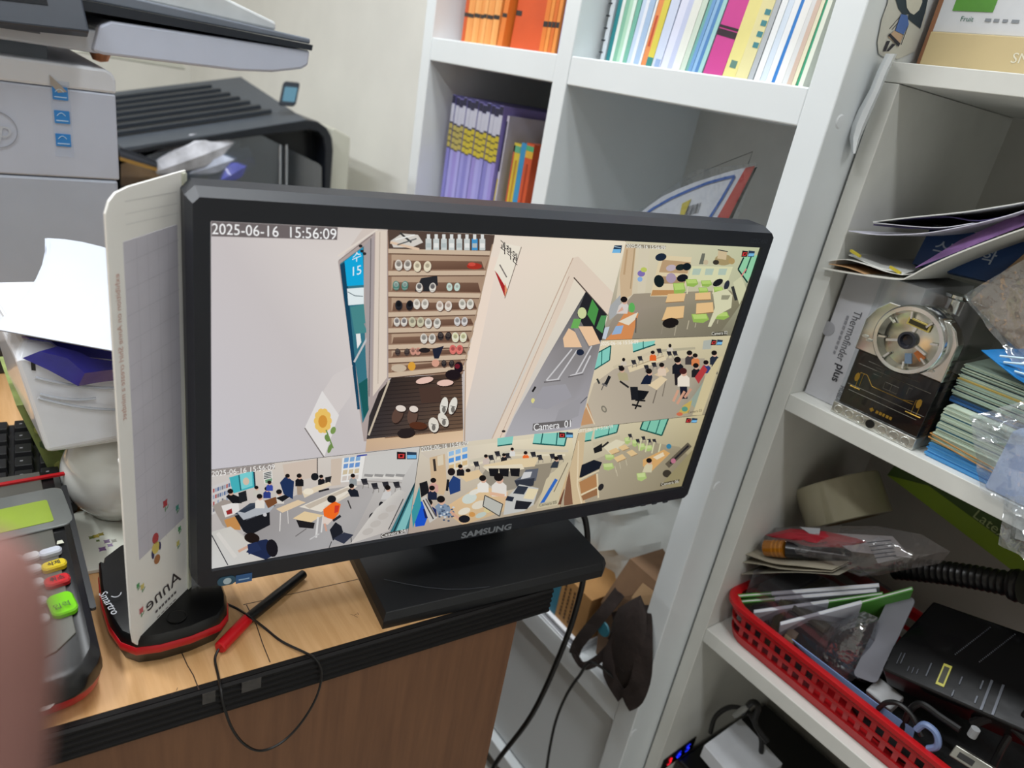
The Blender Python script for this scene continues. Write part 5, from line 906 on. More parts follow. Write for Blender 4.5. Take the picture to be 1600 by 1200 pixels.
part(G().sheet([[oy(826, 330, .76), oy(850, 330, .70)], [oy(826, 300, .76), oy(851, 300, .70)], [oy(832, 290, .76), oy(852, 285, .72)]], 0.001), 'sheet', mat('#cbc9bf', 0.6), r)
# orange workbooks, upper left cell
YU = .695
def xu(px): return oy(px, 75, YU).x
ob = [(0.07, 0.095, '#2a2522')]
x = xu(719); n = 0
for px0, px1, c, tl in [(719, 724, '#c8531f', 0)] + [(724 + 5.0 * k, 728.8 + 5.0 * k, ['#e59a52', '#e2934c', '#e8a45e'][k % 3], 0) for k in range(10)]:
    a, b = xu(px0), xu(px1)
    book('workbook', a, YU + .0004 * (n % 2), Z2, b - a - .0003, 0.29 - .004 * (n % 3), 0.2, 0.6, c, ORD[n - 1] + ' pale orange workbook right of the dark orange one in the upper left cell' if n else 'dark orange first workbook at the left end of the upper row', 'orange workbooks in the upper left cell' if n else None, [(0.135, 0.155, '#2a2522')]); n += 1
book('workbook', xu(776), YU, Z2, 0.012, 0.27, 0.2, 4.0, '#d9772c', 'leaning orange workbook in the middle of the upper left cell', None, [(0.16, 0.18, '#2a2522')])
r = root('workbook', 'wide red orange workbook turned cover out in the upper left cell', 'book', (xu(815), YU, Z2))
M = Matrix.Translation((xu(788), YU + 0.01, Z2)) @ rotm('Z', 10) @ rotm('Y', 3)
part(G().box((0, 0, 0), (xu(845) - xu(790), 0.010, 0.28), M), 'cover', mat('#c9501f', 0.45, var=0.06), r)
part(G().box((0.001, 0.0101, 0.002), (xu(845) - xu(790) - .001, 0.014, 0.278), M), 'pages', pg, r)
part(G().box((0.0, -0.0003, 0.048), (0.012, 0.0, 0.055), M), 'spine_print', mat('#2a2522', 0.5), r)
for k, (px0, px1, c) in enumerate(((846, 853, '#d9772c'), (853.5, 859, '#e08a3c'), (859.5, 865, '#d26a24'), (865.5, 871, '#e08a3c'))):
    a, b = xu(px0), xu(px1); book('workbook', a, YU - .004, Z2, b - a - .0004, 0.285, 0.2, 0.8, c, ORD[k] + ' of four orange workbooks standing beside the divider', 'four orange workbooks beside the divider', [(0.12, 0.145, '#2a2522')])
a, b = xu(872), xu(876); book('workbook', a, YU, Z2, b - a, 0.28, 0.2, 0, '#8279b8', 'single thin purple workbook between orange workbooks and divider')
# mixed books, upper right cell
YR = .700
def xv(px): return oy(px, 90 + (px - 930) * .13, YR).x
mixed = [(946, 952, '#1f7f86', 2, 'teal book right of the spiral notebook', []), (952, 957, '#dfe6e2', 2, 'white exercise book between the teal and first green book', []), (957, 963, '#7fb59a', 3, 'first pale green exercise book near the spiral notebook', []), (963, 968, '#a9cfb6', 3, 'light mint exercise book third after the teal book', []), (968, 973, '#d5e5da', 3, 'whitish mint exercise book beside a sea green one', []), (973, 979, '#6fae9a', 4, 'sea green exercise book with pale edges', []),
 (979, 985, '#b9c9de', 5, 'pale blue exercise book after the green group', []), (985, 990, '#d9dde6', 5, 'thin whitish blue exercise book after the pale blue one', []), (990, 998, '#9fb6d2', 5, 'grey blue exercise book before the orange book', []), (998, 1001, '#e4e4e2', 6, 'very thin white booklet before the orange book', []), (1001, 1009, '#d9874f', 6, 'orange book with red spine lettering in the upper right cell', [(.10, .24, '#b8482a', .3, .7)]), (1009, 1018, '#cfc04a', 6, 'yellow book with a teal foot in the upper right cell', [(0.0, .05, '#2f7f78')]),
 (1018, 1031, '#c4cce0', 7, 'thick lavender white binder after the yellow book', [(0.0, .05, '#8fa4c9', .3, .9)]), (1031, 1042, '#d2d4e6', 8, 'pale lavender binder leaning in the upper right cell', []), (1042, 1050, '#b9bfd8', 8, 'grey lavender book beside the pale binder', []), (1050, 1062, '#d9dad2', 8, 'off white book with fine page edges', []), (1062, 1070, '#c2cfc0', 8, 'pale sage book beside the blue group', []), (1070, 1075, '#6fa7a0', 9, 'thin teal green book before the blue group', []), (1075, 1080, '#6c97c4', 9, 'first medium blue thin book in the blue group', []), (1080, 1085, '#8db4d6', 9, 'light blue thin book in the blue group', []), (1085, 1090, '#4f7fb4', 9, 'darker blue thin book in the blue group', []), (1090, 1096, '#9cc7c4', 9, 'pale aqua book right before the pink book', []),
 (1098, 1128, '#c2408a', 8.5, 'thick magenta pink book with two black bands', [(.165, .19, '#2a1a24'), (.195, .205, '#2a1a24')]), (1129, 1149, '#dcd188', 7.5, 'thick cream yellow book right of the magenta one', [(.05, .08, '#5a7f74', .3, .8)]), (1149, 1168, '#d8cf9a', 7, 'second cream yellow book with teal marks', [(.17, .19, '#3f7f86', .5, .95), (.21, .23, '#3f7f86', .5, .95), (.25, .27, '#3f7f86', .5, .95), (.13, .15, '#3f7f86', .5, .95)]), (1168, 1176, '#aeb2b6', 6.5, 'grey binder after the cream books', []),
 (1178, 1187, '#e3e5e6', 6.2, 'first white book after the grey binder', []), (1187, 1196, '#ced9e6', 6, 'bluish white book beside the blue spine', []), (1196, 1205, '#e4e6e8', 6, 'white book left of the bright blue spine', []), (1205, 1211, '#2f79c2', 6, 'bright blue thin book among white ones', []), (1211, 1222, '#e6e5e2', 5.6, 'white book right of the bright blue spine', []), (1222, 1230, '#d6d6d6', 5.2, 'light grey book with a plastic sleeve', []), (1230, 1237, '#cdb4a4', 4.6, 'thin beige pink book near the right end', []), (1237, 1243, '#e2dcc0', 4.2, 'thin cream booklet near the right end', []), (1243, 1247, '#3f9f78', 4, 'thin emerald green booklet near the right end', []), (1247, 1254, '#dfe2d4', 3.5, 'last pale book against the bookcase side', [])]
for px0, px1, c, tl, lab, bd in mixed:
    a, b = xv(px0), xv(px1)
    book('book', a, YR + random.uniform(-.0005, .0008), Z2, (b - a) * .97, 0.262 + random.uniform(-.02, .015), 0.19, tl * .95, c, lab, None, bd)
r = root('spiral_notebook', 'white spiral bound notebook at the left of the upper right cell', 'notebook', (xv(940), YR, Z2))
part(G().box((xv(938), YR, Z2), (xv(944), YR + .19, Z2 + .25), None), 'cover', mat('#d3dbe2', 0.5), r)
for k in range(16):
    z = Z2 + .012 + k * .0145; part(G().lathe([(0.0046, -.0008), (0.0058, -.0008), (0.0058, .0008), (0.0046, .0008)], Matrix.Translation((xv(937), YR + .004, z)) @ rotm('X', 12), 12), 'spiral_loop', mat('#2f343b', 0.35), r, smooth=True)
# ================================================================== plastic pouch in the lower right cell
pz = root('plastic_pouch', 'clear pouch with a blue and red edged white card in the lower right cell', 'pouch', (-0.57, .74, Z1))
pn = V(0.10, -1, 0.10).normalized(); pP = oy(1100, 320, .715)
def pq(x, y, h=0): return onp(x, y, pP + pn * h, pn)
def ppoly(pts, h0, h1, m, name):
    n = len(pts); g = G().add([pq(x, y, h0) for x, y in pts] + [pq(x, y, h1) for x, y in pts], [list(range(n))[::-1], list(range(n, 2 * n))] + [(i, (i + 1) % n, n + (i + 1) % n, n + i) for i in range(n)])
    return part(g, name, m, pz)
ppoly([(985, 345), (1012, 323), (1035, 307), (1060, 295), (1085, 285), (1110, 277), (1140, 268), (1166, 261), (1178, 260), (1132, 346), (1090, 430), (1000, 430)], 0, 0.0015, mat('#dcdde2', 0.35), 'white_card')
ppoly([(1165, 262), (1180, 259), (1136, 346), (1100, 420), (1080, 420), (1117, 346)], 0.0016, 0.0022, mat('#c23a30', 0.3), 'red_edge')
ppoly([(1178, 262), (1183, 261), (1140, 350), (1105, 420), (1100, 418)], -0.006, -0.002, mat('#20352a', 0.4), 'dark_back')
g = G()
def strip(p, q, wd, h):
    a, b = pq(*p, h), pq(*q, h); s_ = (b - a).cross(pn).normalized() * wd; return [a - s_, b - s_, b + s_, a + s_]
bl_ = [(995, 345), (1020, 326), (1048, 310), (1075, 298), (1105, 286), (1130, 279), (1148, 275)]
for a, b in list(zip(bl_[:-1], bl_[1:])) + [((1148, 275), (1128, 310)), ((1128, 310), (1104, 348)), ((1104, 348), (1070, 400))]:
    s_ = strip(a, b, .0016, .0024); g.sheet([[s_[0], s_[1]], [s_[3], s_[2]]], .0002)
part(g, 'blue_border', mat('#2a5fb0', 0.35), pz)
part(G().sheet([[pq(1066, 318, .0024), pq(1080, 311, .0024)], [pq(1062, 338, .0024), pq(1070, 335, .0024)]], .0003), 'yellow_tag', mat('#cdbb3f', 0.4), pz)
g = G()
for k in range(9):
    s = strip((1076 + k * 2.4, 322 - k * .7), (1071 + k * 2.4, 338 - k * .7), .0003 + .0003 * (k % 3 == 0), .0025); g.sheet([[s[0], s[1]], [s[3], s[2]]], .0001)
part(g, 'barcode', mat('#2a2c30', 0.5), pz)
part(G().sheet([[pq(975, 345, .004), pq(980, 430, .004)], [pq(1085, 266, .005), pq(1058, 440, .006)], [pq(1183, 254, .004), pq(1125, 420, .004)]], 0.0003), 'clear_sleeve', film('#f4f6f8', 0.05, 0.1, 0.02), pz)
part(G().tube([oy(1070, 283, .735), oy(1110, 263, .735), oy(1140, 251, .735), oy(1176, 237, .735), oy(1169, 256, .735)], 0.0006, 5), 'sleeve_edge', mat('#6a6f70', 0.3), pz)
# ================================================================== things in the lowest open cell of the bookcase
ZL = 0.398
r = root('paper_stack', 'short stack of white papers at the front of the low bookcase board', 'paper', (-0.63, .72, ZL))
for k in range(5): part(G().box((-0.668, .662 + .003 * ((k * 3) % 4), ZL + .0003 + k * .0034), (-0.525, .88, ZL + .0033 + k * .0034)), 'sheet_bundle', mat(['#e6e8ec', '#d3d6dd'][k % 2], 0.7), r)
ZP = ZL + .0175
cb = root('brown_carton', 'brown carton with teal side lying on the white papers', 'carton', (-0.60, .75, ZP))
q0 = oz(884, 1001, ZP); q1 = oz(836, 931, ZP)
cdir = V(1, -0.02, 0).normalized(); cq = V(0.02, 1, 0)
CBM = frame(V(-0.645, .670, ZP), cdir, cq)
part(G().box((0, 0, 0), (0.118, 0.17, 0.080), CBM), 'carton_body', mat('#a57a48', 0.7, var=0.08), cb, bevel=0.0008)
part(G().box((-0.0006, -0.0008, 0.001), (0.054, -0.0001, 0.079), CBM), 'teal_label', mat('#2e6a7e', 0.6, var=0.1), cb)
for k in range(3): blurtext(CBM @ Matrix.Translation((0.064 + .010 * k, -0.001, 0.040)) @ rotm('X', 90) @ rotm('Z', 90), 0.060, 0.0034, 9, mat('#4a3320', 0.6), cb, 'carton_lettering')
# brown paper shopping bag with dark cloth handles
kb2 = root('paper_bag', 'brown paper shopping bag with dark cloth handles against the bookcase side', 'bag', (-0.50, .74, ZL))
kr = mat('#7d6047', 0.75, var=0.1, bump=0.2, bscale=60); kd = mat('#4a3a2e', 0.8, var=0.15)
x0, x1_ = -0.512, -0.432
part(G().loft([[V(x0, .69, ZL + .0005), V(x1_, .69, ZL + .0005), V(x1_, .86, ZL + .0005), V(x0, .86, ZL + .0005)], [V(x0 - .005, .675, ZL + .10), V(x1_, .675, ZL + .10), V(x1_, .87, ZL + .10), V(x0, .87, ZL + .1)], [V(x0 + .012, .690, ZL + .185), V(x1_, .682, ZL + .19), V(x1_, .85, ZL + .19), V(x0 + .02, .85, ZL + .185)]]), 'bag_body', kr, kb2)
part(G().sheet([[V(x0 + .045, .672, ZL + .06), V(x1_ - .001, .666, ZL + .06)], [V(x0 + .045, .672, ZL + .15), V(x1_ - .001, .668, ZL + .15)], [V(x0 + .05, .680, ZL + .175), V(x1_ - .001, .676, ZL + .18)]], 0.001), 'front_flap', mat('#a3835f', 0.75, var=0.08), kb2)
cloth = mat('#2b211e', 0.85, var=0.25, scale=50, bump=0.6, bscale=90)
def ribbon(pts, wd, name, th=0.0012):
    P = smoothpath(pts, 4); rows_ = []
    for i, p in enumerate(P):
        t = (P[min(i + 1, len(P) - 1)] - P[max(i - 1, 0)]).normalized(); s = t.cross(V(0.15, -1, 0.1)).normalized()
        rows_.append([p - s * wd, p - s * wd * .3 + V(0, .002 * math.sin(i), 0), p + s * wd * .3 - V(0, .002 * math.cos(i * 1.3), 0), p + s * wd])
    return part(G().sheet(rows_, th), name, cloth, kb2, smooth=True)
ribbon([oy(968, 925, .668), oy(945, 955, .655), oy(922, 982, .648), oy(902, 1008, .646), oy(896, 1025, .646)], 0.009, 'handle')
ribbon([oy(896, 1020, .646), oy(910, 1040, .646), oy(930, 1034, .650), oy(950, 1015, .655)], 0.006, 'handle')
ribbon([oy(1000, 945, .662), oy(975, 985, .655), oy(955, 1020, .650), oy(952, 1055, .648), oy(972, 1090, .648)], 0.011, 'handle')
ribbon([oy(1003, 945, .660), oy(1005, 1000, .650), oy(1003, 1050, .646), oy(992, 1085, .644), oy(975, 1096, .644)], 0.014, 'handle')
part(G().loft([[oy(x * k + (1 - k) * 985, y * k + (1 - k) * 1015, .660 - .016 * math.sqrt(1 - k * k)) for x, y in ((966, 950), (985, 938), (1001, 930), (1011, 955), (1014, 1000), (1012, 1050), (1003, 1082), (985, 1097), (968, 1088), (955, 1058), (950, 1012), (956, 975))] for k in (1, .93, .8, .6, .35, .1)]), 'cloth_bundle', cloth, kb2, smooth=True)
ribbon([oy(962, 955, .664), oy(966, 985, .658), oy(955, 1005, .655)], 0.008, 'cloth_knot')
part(G().lathe([(0.001, 0.002), (0.011, 0.002), (0.012, 0.0)], frame(oy(943, 982, .655), (1, 0, 0), (0, 0, 1), (0, -1, 0)), 18), 'teal_badge', mat('#2f6f80', 0.5), kb2)
# white plastic bag
wb = root('plastic_bag', 'crumpled white plastic bag stuffed behind the brown paper bag', 'bag', (-0.60, .84, ZL + .10))
rows_ = []
for i in range(15):
    t = i / 14; row = []
    for j in range(13):
        s = j / 12
        a = oy(895, 770, .80); b = oy(1075, 745, .80); c_ = oy(925, 905, .765); d = oy(1035, 900, .74)
        p = (a * (1 - s) + b * s) * (1 - t) + (c_ * (1 - s) + d * s) * t
        nz = noise.noise(V(s * 4, t * 4, 1.3)) * .024 + noise.noise(V(s * 9 + t * 3, t * 9, 5.1)) * .010
        p = p + V(0, -0.025 * math.sin(math.pi * s) + nz, 0); p.x = min(p.x, -0.4345); row.append(p)
    rows_.append(row)
part(G().sheet(rows_, 0.0008), 'bag_film', mat('#cfd3cf', 0.35, var=0.03, bump=0.3, bscale=30), wb, smooth=True)
part(G().box((-0.73, .86, ZL + .0005), (-0.45, .92, ZL + .32)), 'bag_contents', mat('#c9cdca', 0.5), wb, bevel=0.02)
# ================================================================== on top of the low shelf unit
ZT = 1.2345
tb_ = root('cream_box', 'cream gift box on top of the low shelf unit', 'box', (-0.28, .82, ZT))
part(G().box((-0.3845, .76, ZT + .0003), (-0.10, .93, ZT + .033)), 'box_body', mat('#cdb98c', 0.5, var=0.03), tb_, bevel=0.0008)
text('SMART', 0.012, Matrix.Translation((-0.287, .7597, ZT + .0155)) @ rotm('X', 90), 'box_lettering', mat('#e6dfc8', 0.5), tb_)
wbx = root('white_carton', 'white carton with a green picture lying on the cream box', 'carton', (-0.25, .83, ZT + .033))
part(G().box((-0.386, .765, ZT + .0335), (-0.10, .93, ZT + .105)), 'carton_body', mat('#d9dbdf', 0.45), wbx, bevel=0.0008)
part(G().box((-0.374, .7644, ZT + .052), (-0.338, .7650, ZT + .095)), 'green_picture', mat('#5c9a3c', 0.45, var=0.15), wbx)
for x, z in ((-0.364, .078), (-0.347, .079), (-0.356, .09)): part(G().lathe([(0.001, .0010), (0.0035, .0006), (0.0042, 0)], frame(V(x, .7644, ZT + z), (1, 0, 0), (0, 0, 1), (0, -1, 0)), 14), 'yellow_fruit', mat('#e0b32a', 0.4), wbx, smooth=True)
text('Fruit', 0.0062, Matrix.Translation((-0.358, .7644, ZT + .0455)) @ rotm('X', 90), 'carton_lettering', mat('#3f6f5f', 0.5), wbx)
blurtext(Matrix.Translation((-0.327, .7644, ZT + .0455)) @ rotm('X', 90), 0.030, 0.0026, 4, mat('#8a8f96', 0.5), wbx)
part(G().box((-0.390, .765, ZT + .002), (-0.3855, .93, ZT + .10)), 'brown_edge', mat('#9a6a4c', 0.6), wbx)
# drawn paper girl leaning on the boxes
dg_ = root('paper_drawing', 'cut out paper drawing of a girl in a blue dress, stuck on the bookcase side', 'drawing', (-0.3968, .75, ZT))
gn = V(1, 0, 0); gP = V(-0.3968, .75, ZT)
def gq(x, y, h=0): return onp(x, y, gP + gn * h, gn)
def gpoly(pts, h0, h1, c, name, lab=None):
    n = len(pts); g = G().add([gq(x, y, h0) for x, y in pts] + [gq(x, y, h1) for x, y in pts], [list(range(n))[::-1], list(range(n, 2 * n))] + [(i, (i + 1) % n, n + (i + 1) % n, n + i) for i in range(n)])
    return part(g, name, mat(c, 0.7, var=0.05), dg_)
gpoly([(1373, 84), (1371, 66), (1378, 30), (1387, 5), (1392, -30), (1450, -30), (1447, 20), (1443, 45), (1430, 80), (1404, 92), (1382, 90)], 0, 0.0008, '#c9c8bf', 'paper')
gpoly([(1398, -6), (1404, 14), (1412, 24), (1420, 22), (1419, 30), (1438, 45), (1446, 18), (1452, -10), (1445, -30), (1402, -30)], 0.0009, 0.0013, '#2c3a44', 'drawn_hair')
gpoly([(1416, 0), (1417, 12), (1422, 20), (1428, 23), (1436, 16), (1441, 4), (1441, -16), (1418, -16)], 0.0014, 0.0017, '#d6d2c4', 'drawn_face')
gpoly([(1408, 22), (1418, 24), (1420, 38), (1412, 54), (1399, 48)], 0.0014, 0.0017, '#4f6fb0', 'drawn_dress')
gpoly([(1397, 48), (1411, 55), (1405, 72), (1388, 58)], 0.0014, 0.0017, '#c2a58a', 'drawn_skirt')
gpoly([(1388, 55), (1391, 52), (1407, 68), (1404, 73)], 0.0018, 0.002, '#2a2a36', 'drawn_hem')
gpoly([(1386, 64), (1391, 64), (1384, 80), (1380, 80)], 0.0014, 0.0017, '#2a2a36', 'drawn_leg'); gpoly([(1395, 68), (1399, 70), (1389, 80), (1385, 80)], 0.0014, 0.0017, '#2a2a36', 'drawn_leg')
def gline(p, q, c='#3a3432'):
    part(G().tube([gq(p[0], p[1], .0012), gq(q[0], q[1], .0012)], 0.0003, 5), 'drawn_line', mat(c, 0.7), dg_)
gline((1408, 24), (1390, 45)); gline((1411, 27), (1394, 46)); gline((1419, 40), (1408, 70)); gline((1416, 42), (1406, 68)); gline((1424, 8), (1425, 12)); gline((1434, 4), (1437, 8))
# white cloth stuffed in the gap
single(G().loft([[oy(x + dx, y, .70 + dy) for dx, dy in ((-w_, .0), (-w_ * .3, -.006), (w_ * .6, -.004), (w_, .004), (0, .012))] for x, y, w_ in ((1393, 84, 9), (1380, 110, 9), (1368, 140, 9), (1352, 172, 11), (1342, 195, 11), (1336, 215, 9), (1334, 240, 3))]), 'white_cloth', mat('#d3d7d9', 0.8, var=0.04, bump=0.3, bscale=80), 'narrow white cloth strip stuffed between bookcase and shelf unit', 'cloth', smooth=True)
# ================================================================== upper compartment
ZA = 0.8913
tx = root('white_thermometer_box', 'white carton with grey lettering down its front, next to the chrome toy', 'carton', (-0.33, .79, ZA))
part(G().box((-0.3725, .7445, ZA + .0003), (-0.292, .86, ZA + .150)), 'box_body', mat('#c3c3c8', 0.45, var=0.02), tx, bevel=0.0006)
def vtext(s, size, x, y, col, Y, parent, tilt=-90, align='CENTER', **k):
    p = oy(x, y, Y); return text(s, size, Matrix.Translation(p) @ rotm('X', 90) @ rotm('Z', tilt), 'box_lettering', mat(col, 0.5), parent, align, **k)
ta = oy(1340, 484, .744); 
def ftext(s, size, p0, p1, col, **k):
    vs, _f = textgeo(s, size, 'LEFT', **k); wdt = max(v.x for v in vs)
    need = oy(p0[0], p0[1], .744).z - oy(p1[0], p1[1], .744).z
    return vtext(s, size, p0[0], p0[1], col, .744, tx, align='LEFT', sx=need / wdt, **k)
ftext('Thermofinder', 0.0125, (1341, 486), (1316, 566), '#5a5a60')
ftext('plus', 0.0130, (1314, 570), (1304, 596), '#2f2f36', bold=0.0002)
blurtext(Matrix.Translation((oy(1325, 497, .744) + oy(1302, 552, .744)) / 2 + V(0, -.0004, 0)) @ rotm('X', 90) @ rotm('Z', -90), 0.046, 0.0024, 8, mat('#8a8a90', 0.5), tx)
ftext('HUBDIC', 0.0085, (1317, 603), (1306, 632), '#4a4a50')
part(G().lathe([(0.001, .0004), (0.0078, .0004), (0.0080, 0)], frame(V(-0.3720, .7444, ZA + .078), (1, 0, 0), (0, 0, 1), (0, -1, 0)), 20), 'thumb_notch', mat('#9f9fa4', 0.5), tx)
# chrome locomotive toy in its clear package
ty = root('toy_locomotive', 'chrome and black toy locomotive front in a clear box', 'toy', (-0.28, .76, ZA))
TY = .729
TMx = frame(V(-0.3285, TY, ZA + .0003), (1, 0, 0), (0, 0, 1), (0, -1, 0)); TW = 0.0885
chrome = mat('#e6e8e6', 0.14, metal=1.0, var=0.08, scale=40); chr2 = mat('#d0d1cc', 0.28, metal=0.85, var=0.15, scale=60, bump=0.5, bscale=150); tblk = mat('#0c0c0f', 0.16, coat=0.4); gold = mat('#b08c3a', 0.35, metal=0.7)
part(G().box((0.003, 0.013, -0.055), (TW, 0.0735, 0), TMx), 'black_panel', tblk, ty, bevel=0.001)
ft = part(G().box((-0.001, 0.0, -0.055), (TW + .001, 0.0125, 0.002), TMx), 'embossed_foot', chr2, ty, bevel=0.0008)
part(G().lathe([(0.001, .0008), (0.0046, .0008), (0.0046, 0)], TMx @ Matrix.Translation((0.043, 0.0065, 0.0022)), 16), 'screw_hole', mat('#060606', 0.5), ft)
for k in range(7):
    x = 0.007 + k * 0.0122
    if k == 3: continue
    part(G().tube([TMx @ V(x + .0048 * math.cos(t), .0063 + .0040 * math.sin(t), .0023) for t in [j * .7 for j in range(10)]], 0.0005, 5), 'embossed_scale', chrome, ft)
plate = [(-0.001, 0.0735), (TW + .001, 0.0735), (TW + .001, 0.112), (TW - .006, 0.124), (TW - .014, 0.130), (0.016, 0.130), (0.006, 0.120), (-0.001, 0.106)]
part(G().prism(plate, -0.012, 0.002, TMx), 'chrome_plate', chrome, ty, bevel=0.0012)
for x, z in ((0.006, 0.0895), (0.011, 0.087), (0.070, 0.079), (0.0765, 0.0815)): part(G().prism(rrect(0.0055, 0.0022, 0.0009, 3), 0.002, 0.0042, TMx @ Matrix.Translation((x, z, 0))), 'rivet', chr2, ty)
BMx = TMx @ Matrix.Translation((0.049, 0.1025, 0))
part(G().lathe([(0.034, -0.02), (0.034, 0.010), (0.0325, 0.012), (0.029, 0.012), (0.028, 0.006)], BMx, 44, cap=False), 'boiler_ring', chrome, ty, smooth=True)
part(G().lathe([(0.0285, 0.006), (0.020, 0.0075), (0.001, 0.0078)], BMx, 40), 'boiler_face', mat('#c9c9c0', 0.15, metal=1.0, var=0.3, scale=30), ty, smooth=True)
part(G().lathe([(0.0085, 0.007), (0.0085, 0.013), (0.0062, 0.013), (0.005, 0.009), (0.0005, 0.0085)], BMx, 24), 'headlamp', mat('#2a2c33', 0.15, metal=0.3), ty, smooth=True)
pl_ = part(G().box((-0.011, -0.0035, 0), (0.011, 0.0035, 0.0022), BMx @ Matrix.Translation((0.004, 0.0175, 0.0085)) @ rotm('Z', -4)), 'name_plate', mat('#b9a85a', 0.35, metal=0.4), ty)
part(G().box((-0.0093, -0.0021, 0.0022), (0.0093, 0.0021, 0.0025), BMx @ Matrix.Translation((0.004, 0.0175, 0.0085)) @ rotm('Z', -4)), 'plate_print', mat('#2a260e', 0.4), pl_)
for a in range(0, 360, 45): 
    M = BMx @ rotm('Z', a + 12) @ Matrix.Translation((0.0245, 0, 0.0095)); part(G().box((-0.0035, -0.0009, -0.001), (0.0035, 0.0009, 0.0022), M), 'clamp', chrome, ty)
for a in (-20, 80, 200): 
    M = BMx @ rotm('Z', a) @ Matrix.Translation((0.014, 0, 0.0085)); part(G().box((-0.007, -0.0012, -0.001), (0.007, 0.0012, 0.0016), M), 'hinge_arm', chrome, ty)
for a, c in ((-35, '#b36a3a'), (-70, '#7d96b4')):
    M = BMx @ rotm('Z', a) @ Matrix.Translation((0.018, 0, 0.0082)); part(G().box((-0.005, -0.003, -0.001), (0.005, 0.003, 0.0006), M), 'lettered_patch', mat(c, 0.3, metal=0.5), ty)
part(G().tube([TMx @ V(0.049, 0.1025, -0.02), TMx @ V(0.049, 0.1025, -0.12)], 0.031, 28), 'boiler', mat('#8b8c88', 0.25, metal=1.0), ty, smooth=True)
part(G().lathe([(0.008, 0), (0.008, 0.016), (0.011, 0.018), (0.011, 0.021), (0.001, 0.021)], frame(TMx @ V(0.056, 0.128, -0.045), (1, 0, 0), (0, 1, 0)), 18), 'chimney', chrome, ty, smooth=True)
# gold line drawing on the panel
def tl(pts, r=0.00028, m=gold): part(G().tube([TMx @ V(x * TW, z, 0.0004) for x, z in pts], r, 5), 'line_drawing', m, ty)
dimg = mat('#6a665c', 0.4, metal=0.3)
tl([(.10, .030), (.92, .030)], m=dimg); tl([(.06, .036), (.98, .036)], m=dimg); tl([(.10, .060), (.95, .060)], m=dimg); tl([(.20, .066), (.8, .066)], m=dimg)
tl([(.16, .033), (.16, .052), (.24, .052), (.34, .043), (.82, .043)]); tl([(.20, .052), (.20, .038)]); tl([(.10, .0345), (.22, .0345)], .0006); tl([(.84, .033), (.84, .048), (.90, .050), (.90, .034)]); tl([(.78, .0335), (.95, .0335)], .0006); tl([(.70, .043), (.82, .046)])
tl([(.46, .046), (.62, .046), (.62, .053), (.46, .053), (.46, .046)], m=dimg); tl([(.54, .046), (.54, .053)], m=dimg); tl([(.72, .050), (.72, .057), (.76, .057)], m=dimg); tl([(.30, .056), (.40, .056), (.40, .063), (.30, .063)], m=dimg)
for x in (.14, .88): part(G().lathe([(0.0001, .0006), (0.0030, .0006), (0.0030, 0)], TMx @ Matrix.Translation((x * TW, 0.046, 0)) @ Matrix.Diagonal((.8, 1.6, 1, 1)), 14), 'gold_wheel', gold, ty)
blurtext(TMx @ Matrix.Translation((0.052, 0.0205, 0.0006)), 0.018, 0.0032, 5, gold, ty, 'gold_lettering')
part(G().prism([(0.036, 0.0205), (0.0385, 0.0230), (0.041, 0.0205), (0.0385, 0.0180)], 0.0002, 0.0008, TMx), 'gold_emblem', gold, ty)
part(G().box((-0.003, 0.001, -0.15), (TW + .005, 0.150, -0.006), TMx), 'clear_box', film('#f6f8f8', 0.06, 0.05, 0.004, 0.1, 20), ty)
# banded card stacks
def cards(name, label, x0, x1, y, z0, n, th_, cols, skew, depth, band=None, jit=0.0015):
    r = root(name, label, 'cards', ((x0 + x1) / 2, y + depth / 2, z0))
    for k in range(n):
        c = cols[min(len(cols) - 1, int(k / n * len(cols)))] if not callable(cols) else cols(k)
        j = random.uniform(-jit, jit); zz = z0 + k * th_
        part(G().box((x0 + j + skew * k, y + random.uniform(-jit, jit) * .6, zz), (x1 + j + skew * k, y + depth, zz + th_ * .82)), 'card', mat(c, 0.5, var=0.04), r)
    if band:
        for zb in band:
            P = [V(x0 - .002 + skew * n * .3, y + depth * .6, z0 + zb), V(x0 - .0022 + skew * n * .3, y - .0022, z0 + zb + .002), V((x0 + x1) / 2, y - .003, z0 + zb - .001), V(x1 + .002, y - .0022, z0 + zb - .004), V(x1 + .0022, y + depth * .6, z0 + zb - .004)]
            part(G().tube(P, 0.0008, 6), 'rubber_band', mat('#a9772f', 0.5), r, smooth=True)
    return r
pal = lambda k: ['#3f8fd0', '#57a0d8', '#4a97d4'][k % 3] if k < 12 else ('#2f5a6a' if k in (24, 30, 36) else ['#b7c8b4', '#c2d0bb', '#aebfae'][k % 3])
cards('card_bundle', 'front bundle of pale cards with blue lower edge and brown rubber bands', -0.2290, -0.1600, .733, ZA + .0005, 44, 0.00125, pal, 0.0, 0.085, (0.017, 0.021))
pal2 = lambda k: ['#1f4f86', '#2d66a4', '#1c3c5c'][k % 3] if k < 5 else ('#b9a25a' if k in (20, 21) else ('#1b2f38' if k % 5 == 0 else ['#9fb2a2', '#8fa596', '#b3bfa9'][k % 3]))
cards('card_bundle', 'rear bundle of cards with dark blue lowest cards on top of the front bundle', -0.2330, -0.1640, .745, ZA + .0565, 34, 0.00115, pal2, 0.0, 0.085)
r = root('blue_flyer', 'bright blue printed flyer sticking out right of the toy', 'flyer', (-0.20, .76, ZA + .10))
fl = [[oy(1533, 548, .742), oy(1565, 546, .75), oy(1640, 545, .76)], [oy(1560, 570, .735), oy(1590, 572, .742), oy(1640, 575, .752)], [oy(1585, 590, .732), oy(1610, 605, .738), oy(1660, 620, .748)]]
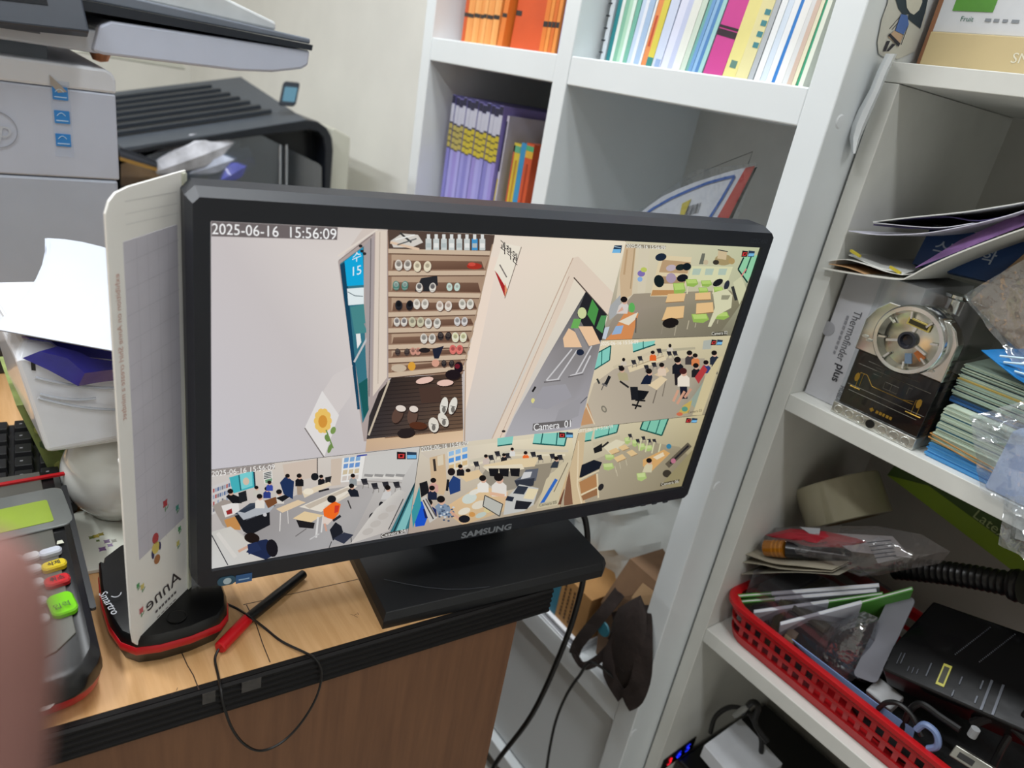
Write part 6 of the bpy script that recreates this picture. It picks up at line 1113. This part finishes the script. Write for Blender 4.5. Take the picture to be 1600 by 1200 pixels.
part(G().sheet(fl, 0.0008), 'sheet', mat('#1f78ba', 0.3, var=0.06), r, smooth=True)
for (a, b) in (((1562, 556), (1600, 560)), ((1568, 566), (1612, 570)), ((1585, 580), (1620, 590))):
    part(G().tube([oy(a[0], a[1], .7345), oy(b[0], b[1], .7365)], 0.0010, 5), 'flyer_print', mat('#bcd6e6', 0.5), r)
# light blue wrapped block
bb = root('wrapped_blue_block', 'light blue block in crinkled clear wrap at the shelf edge', 'block', (-0.13, .76, ZA))
part(G().box((-0.1690, .7225, ZA + .0005), (-0.06, .82, ZA + .060)), 'block_body', mat('#b6caf0', 0.4, var=0.05), bb, bevel=0.002)
def crumple(a, b, c_, d, amp, nu, nv, seed, dirv):
    rows_ = []
    for i in range(nv + 1):
        t = i / nv; row = []
        for j in range(nu + 1):
            s = j / nu; p = (a * (1 - s) + b * s) * (1 - t) + (c_ * (1 - s) + d * s) * t
            row.append(p + dirv * (noise.noise(V(s * 5 + seed, t * 5, seed)) * amp + noise.noise(V(s * 13, t * 13 + seed, seed)) * amp * .5))
        rows_.append(row)
    return rows_
fw = film('#f8fafc', 0.13, 0.10, 0.07, 0.6, 60)
part(G().sheet(crumple(oy(1520, 655, .712), oy(1660, 640, .712), oy(1530, 765, .7125), oy(1660, 840, .7125), .006, 16, 14, 2.3, V(0, -1, 0)), 0.0003), 'clear_wrap', fw, bb, smooth=True)
part(G().sheet(crumple(oy(1515, 650, .715), oy(1660, 610, .72), oy(1530, 690, .712), oy(1660, 700, .712), .008, 14, 8, 7.7, V(0, -1, .3)), 0.0003), 'clear_wrap', fw, bb, smooth=True)
part(G().sheet(crumple(oy(1572, 770, .711), oy(1660, 800, .711), oy(1560, 850, .711), oy(1660, 905, .711), .009, 12, 10, 4.1, V(.3, -1, 0)), 0.0003), 'clear_wrap', fw, bb, smooth=True)
# kraft parcel in clear wrap at the upper right
kp = root('kraft_parcel', 'brown kraft parcel in clear wrap above the card bundles', 'parcel', (-0.17, .80, ZA + .11))
KP = [oy(x, y, .755) for x, y in ((1513, 470), (1560, 520), (1600, 560), (1690, 620), (1690, 360), (1600, 395))]
g = G(); n = len(KP); g.add([p for p in KP] + [p + V(0, .07, .004) for p in KP], [list(range(n))[::-1], list(range(n, 2 * n))] + [(i, (i + 1) % n, n + (i + 1) % n, n + i) for i in range(n)])
part(g, 'parcel_body', mat('#8c7256', 0.7, var=0.12, scale=40, bump=0.4, bscale=60), kp, bevel=0.003)
part(G().sheet(crumple(oy(1505, 462, .744), oy(1700, 345, .744), oy(1590, 575, .744), oy(1700, 640, .744), .006, 16, 14, 9.2, V(0, -1, 0)), 0.0003), 'clear_wrap', fw, kp, smooth=True)
# slumped folder with papers and brochures above the boxes
def strip_sheet(px, Y0, Y1, th=0.0008, droop=0.0):
    P = smoothpath([oy(x, y, Y0) for x, y in px], 4)
    return G().sheet([[p for p in P], [p + V(0, (Y1 - Y0) / 2, droop) for p in P], [p + V(0, Y1 - Y0, droop * 1.5) for p in P]], th)
fo = root('white_folder', 'open white paper folder slumped over the white carton and toy', 'folder', (-0.28, .80, 1.03))
part(strip_sheet([(1284, 418), (1330, 426), (1400, 435), (1420, 431), (1450, 415), (1500, 393), (1560, 370), (1600, 356), (1680, 330)], .712, .90, .0014), 'folder_sheet', mat('#cdccc4', 0.6, var=0.02), fo, smooth=True)
part(strip_sheet([(1293, 408), (1320, 405), (1350, 412), (1385, 424), (1410, 429)], .716, .90, .0006), 'inner_sheet', mat('#d9d8d2', 0.6), fo, smooth=True)
part(strip_sheet([(1295, 412), (1325, 418), (1352, 428)], .714, .90, .0006), 'tan_sheet', mat('#b08a62', 0.6), fo, smooth=True)
part(G().sheet([[oy(1430, 418, .722), oy(1480, 399, .722), oy(1540, 375, .722), oy(1600, 352, .722), oy(1680, 325, .722)], [oy(1462, 405, .73), oy(1500, 375, .735), oy(1545, 355, .735), oy(1600, 330, .735), oy(1680, 300, .735)]], .0006), 'tissue_print', mat('#7c5a8c', 0.5, var=0.35, scale=60), fo, smooth=True)
lf = root('white_leaflet', 'white leaflet with yellow corners inside the open folder', 'leaflet', (-0.33, .78, 1.02))
part(G().sheet([[oy(1326, 398, .722), oy(1372, 418, .720), oy(1412, 428, .720)], [oy(1345, 392, .80), oy(1390, 404, .80), oy(1450, 416, .80)]], .0005), 'sheet', mat('#d2d3cd', 0.6), lf, smooth=True)
for x, y in ((1338, 396), (1400, 422)): part(G().box((-.006, -.0012, -.0002), (.006, .0012, .0030), frame(oy(x, y, .7195), V(1, 0, -.25), V(0, 0, 1))), 'yellow_corner', mat('#b9a832', 0.5), lf)
bk = root('blue_book', 'dark blue book with white lettering tucked in the open folder', 'book', (-0.28, .80, 1.03))
BKM = frame(oy(1425, 412, .775), V(1, 0, 0.06), V(0, 0.25, 1))
part(G().box((0, 0, -.012), (.16, .042, 0), BKM), 'cover', mat('#1f3f70', 0.4, var=0.04), bk)
part(G().box((.001, .0421, -.011), (.159, .0428, -.001), BKM), 'pages', pg, bk)
text('스마트 학', 0.0145, BKM @ Matrix.Translation((.012, .021, .0004)), 'lettering', mat('#a9b4c4', 0.5), bk, 'LEFT', bold=0.0002)
br = root('purple_brochure', 'stack of purple and white brochures at the top of the folder', 'brochure', (-0.28, .80, 1.06))
part(strip_sheet([(1326, 360), (1370, 366), (1440, 364), (1500, 354), (1560, 340), (1600, 328), (1680, 302)], .715, .90, .0008), 'brochure_sheet', mat('#c9c8d6', 0.5), br, smooth=True)
part(strip_sheet([(1365, 350), (1420, 355), (1480, 356), (1530, 348), (1600, 331), (1680, 305)], .728, .90, .0014), 'brochure_sheet', mat('#3d345c', 0.4), br, smooth=True)
part(strip_sheet([(1365, 347), (1410, 352), (1470, 355), (1520, 348)], .718, .90, .0006), 'brochure_sheet', mat('#cfd0d8', 0.5), br, smooth=True)
part(strip_sheet([(1368, 346), (1420, 341), (1480, 338), (1530, 344), (1600, 329), (1680, 304)], .726, .90, .0010), 'brochure_sheet', mat('#3a3260', 0.4), br, smooth=True)
part(strip_sheet([(1364, 346), (1420, 339), (1500, 331), (1560, 322), (1600, 315), (1680, 298)], .718, .90, .0010), 'brochure_sheet', mat('#cfd0cc', 0.5), br, smooth=True)
# ================================================================== lower compartment: red basket and its contents
ZC = 0.550
bs = root('red_basket', 'red plastic basket with slotted sides on the lower board', 'basket', (-0.15, .82, ZC))
red = mat('#b4161c', 0.35, var=0.05); X0, X1_, Y0, Y1_, HB = -0.372, 0.06, .728, .96, 0.058
def bl(inx, z, r=.03): return [V(x, y, z) for x, y in rrect(X1_ - X0 - 2 * inx, Y1_ - Y0 - 2 * inx, r, 6, (X0 + X1_) / 2, (Y0 + Y1_) / 2)]
part(G().loft([bl(.010, ZC + .0008), bl(.010, ZC + .003)]), 'basket_floor', red, bs)
part(G().loft([bl(-.0, ZC + HB - .010), bl(-.004, ZC + HB - .006), bl(-.004, ZC + HB - .001), bl(-.001, ZC + HB), bl(.006, ZC + HB - .002), bl(.004, ZC + HB - .010)], cap=False), 'rim', red, bs, smooth=True)
part(G().loft([bl(.009, ZC + .003), bl(.0065, ZC + .013), bl(.0085, ZC + .013), bl(.011, ZC + .003)], cap=False), 'lower_band', red, bs)
part(G().loft([bl(.0045, ZC + .026), bl(.0035, ZC + .031), bl(.0055, ZC + .031), bl(.0065, ZC + .026)], cap=False), 'middle_band', red, bs)
part(G().loft([bl(.001, ZC + .043), bl(.0005, ZC + .050), bl(.0025, ZC + .050), bl(.003, ZC + .043)], cap=False), 'upper_band', red, bs)
nb = 26
for k in range(nb):
    x = X0 + .034 + k * (X1_ - X0 - .068) / (nb - 1)
    part(G().add([(x - .003, Y0 + .0085, ZC + .012), (x + .003, Y0 + .0085, ZC + .012), (x + .003, Y0 + .0015, ZC + .046), (x - .003, Y0 + .0015, ZC + .046), (x - .003, Y0 + .0105, ZC + .012), (x + .003, Y0 + .0105, ZC + .012), (x + .003, Y0 + .0035, ZC + .046), (x - .003, Y0 + .0035, ZC + .046)], [(0, 1, 2, 3), (7, 6, 5, 4), (0, 4, 5, 1), (1, 5, 6, 2), (2, 6, 7, 3), (3, 7, 4, 0)]), 'side_slat', red, bs)
for k in range(12):
    y = Y0 + .034 + k * (Y1_ - Y0 - .068) / 11
    part(G().box((X0 + .004, y - .003, ZC + .012), (X0 + .007, y + .003, ZC + .046)), 'side_slat', red, bs)
ZR = ZC + HB
# clear box of odds and ends at the left of the basket
ob_ = root('clear_case', 'clear plastic case with dark contents at the left end of the basket', 'case', (-0.315, .80, ZC + .01))
part(G().box((-0.358, .752, ZC + .004), (-0.245, .90, ZC + .098)), 'case_shell', film('#d9d6da', 0.10, 0.1, 0.04, .2, 30), ob_)
for x, y, z, sx, sy, sz, c in ((-.350, .76, .010, .028, .1, .070, '#1f2026'), (-.318, .758, .010, .012, .1, .072, '#3f3d16'), (-.304, .758, .01, .05, .1, .066, '#202024'), (-.300, .757, .078, .045, .08, .008, '#4d4e44')): part(G().box((x, y, ZC + z), (x + sx, y + sy, ZC + z + sz)), 'case_content', mat(c, 0.4, var=0.2), ob_, bevel=0.002)
def leaf(name, label, cat, px, Y0_, Y1__, c, th=.0010, droop=0):
    o = strip_sheet(px, Y0_, Y1__, th, droop); return o
r = root('paper_slips', 'cream paper slips lying over the clear case', 'paper', (-0.30, .80, ZC + .10))
for px, c in ((((1150, 860), (1180, 871), (1210, 880), (1250, 884), (1300, 890)), '#9d9583'), (((1156, 878), (1190, 882), (1225, 889), (1300, 893)), '#a59d8b'), (((1158, 897), (1200, 895), (1250, 894), (1310, 898)), '#8f8a7c')): part(strip_sheet(px, .752, .86, .0006), 'slip', mat(c, 0.7, var=0.08), r, smooth=True)
# booklets with green ends
for k, (a, b, m_, lab) in enumerate((((1149, 934), (1374, 917), 1211, 'topmost thin booklet with a green end, on the basket corner'), ((1150, 943), (1370, 925), 1216, 'second thin booklet with a green end, on the basket corner'), ((1178, 958), (1380, 930), 1300, 'third booklet with a green far end in the basket'), ((1220, 977), (1427, 922), 1352, 'lowest booklet with a long green end, slanting across the basket'))):
    r = root('green_booklet', lab, 'booklet', oy(a[0], a[1], .745), None)
    A__, B__ = oy(a[0], a[1], .742), oy(b[0], b[1], .790); dv = B__ - A__; L_ = dv.length; Mb = frame(A__, dv, V(-0.10, .75, -.65) if k < 2 else V(-0.10, .50, -.86))
    t = (m_ - a[0]) / (b[0] - a[0]); gr = '#4f8f3a'; wh = '#c9ccd6'
    g1, g2 = (gr, wh) if k < 2 else (wh, gr)
    part(G().box((0, 0, 0), (L_ * t, .060, .0042), Mb), 'cover_half', mat(g1, 0.45), r)
    part(G().box((L_ * t, 0, 0), (L_, .060, .0042), Mb), 'cover_half', mat(g2, 0.45), r)
    part(G().box((0.001, -0.0002, .0014), (L_ - .001, .059, .0028), Mb), 'pages', mat('#d8d9d8', 0.7), r)
# amber capped tube
r = root('amber_cap_tube', 'dark tube with a glossy amber cap lying under the zip bag', 'tube', oy(1230, 860, .765))
A__, B__ = oy(1196, 856, .765), oy(1228, 858, .768); C__ = oy(1330, 872, .80); ax = (B__ - A__).normalized()
part(G().tube([A__, A__ + ax * .001, B__], [0.0085, 0.0105, 0.0105], 18), 'cap', mat('#8a5412', 0.15, var=0.15, coat=0.6), r, smooth=True)
for t in (.45, .65, .85): part(G().tube([A__ + (B__ - A__) * t, A__ + (B__ - A__) * (t + .06)], 0.0109, 18), 'cap_ring', mat('#a86c20', 0.15, coat=0.6), r, smooth=True)
part(G().tube([B__, C__], 0.0098, 18), 'tube_body', mat('#14151a', 0.25), r, smooth=True)
# zip bag
zb = root('zip_bag', 'clear zip bag with red and white packets over the basket', 'bag', (-0.27, .80, ZC + .12))
def blob(px, Y0_, bulge, seed, n=13):
    """pillow: outline in photo points at depth Y0_, puffed towards the viewer"""
    P = [oy(x, y, Y0_) for x, y in px]; c = sum(P, V(0, 0, 0)) / len(P); g = G(); rings = []
    for k in range(6):
        s = 1 - k / 6; rings.append([c + (p - c) * s + V(0, -bulge * math.sqrt(1 - s * s) + noise.noise(V(i * .7, k * .8, seed)) * .005 * (k > 0), noise.noise(V(i * .7 + 9, k, seed)) * .003 * (k > 0)) for i, p in enumerate(P)])
    return G().loft(rings, True)
part(blob([(1152, 852), (1175, 832), (1215, 824), (1280, 822), (1370, 822), (1440, 835), (1485, 862), (1470, 880), (1400, 893), (1370, 900), (1330, 888), (1290, 870), (1240, 862), (1200, 848)], .80, .035, 3.1), 'bag_film', film('#ebe8e8', 0.12, 0.10, 0.06, 0.7, 60), zb, smooth=True)
part(blob([(1195, 836), (1235, 826), (1290, 830), (1360, 846), (1340, 856), (1280, 852), (1230, 846)], .785, .014, 5.5), 'red_packet', mat('#a82634', 0.3, var=0.2), zb, smooth=True)
part(G().sheet([[oy(1372, 838, .782), oy(1412, 856, .784)], [oy(1358, 850, .772), oy(1402, 874, .776)], [oy(1372, 880, .772), oy(1420, 866, .778)]], .0005), 'white_label', mat('#9fa0a6', 0.6), zb)
part(G().sheet([[oy(1282, 832, .788), oy(1395, 838, .788)], [oy(1330, 862, .772), oy(1425, 872, .776)]], .0005), 'white_packet', mat('#aaa7aa', 0.5, var=0.12), zb)
for k in range(5): part(G().tube([oy(1355 + k * 3, 848 + k * 6, .769), oy(1392 + k * 2, 844 + k * 6, .771)], 0.0005, 4), 'label_print', mat('#4f5058', 0.6), zb)
part(G().sheet([[oy(1250, 824, .785), oy(1282, 826, .785)], [oy(1265, 834, .775), oy(1280, 836, .775)]], .0005), 'white_tab', mat('#b9bbc0', 0.5), zb)
# tape roll
tp = root('tape_roll', 'wide roll of clear packing tape lying on top of the basket clutter', 'tape', oy(1318, 815, .86))
tpc = oy(1316, 783, .865); tr_ = ray(1316, 783).normalized(); tpa = (RX * -0.33 - RY * 0.94); tpa = (tpa - tr_ * tpa.dot(tr_)).normalized(); tpa = (tpa + tr_ * 0.06).normalized()
TPM = frame(tpc, tpa.cross(V(0, 1, 0)).normalized(), tpa.cross(tpa.cross(V(0, 1, 0))).normalized(), tpa)
part(G().lathe([(0.037, -.026), (0.052, -.026), (0.053, -.025), (0.053, .025), (0.052, .026), (0.037, .026), (0.037, -.026)], TPM, 44, cap=False), 'tape_winding', mat('#a59f86', 0.18, var=0.05, coat=0.5), tp, smooth=True)
part(G().lathe([(0.0345, -.026), (0.0369, -.026), (0.0369, .026), (0.0345, .026), (0.0345, -.026)], TPM, 36, cap=False), 'paper_core', mat('#8a7657', 0.8), tp, smooth=True)
# glove carton
gb = root('glove_carton', 'green carton for latex gloves standing at the back of the lower compartment', 'carton', (-0.2, .93, ZC + .1))
ga = oy(1386, 742, .905); gd = (oy(1600, 905, .905) - ga).normalized(); gu = V(0, -1, 0).cross(gd) * -1
gu = gu if gu.z > 0 else -gu
GB = frame(ga, gd, gu, (0, -1, 0))
part(G().box((0, 0, -.07), (.25, .13, 0), GB), 'carton_body', mat('#3d5522', 0.5, var=0.08), gb, bevel=0.0008)
part(G().prism([(0, 0), (.25, 0), (.25, .024), (.045, .022)], 0.0002, 0.0006, GB), 'lime_band', mat('#7f9a25', 0.5, var=0.06), gb)
text('Latex glove', 0.0170, GB @ Matrix.Translation((.100, .029, .0010)) @ rotm('Z', 0), 'carton_lettering', mat('#a3b27a', 0.5), gb, 'LEFT')
text('라텍스', 0.0220, GB @ Matrix.Translation((.105, .056, .0006)), 'carton_lettering', mat('#5f7448', 0.5), gb, 'LEFT')
blurtext(GB @ Matrix.Translation((.050, .052, .0006)), 0.036, 0.004, 4, mat('#6d8050', 0.5), gb)
# ribbed black hose
hs = root('ribbed_hose', 'black ribbed tube lying across the back of the basket', 'tube', oy(1500, 905, .85))
A__, B__ = oy(1400, 888, .855), oy(1600, 918, .835); dv = (B__ - A__)
P = []; Rr = []
for k in range(61):
    t = k / 60; P.append(A__ + dv * t + V(0, 0, .004 * math.sin(3 * t))); Rr.append(0.0125 + (.0012 if k % 3 == 0 else 0) + (.004 if t > .9 else 0))
part(G().tube(P, Rr, 16), 'hose', mat('#0f0f11', 0.35), hs, smooth=True)
# black glossy device
bd = root('black_device', 'glossy black slotted device with a yellow label in the basket', 'device', (-0.17, .82, ZC + .03))
da, db, dc = oy(1378, 1045, .742), oy(1560, 1125, .742), oy(1432, 930, .83)
BD = frame(da, db - da, dc - da); LD = (db - da).length; dvv = (dc - da); LV = dvv.dot(BD.col[1].to_3d())
part(G().prism([(0, 0), (LD * 1.25, 0), (LD * 1.25, LV), (.018, LV), (0.0, LV * .3)], -.030, 0, BD), 'housing', mat('#060608', 0.22, coat=0.1, spec=0.3, bump=0.06, bscale=60), bd, bevel=0.002)
lb = part(G().box((-.004, -.013, 0.0001), (.004, .013, .0007), BD @ Matrix.Translation((LD * .50, LV * .21, 0))), 'yellow_label', mat('#a8a23c', 0.4), bd)
part(G().box((-.0025, -.010, .0007), (.0025, .010, .0010), BD @ Matrix.Translation((LD * .50, LV * .21, 0))), 'label_print', mat('#24230f', 0.5), lb)
for u, v0, v1, wv in ((.37, .12, .28, .0012), (.64, .18, .27, .0012), (.62, .03, .10, .0012), (.80, .22, .32, .0014), (.80, .06, .14, .0014), (.86, .02, .36, .0022), (.95, .02, .36, .0022), (.29, .10, .16, .0006), (.25, .09, .16, .0006), (.21, .09, .15, .0006), (.10, .12, .26, .0006), (.13, .14, .27, .0008)):
    part(G().box((LD * u - wv / 2, LV * v0, 0), (LD * u + wv / 2, LV * v1, .0010), BD), 'ridge', mat('#6d7078', 0.15, metal=0.6), bd)
g = G()
for k in range(22):
    for u, v in ((.52 + k * .0085, .48 + k * .021), (.72 + k * .0085, .50 + k * .021)):
        g.lathe([(0.0007, 0.0006), (0.0007, 0)], BD @ Matrix.Translation((LD * u, LV * v, 0)), 6)
part(g, 'dot_pattern', mat('#4a4c52', 0.3), bd, kind='stuff')
# grey strip, pouch, blue sheet
r = root('grey_strip', 'flat grey plastic strip between the clear pouch and black device', 'strip', oy(1380, 1000, .77))
A__, B__ = oy(1350, 1062, .752), oy(1412, 930, .80); Ms = frame(A__, B__ - A__, V(1, 0.1, 0.35)); Ls = (B__ - A__).length
part(G().prism(rrect(Ls, .026, .006, 4, Ls / 2, 0), 0, .002, Ms), 'strip_body', mat('#6f7078', 0.45), r, bevel=0.0004)
text('TOOL', 0.010, Ms @ Matrix.Translation((Ls * .80, 0.003, .0024)), 'strip_lettering', mat('#2c2d32', 0.5), r)
r = root('clear_pouch', 'clear blister pouch with a dark adapter inside the basket', 'pouch', oy(1310, 1030, .77))
part(blob([(1262, 1000), (1300, 975), (1350, 955), (1372, 965), (1365, 1010), (1350, 1050), (1330, 1065), (1295, 1045), (1270, 1020)], .772, .02, 8.8), 'pouch_film', film('#cfd3d8', 0.2, 0.08, 0.06, 1.0, 70), r, smooth=True)
part(G().box((0, 0, -.02), (.035, .040, 0), frame(oy(1300, 1040, .775), V(1, 0, .2), V(-.1, .5, .8))), 'adapter', mat('#1c1d22', 0.4), r, bevel=0.002)
part(G().box((.01, .002, 0.0003), (.032, .010, .0008), frame(oy(1300, 1040, .775), V(1, 0, .2), V(-.1, .5, .8))), 'white_label', mat('#a9aab0', 0.5), r)
part(G().box((.018, .030, 0.0003), (.026, .034, .0008), frame(oy(1300, 1040, .775), V(1, 0, .2), V(-.1, .5, .8))), 'green_label', mat('#3f9a6a', 0.5), r)
r = root('wooden_ring', 'small pale ring stuck between booklets and basket rim', 'ring', oy(1245, 990, .76))
part(G().lathe([(0.010, -.006), (0.0135, -.006), (0.0135, .006), (0.010, .006), (0.010, -.006)], frame(oy(1242, 993, .765), (0, 1, .2), (0, -.2, 1)), 24, cap=False), 'ring_body', mat('#8a7760', 0.5), r, smooth=True)
r = root('light_blue_sheet', 'light blue plastic sheet just inside the basket rim', 'sheet', oy(1330, 1080, .755))
part(G().sheet([[oy(1238, 998, .742), oy(1300, 1045, .742), oy(1370, 1098, .742), oy(1430, 1140, .742)], [oy(1250, 1012, .744), oy(1310, 1066, .744), oy(1385, 1130, .744), oy(1425, 1160, .744)]], .0010), 'sheet_body', mat('#7f96c4', 0.4), r)
r = root('white_plug', 'small white plug between grey strip and basket rim', 'plug', oy(1375, 1082, .755))
part(G().box((0, 0, -.016), (.030, .022, 0), frame(oy(1352, 1078, .752), V(1, 0, -.05), V(.1, .7, .6))), 'plug_body', mat('#9c9d9f', 0.5), r, bevel=0.002)
# metal connector, cables
r = root('metal_connector', 'silver video connector on a black cable at the basket front', 'connector', oy(1505, 1170, .735))
CNM = frame(oy(1482, 1180, .732), V(1, 0, .15), V(0.0, .5, .85))
part(G().box((0, 0, -.018), (.034, .013, 0), CNM), 'shell', mat('#8f8e86', 0.35, metal=0.8, var=0.2), r, bevel=0.001)
part(G().box((.006, .003, 0), (.020, .009, .0006), CNM), 'socket', mat('#111111', 0.5), r)
part(G().lathe([(0.001, .010), (0.0042, .010), (0.0042, 0)], frame(oy(1518, 1150, .735), (1, 0, 0), (0, 1, 0)), 14), 'thumb_screw', mat('#8f9092', 0.4), r)
part(G().box((.036, -.004, -.016), (.055, .010, -.001), CNM), 'hood', mat('#55565a', 0.35, metal=0.5), r, bevel=0.001)
for k, (pts, rr, lab) in enumerate((([(1372, 1108), (1385, 1098), (1405, 1100), (1425, 1118), (1440, 1150)], .0028, 'black cable curling over the light blue sheet in the basket'), ([(1410, 1140), (1422, 1110), (1440, 1100), (1470, 1120), (1500, 1140)], .0035, 'thick black cable bundle beside the light blue sheet'), ([(1520, 1130), (1560, 1120), (1600, 1150), (1640, 1200)], .0050, 'thick black cable running right from the silver connector'), ([(1550, 1200), (1570, 1160), (1600, 1120), (1640, 1080)], .0035, 'black braided cable rising at the right edge of the basket'))):
    single(G().tube(smoothpath([oy(x, y, .738 + .006 * k) for x, y in pts], 6), rr, 8), 'basket_cable', rub, lab, 'cable', smooth=True)
r = root('blue_clip', 'small blue grey clip on the basket rim near the silver connector', 'clip', oy(1450, 1150, .74))
part(G().tube(smoothpath([oy(1432, 1140, .736), oy(1445, 1132, .736), oy(1462, 1145, .736), oy(1465, 1165, .736), oy(1450, 1170, .736)], 5), .0035, 8), 'clip_loop', mat('#6d7fa6', 0.4), r, smooth=True)
# ================================================================== bottom compartment
ZD = 0.08
dv_ = root('black_recorder', 'black electronic box with red and blue digits in the dark bottom compartment', 'device', (-0.2, .88, ZD))
part(G().box((-0.372, .762, ZD + .0005), (0.05, .985, ZD + .205)), 'case', mat('#0b0b0d', 0.35), dv_, bevel=0.004)
la, lb_ = ox(1041, 1194, -.3735), ox(1080, 1165, -.3735); LL = (lb_ - la).length
DM2 = frame(la, (lb_ - la), (0, 0, 1), (1, 0, 0))
part(G().box((-.008, -.012, -.0018), (LL + .008, .012, -.0004), DM2), 'display_bar', mat('#08080a', 0.2), dv_)
for k, (ch, c) in enumerate((('3', '#ff1a30'), ('6', '#2030ff'), ('5', '#2030ff'))):
    vs, fs = textgeo(ch, 0.019); part(G().add(vs, fs, DM2 @ Matrix.Translation((LL * (.14 + .36 * k), 0, 0.0004)) @ Matrix.Diagonal((LL / .045, 1, 1, 1))), 'lit_digit', glow(c, 1.8), dv_)
single(G().box((0, 0, 0), (.075, .08, .022), frame(oy(1100, 1164, .735), V(1, 0, -.12), V(0, 1, .1), (0, 0, 1)) @ Matrix.Translation((0, 0, -.022))), 'white_adapter_box', mat('#c9cbd0', 0.5), 'white flat box on top of the black device in the bottom compartment', 'box', bevel=0.001)
for k, (pts, Y_, rr, lab) in enumerate((([(1110, 1145), (1118, 1120), (1140, 1105), (1165, 1110), (1180, 1130), (1190, 1160), (1185, 1200)], .80, .0035, 'looped black cable in the bottom compartment'), ([(1160, 1115), (1175, 1097), (1185, 1105), (1180, 1130), (1200, 1160)], .79, .0040, 'second black cable loop with a grey plug in the bottom compartment'))):
    single(G().tube(smoothpath([oy(x, y, Y_) for x, y in pts], 6), rr, 8), 'device_cable', rub, lab, 'cable', smooth=True)
single(G().tube([oy(1148, 1118, .788), oy(1162, 1108, .788), oy(1168, 1104, .788)], [.004, .0045, .003], 10), 'grey_plug', mat('#8b8c88', 0.4), 'small grey plug on the cable loop in the bottom compartment', 'plug', smooth=True)

r = root('black_pouch', 'soft black pouch under the glossy device in the basket', 'pouch', (-0.10, .80, ZC + .004))
rings = []
for k in range(7):
    t = k / 6; q = math.sin(math.pi * (0.12 + 0.88 * t) / 1.0) if k < 6 else .05
    s_ = [1.0, 1.03, 1.0, .93, .8, .55, .1][k]
    rings.append([V(-0.135 + .125 * s_ * math.cos(a) * (1 + .06 * math.sin(3 * a)), .845 + .085 * s_ * math.sin(a) * (1 + .05 * math.cos(4 * a)), ZC + .0035 + .040 * t + .004 * math.sin(5 * a + k)*(k > 0)) for a in [2 * math.pi * j / 24 for j in range(24)]])
part(G().loft(rings), 'pouch_body', mat('#0f0f12', 0.6, var=0.2, bump=0.4, bscale=120), r, smooth=True)
# ================================================================== blurred hand beside the lens
def cpos(x, y, d): return CAM + ray(x, y) * d
sk = mat('#8d635c', 0.55, var=0.08, scale=90)
J = []; E_ = []; RD = []
def jt(x, y, d, r, par=None):
    J.append(cpos(x, y, d * 0.74)); RD.append(r * 0.76)
    if par is not None: E_.append((par, len(J) - 1))
    return len(J) - 1
wr = jt(-950, 2500, .15, .026)
pa = jt(-620, 2050, .125, .030, wr)
ar = jt(-1500, 3100, .19, .034, wr); ar2 = jt(-2300, 4000, .26, .040, ar)
# index finger, whose side shows at the left edge
k1 = jt(-200, 1650, .105, .0125, pa); k2 = jt(-85, 1300, .096, .0118, k1); k3 = jt(-60, 1020, .091, .0112, k2); k4 = jt(-78, 815, .088, .0098, k3)
# other fingers, curled away out of frame
for dx, dd in ((-260, .006), (-480, .012), (-680, .020)):
    a = jt(-420 + dx, 1720 - dx * .2, .110 + dd, .0115, pa); b = jt(-430 + dx, 1420 - dx * .2, .104 + dd, .0102, a); c = jt(-470 + dx, 1280 - dx * .2, .112 + dd, .0094, b); jt(-490 + dx, 1330 - dx * .2, .122 + dd, .0080, c)
a = jt(-380, 2250, .110, .0135, pa); b = jt(-150, 2150, .100, .0115, a); jt(-20, 2020, .094, .0090, b)
me = bpy.data.meshes.new('hand'); off = J[wr].copy(); me.from_pydata([p - off for p in J], E_, [])
ho = bpy.data.objects.new('hand_tmp', me); COL.objects.link(ho)
ho.modifiers.new('skin', 'SKIN'); sd = ho.modifiers.new('sub', 'SUBSURF'); sd.levels = 2; sd.render_levels = 2
for i, v in enumerate(me.skin_vertices[0].data): v.radius = (RD[i], RD[i]); v.use_root = (i == wr)
bpy.context.view_layer.update()
m2 = bpy.data.meshes.new_from_object(ho.evaluated_get(bpy.context.evaluated_depsgraph_get())); bpy.data.objects.remove(ho)
m2.materials.clear(); m2.materials.append(sk)
for p in m2.polygons: p.use_smooth = True
hd = bpy.data.objects.new('hand', m2); COL.objects.link(hd); hd.location = off
hd['label'] = 'blurred pinkish finger of a hand close to the lens at the left edge'; hd['category'] = 'hand'
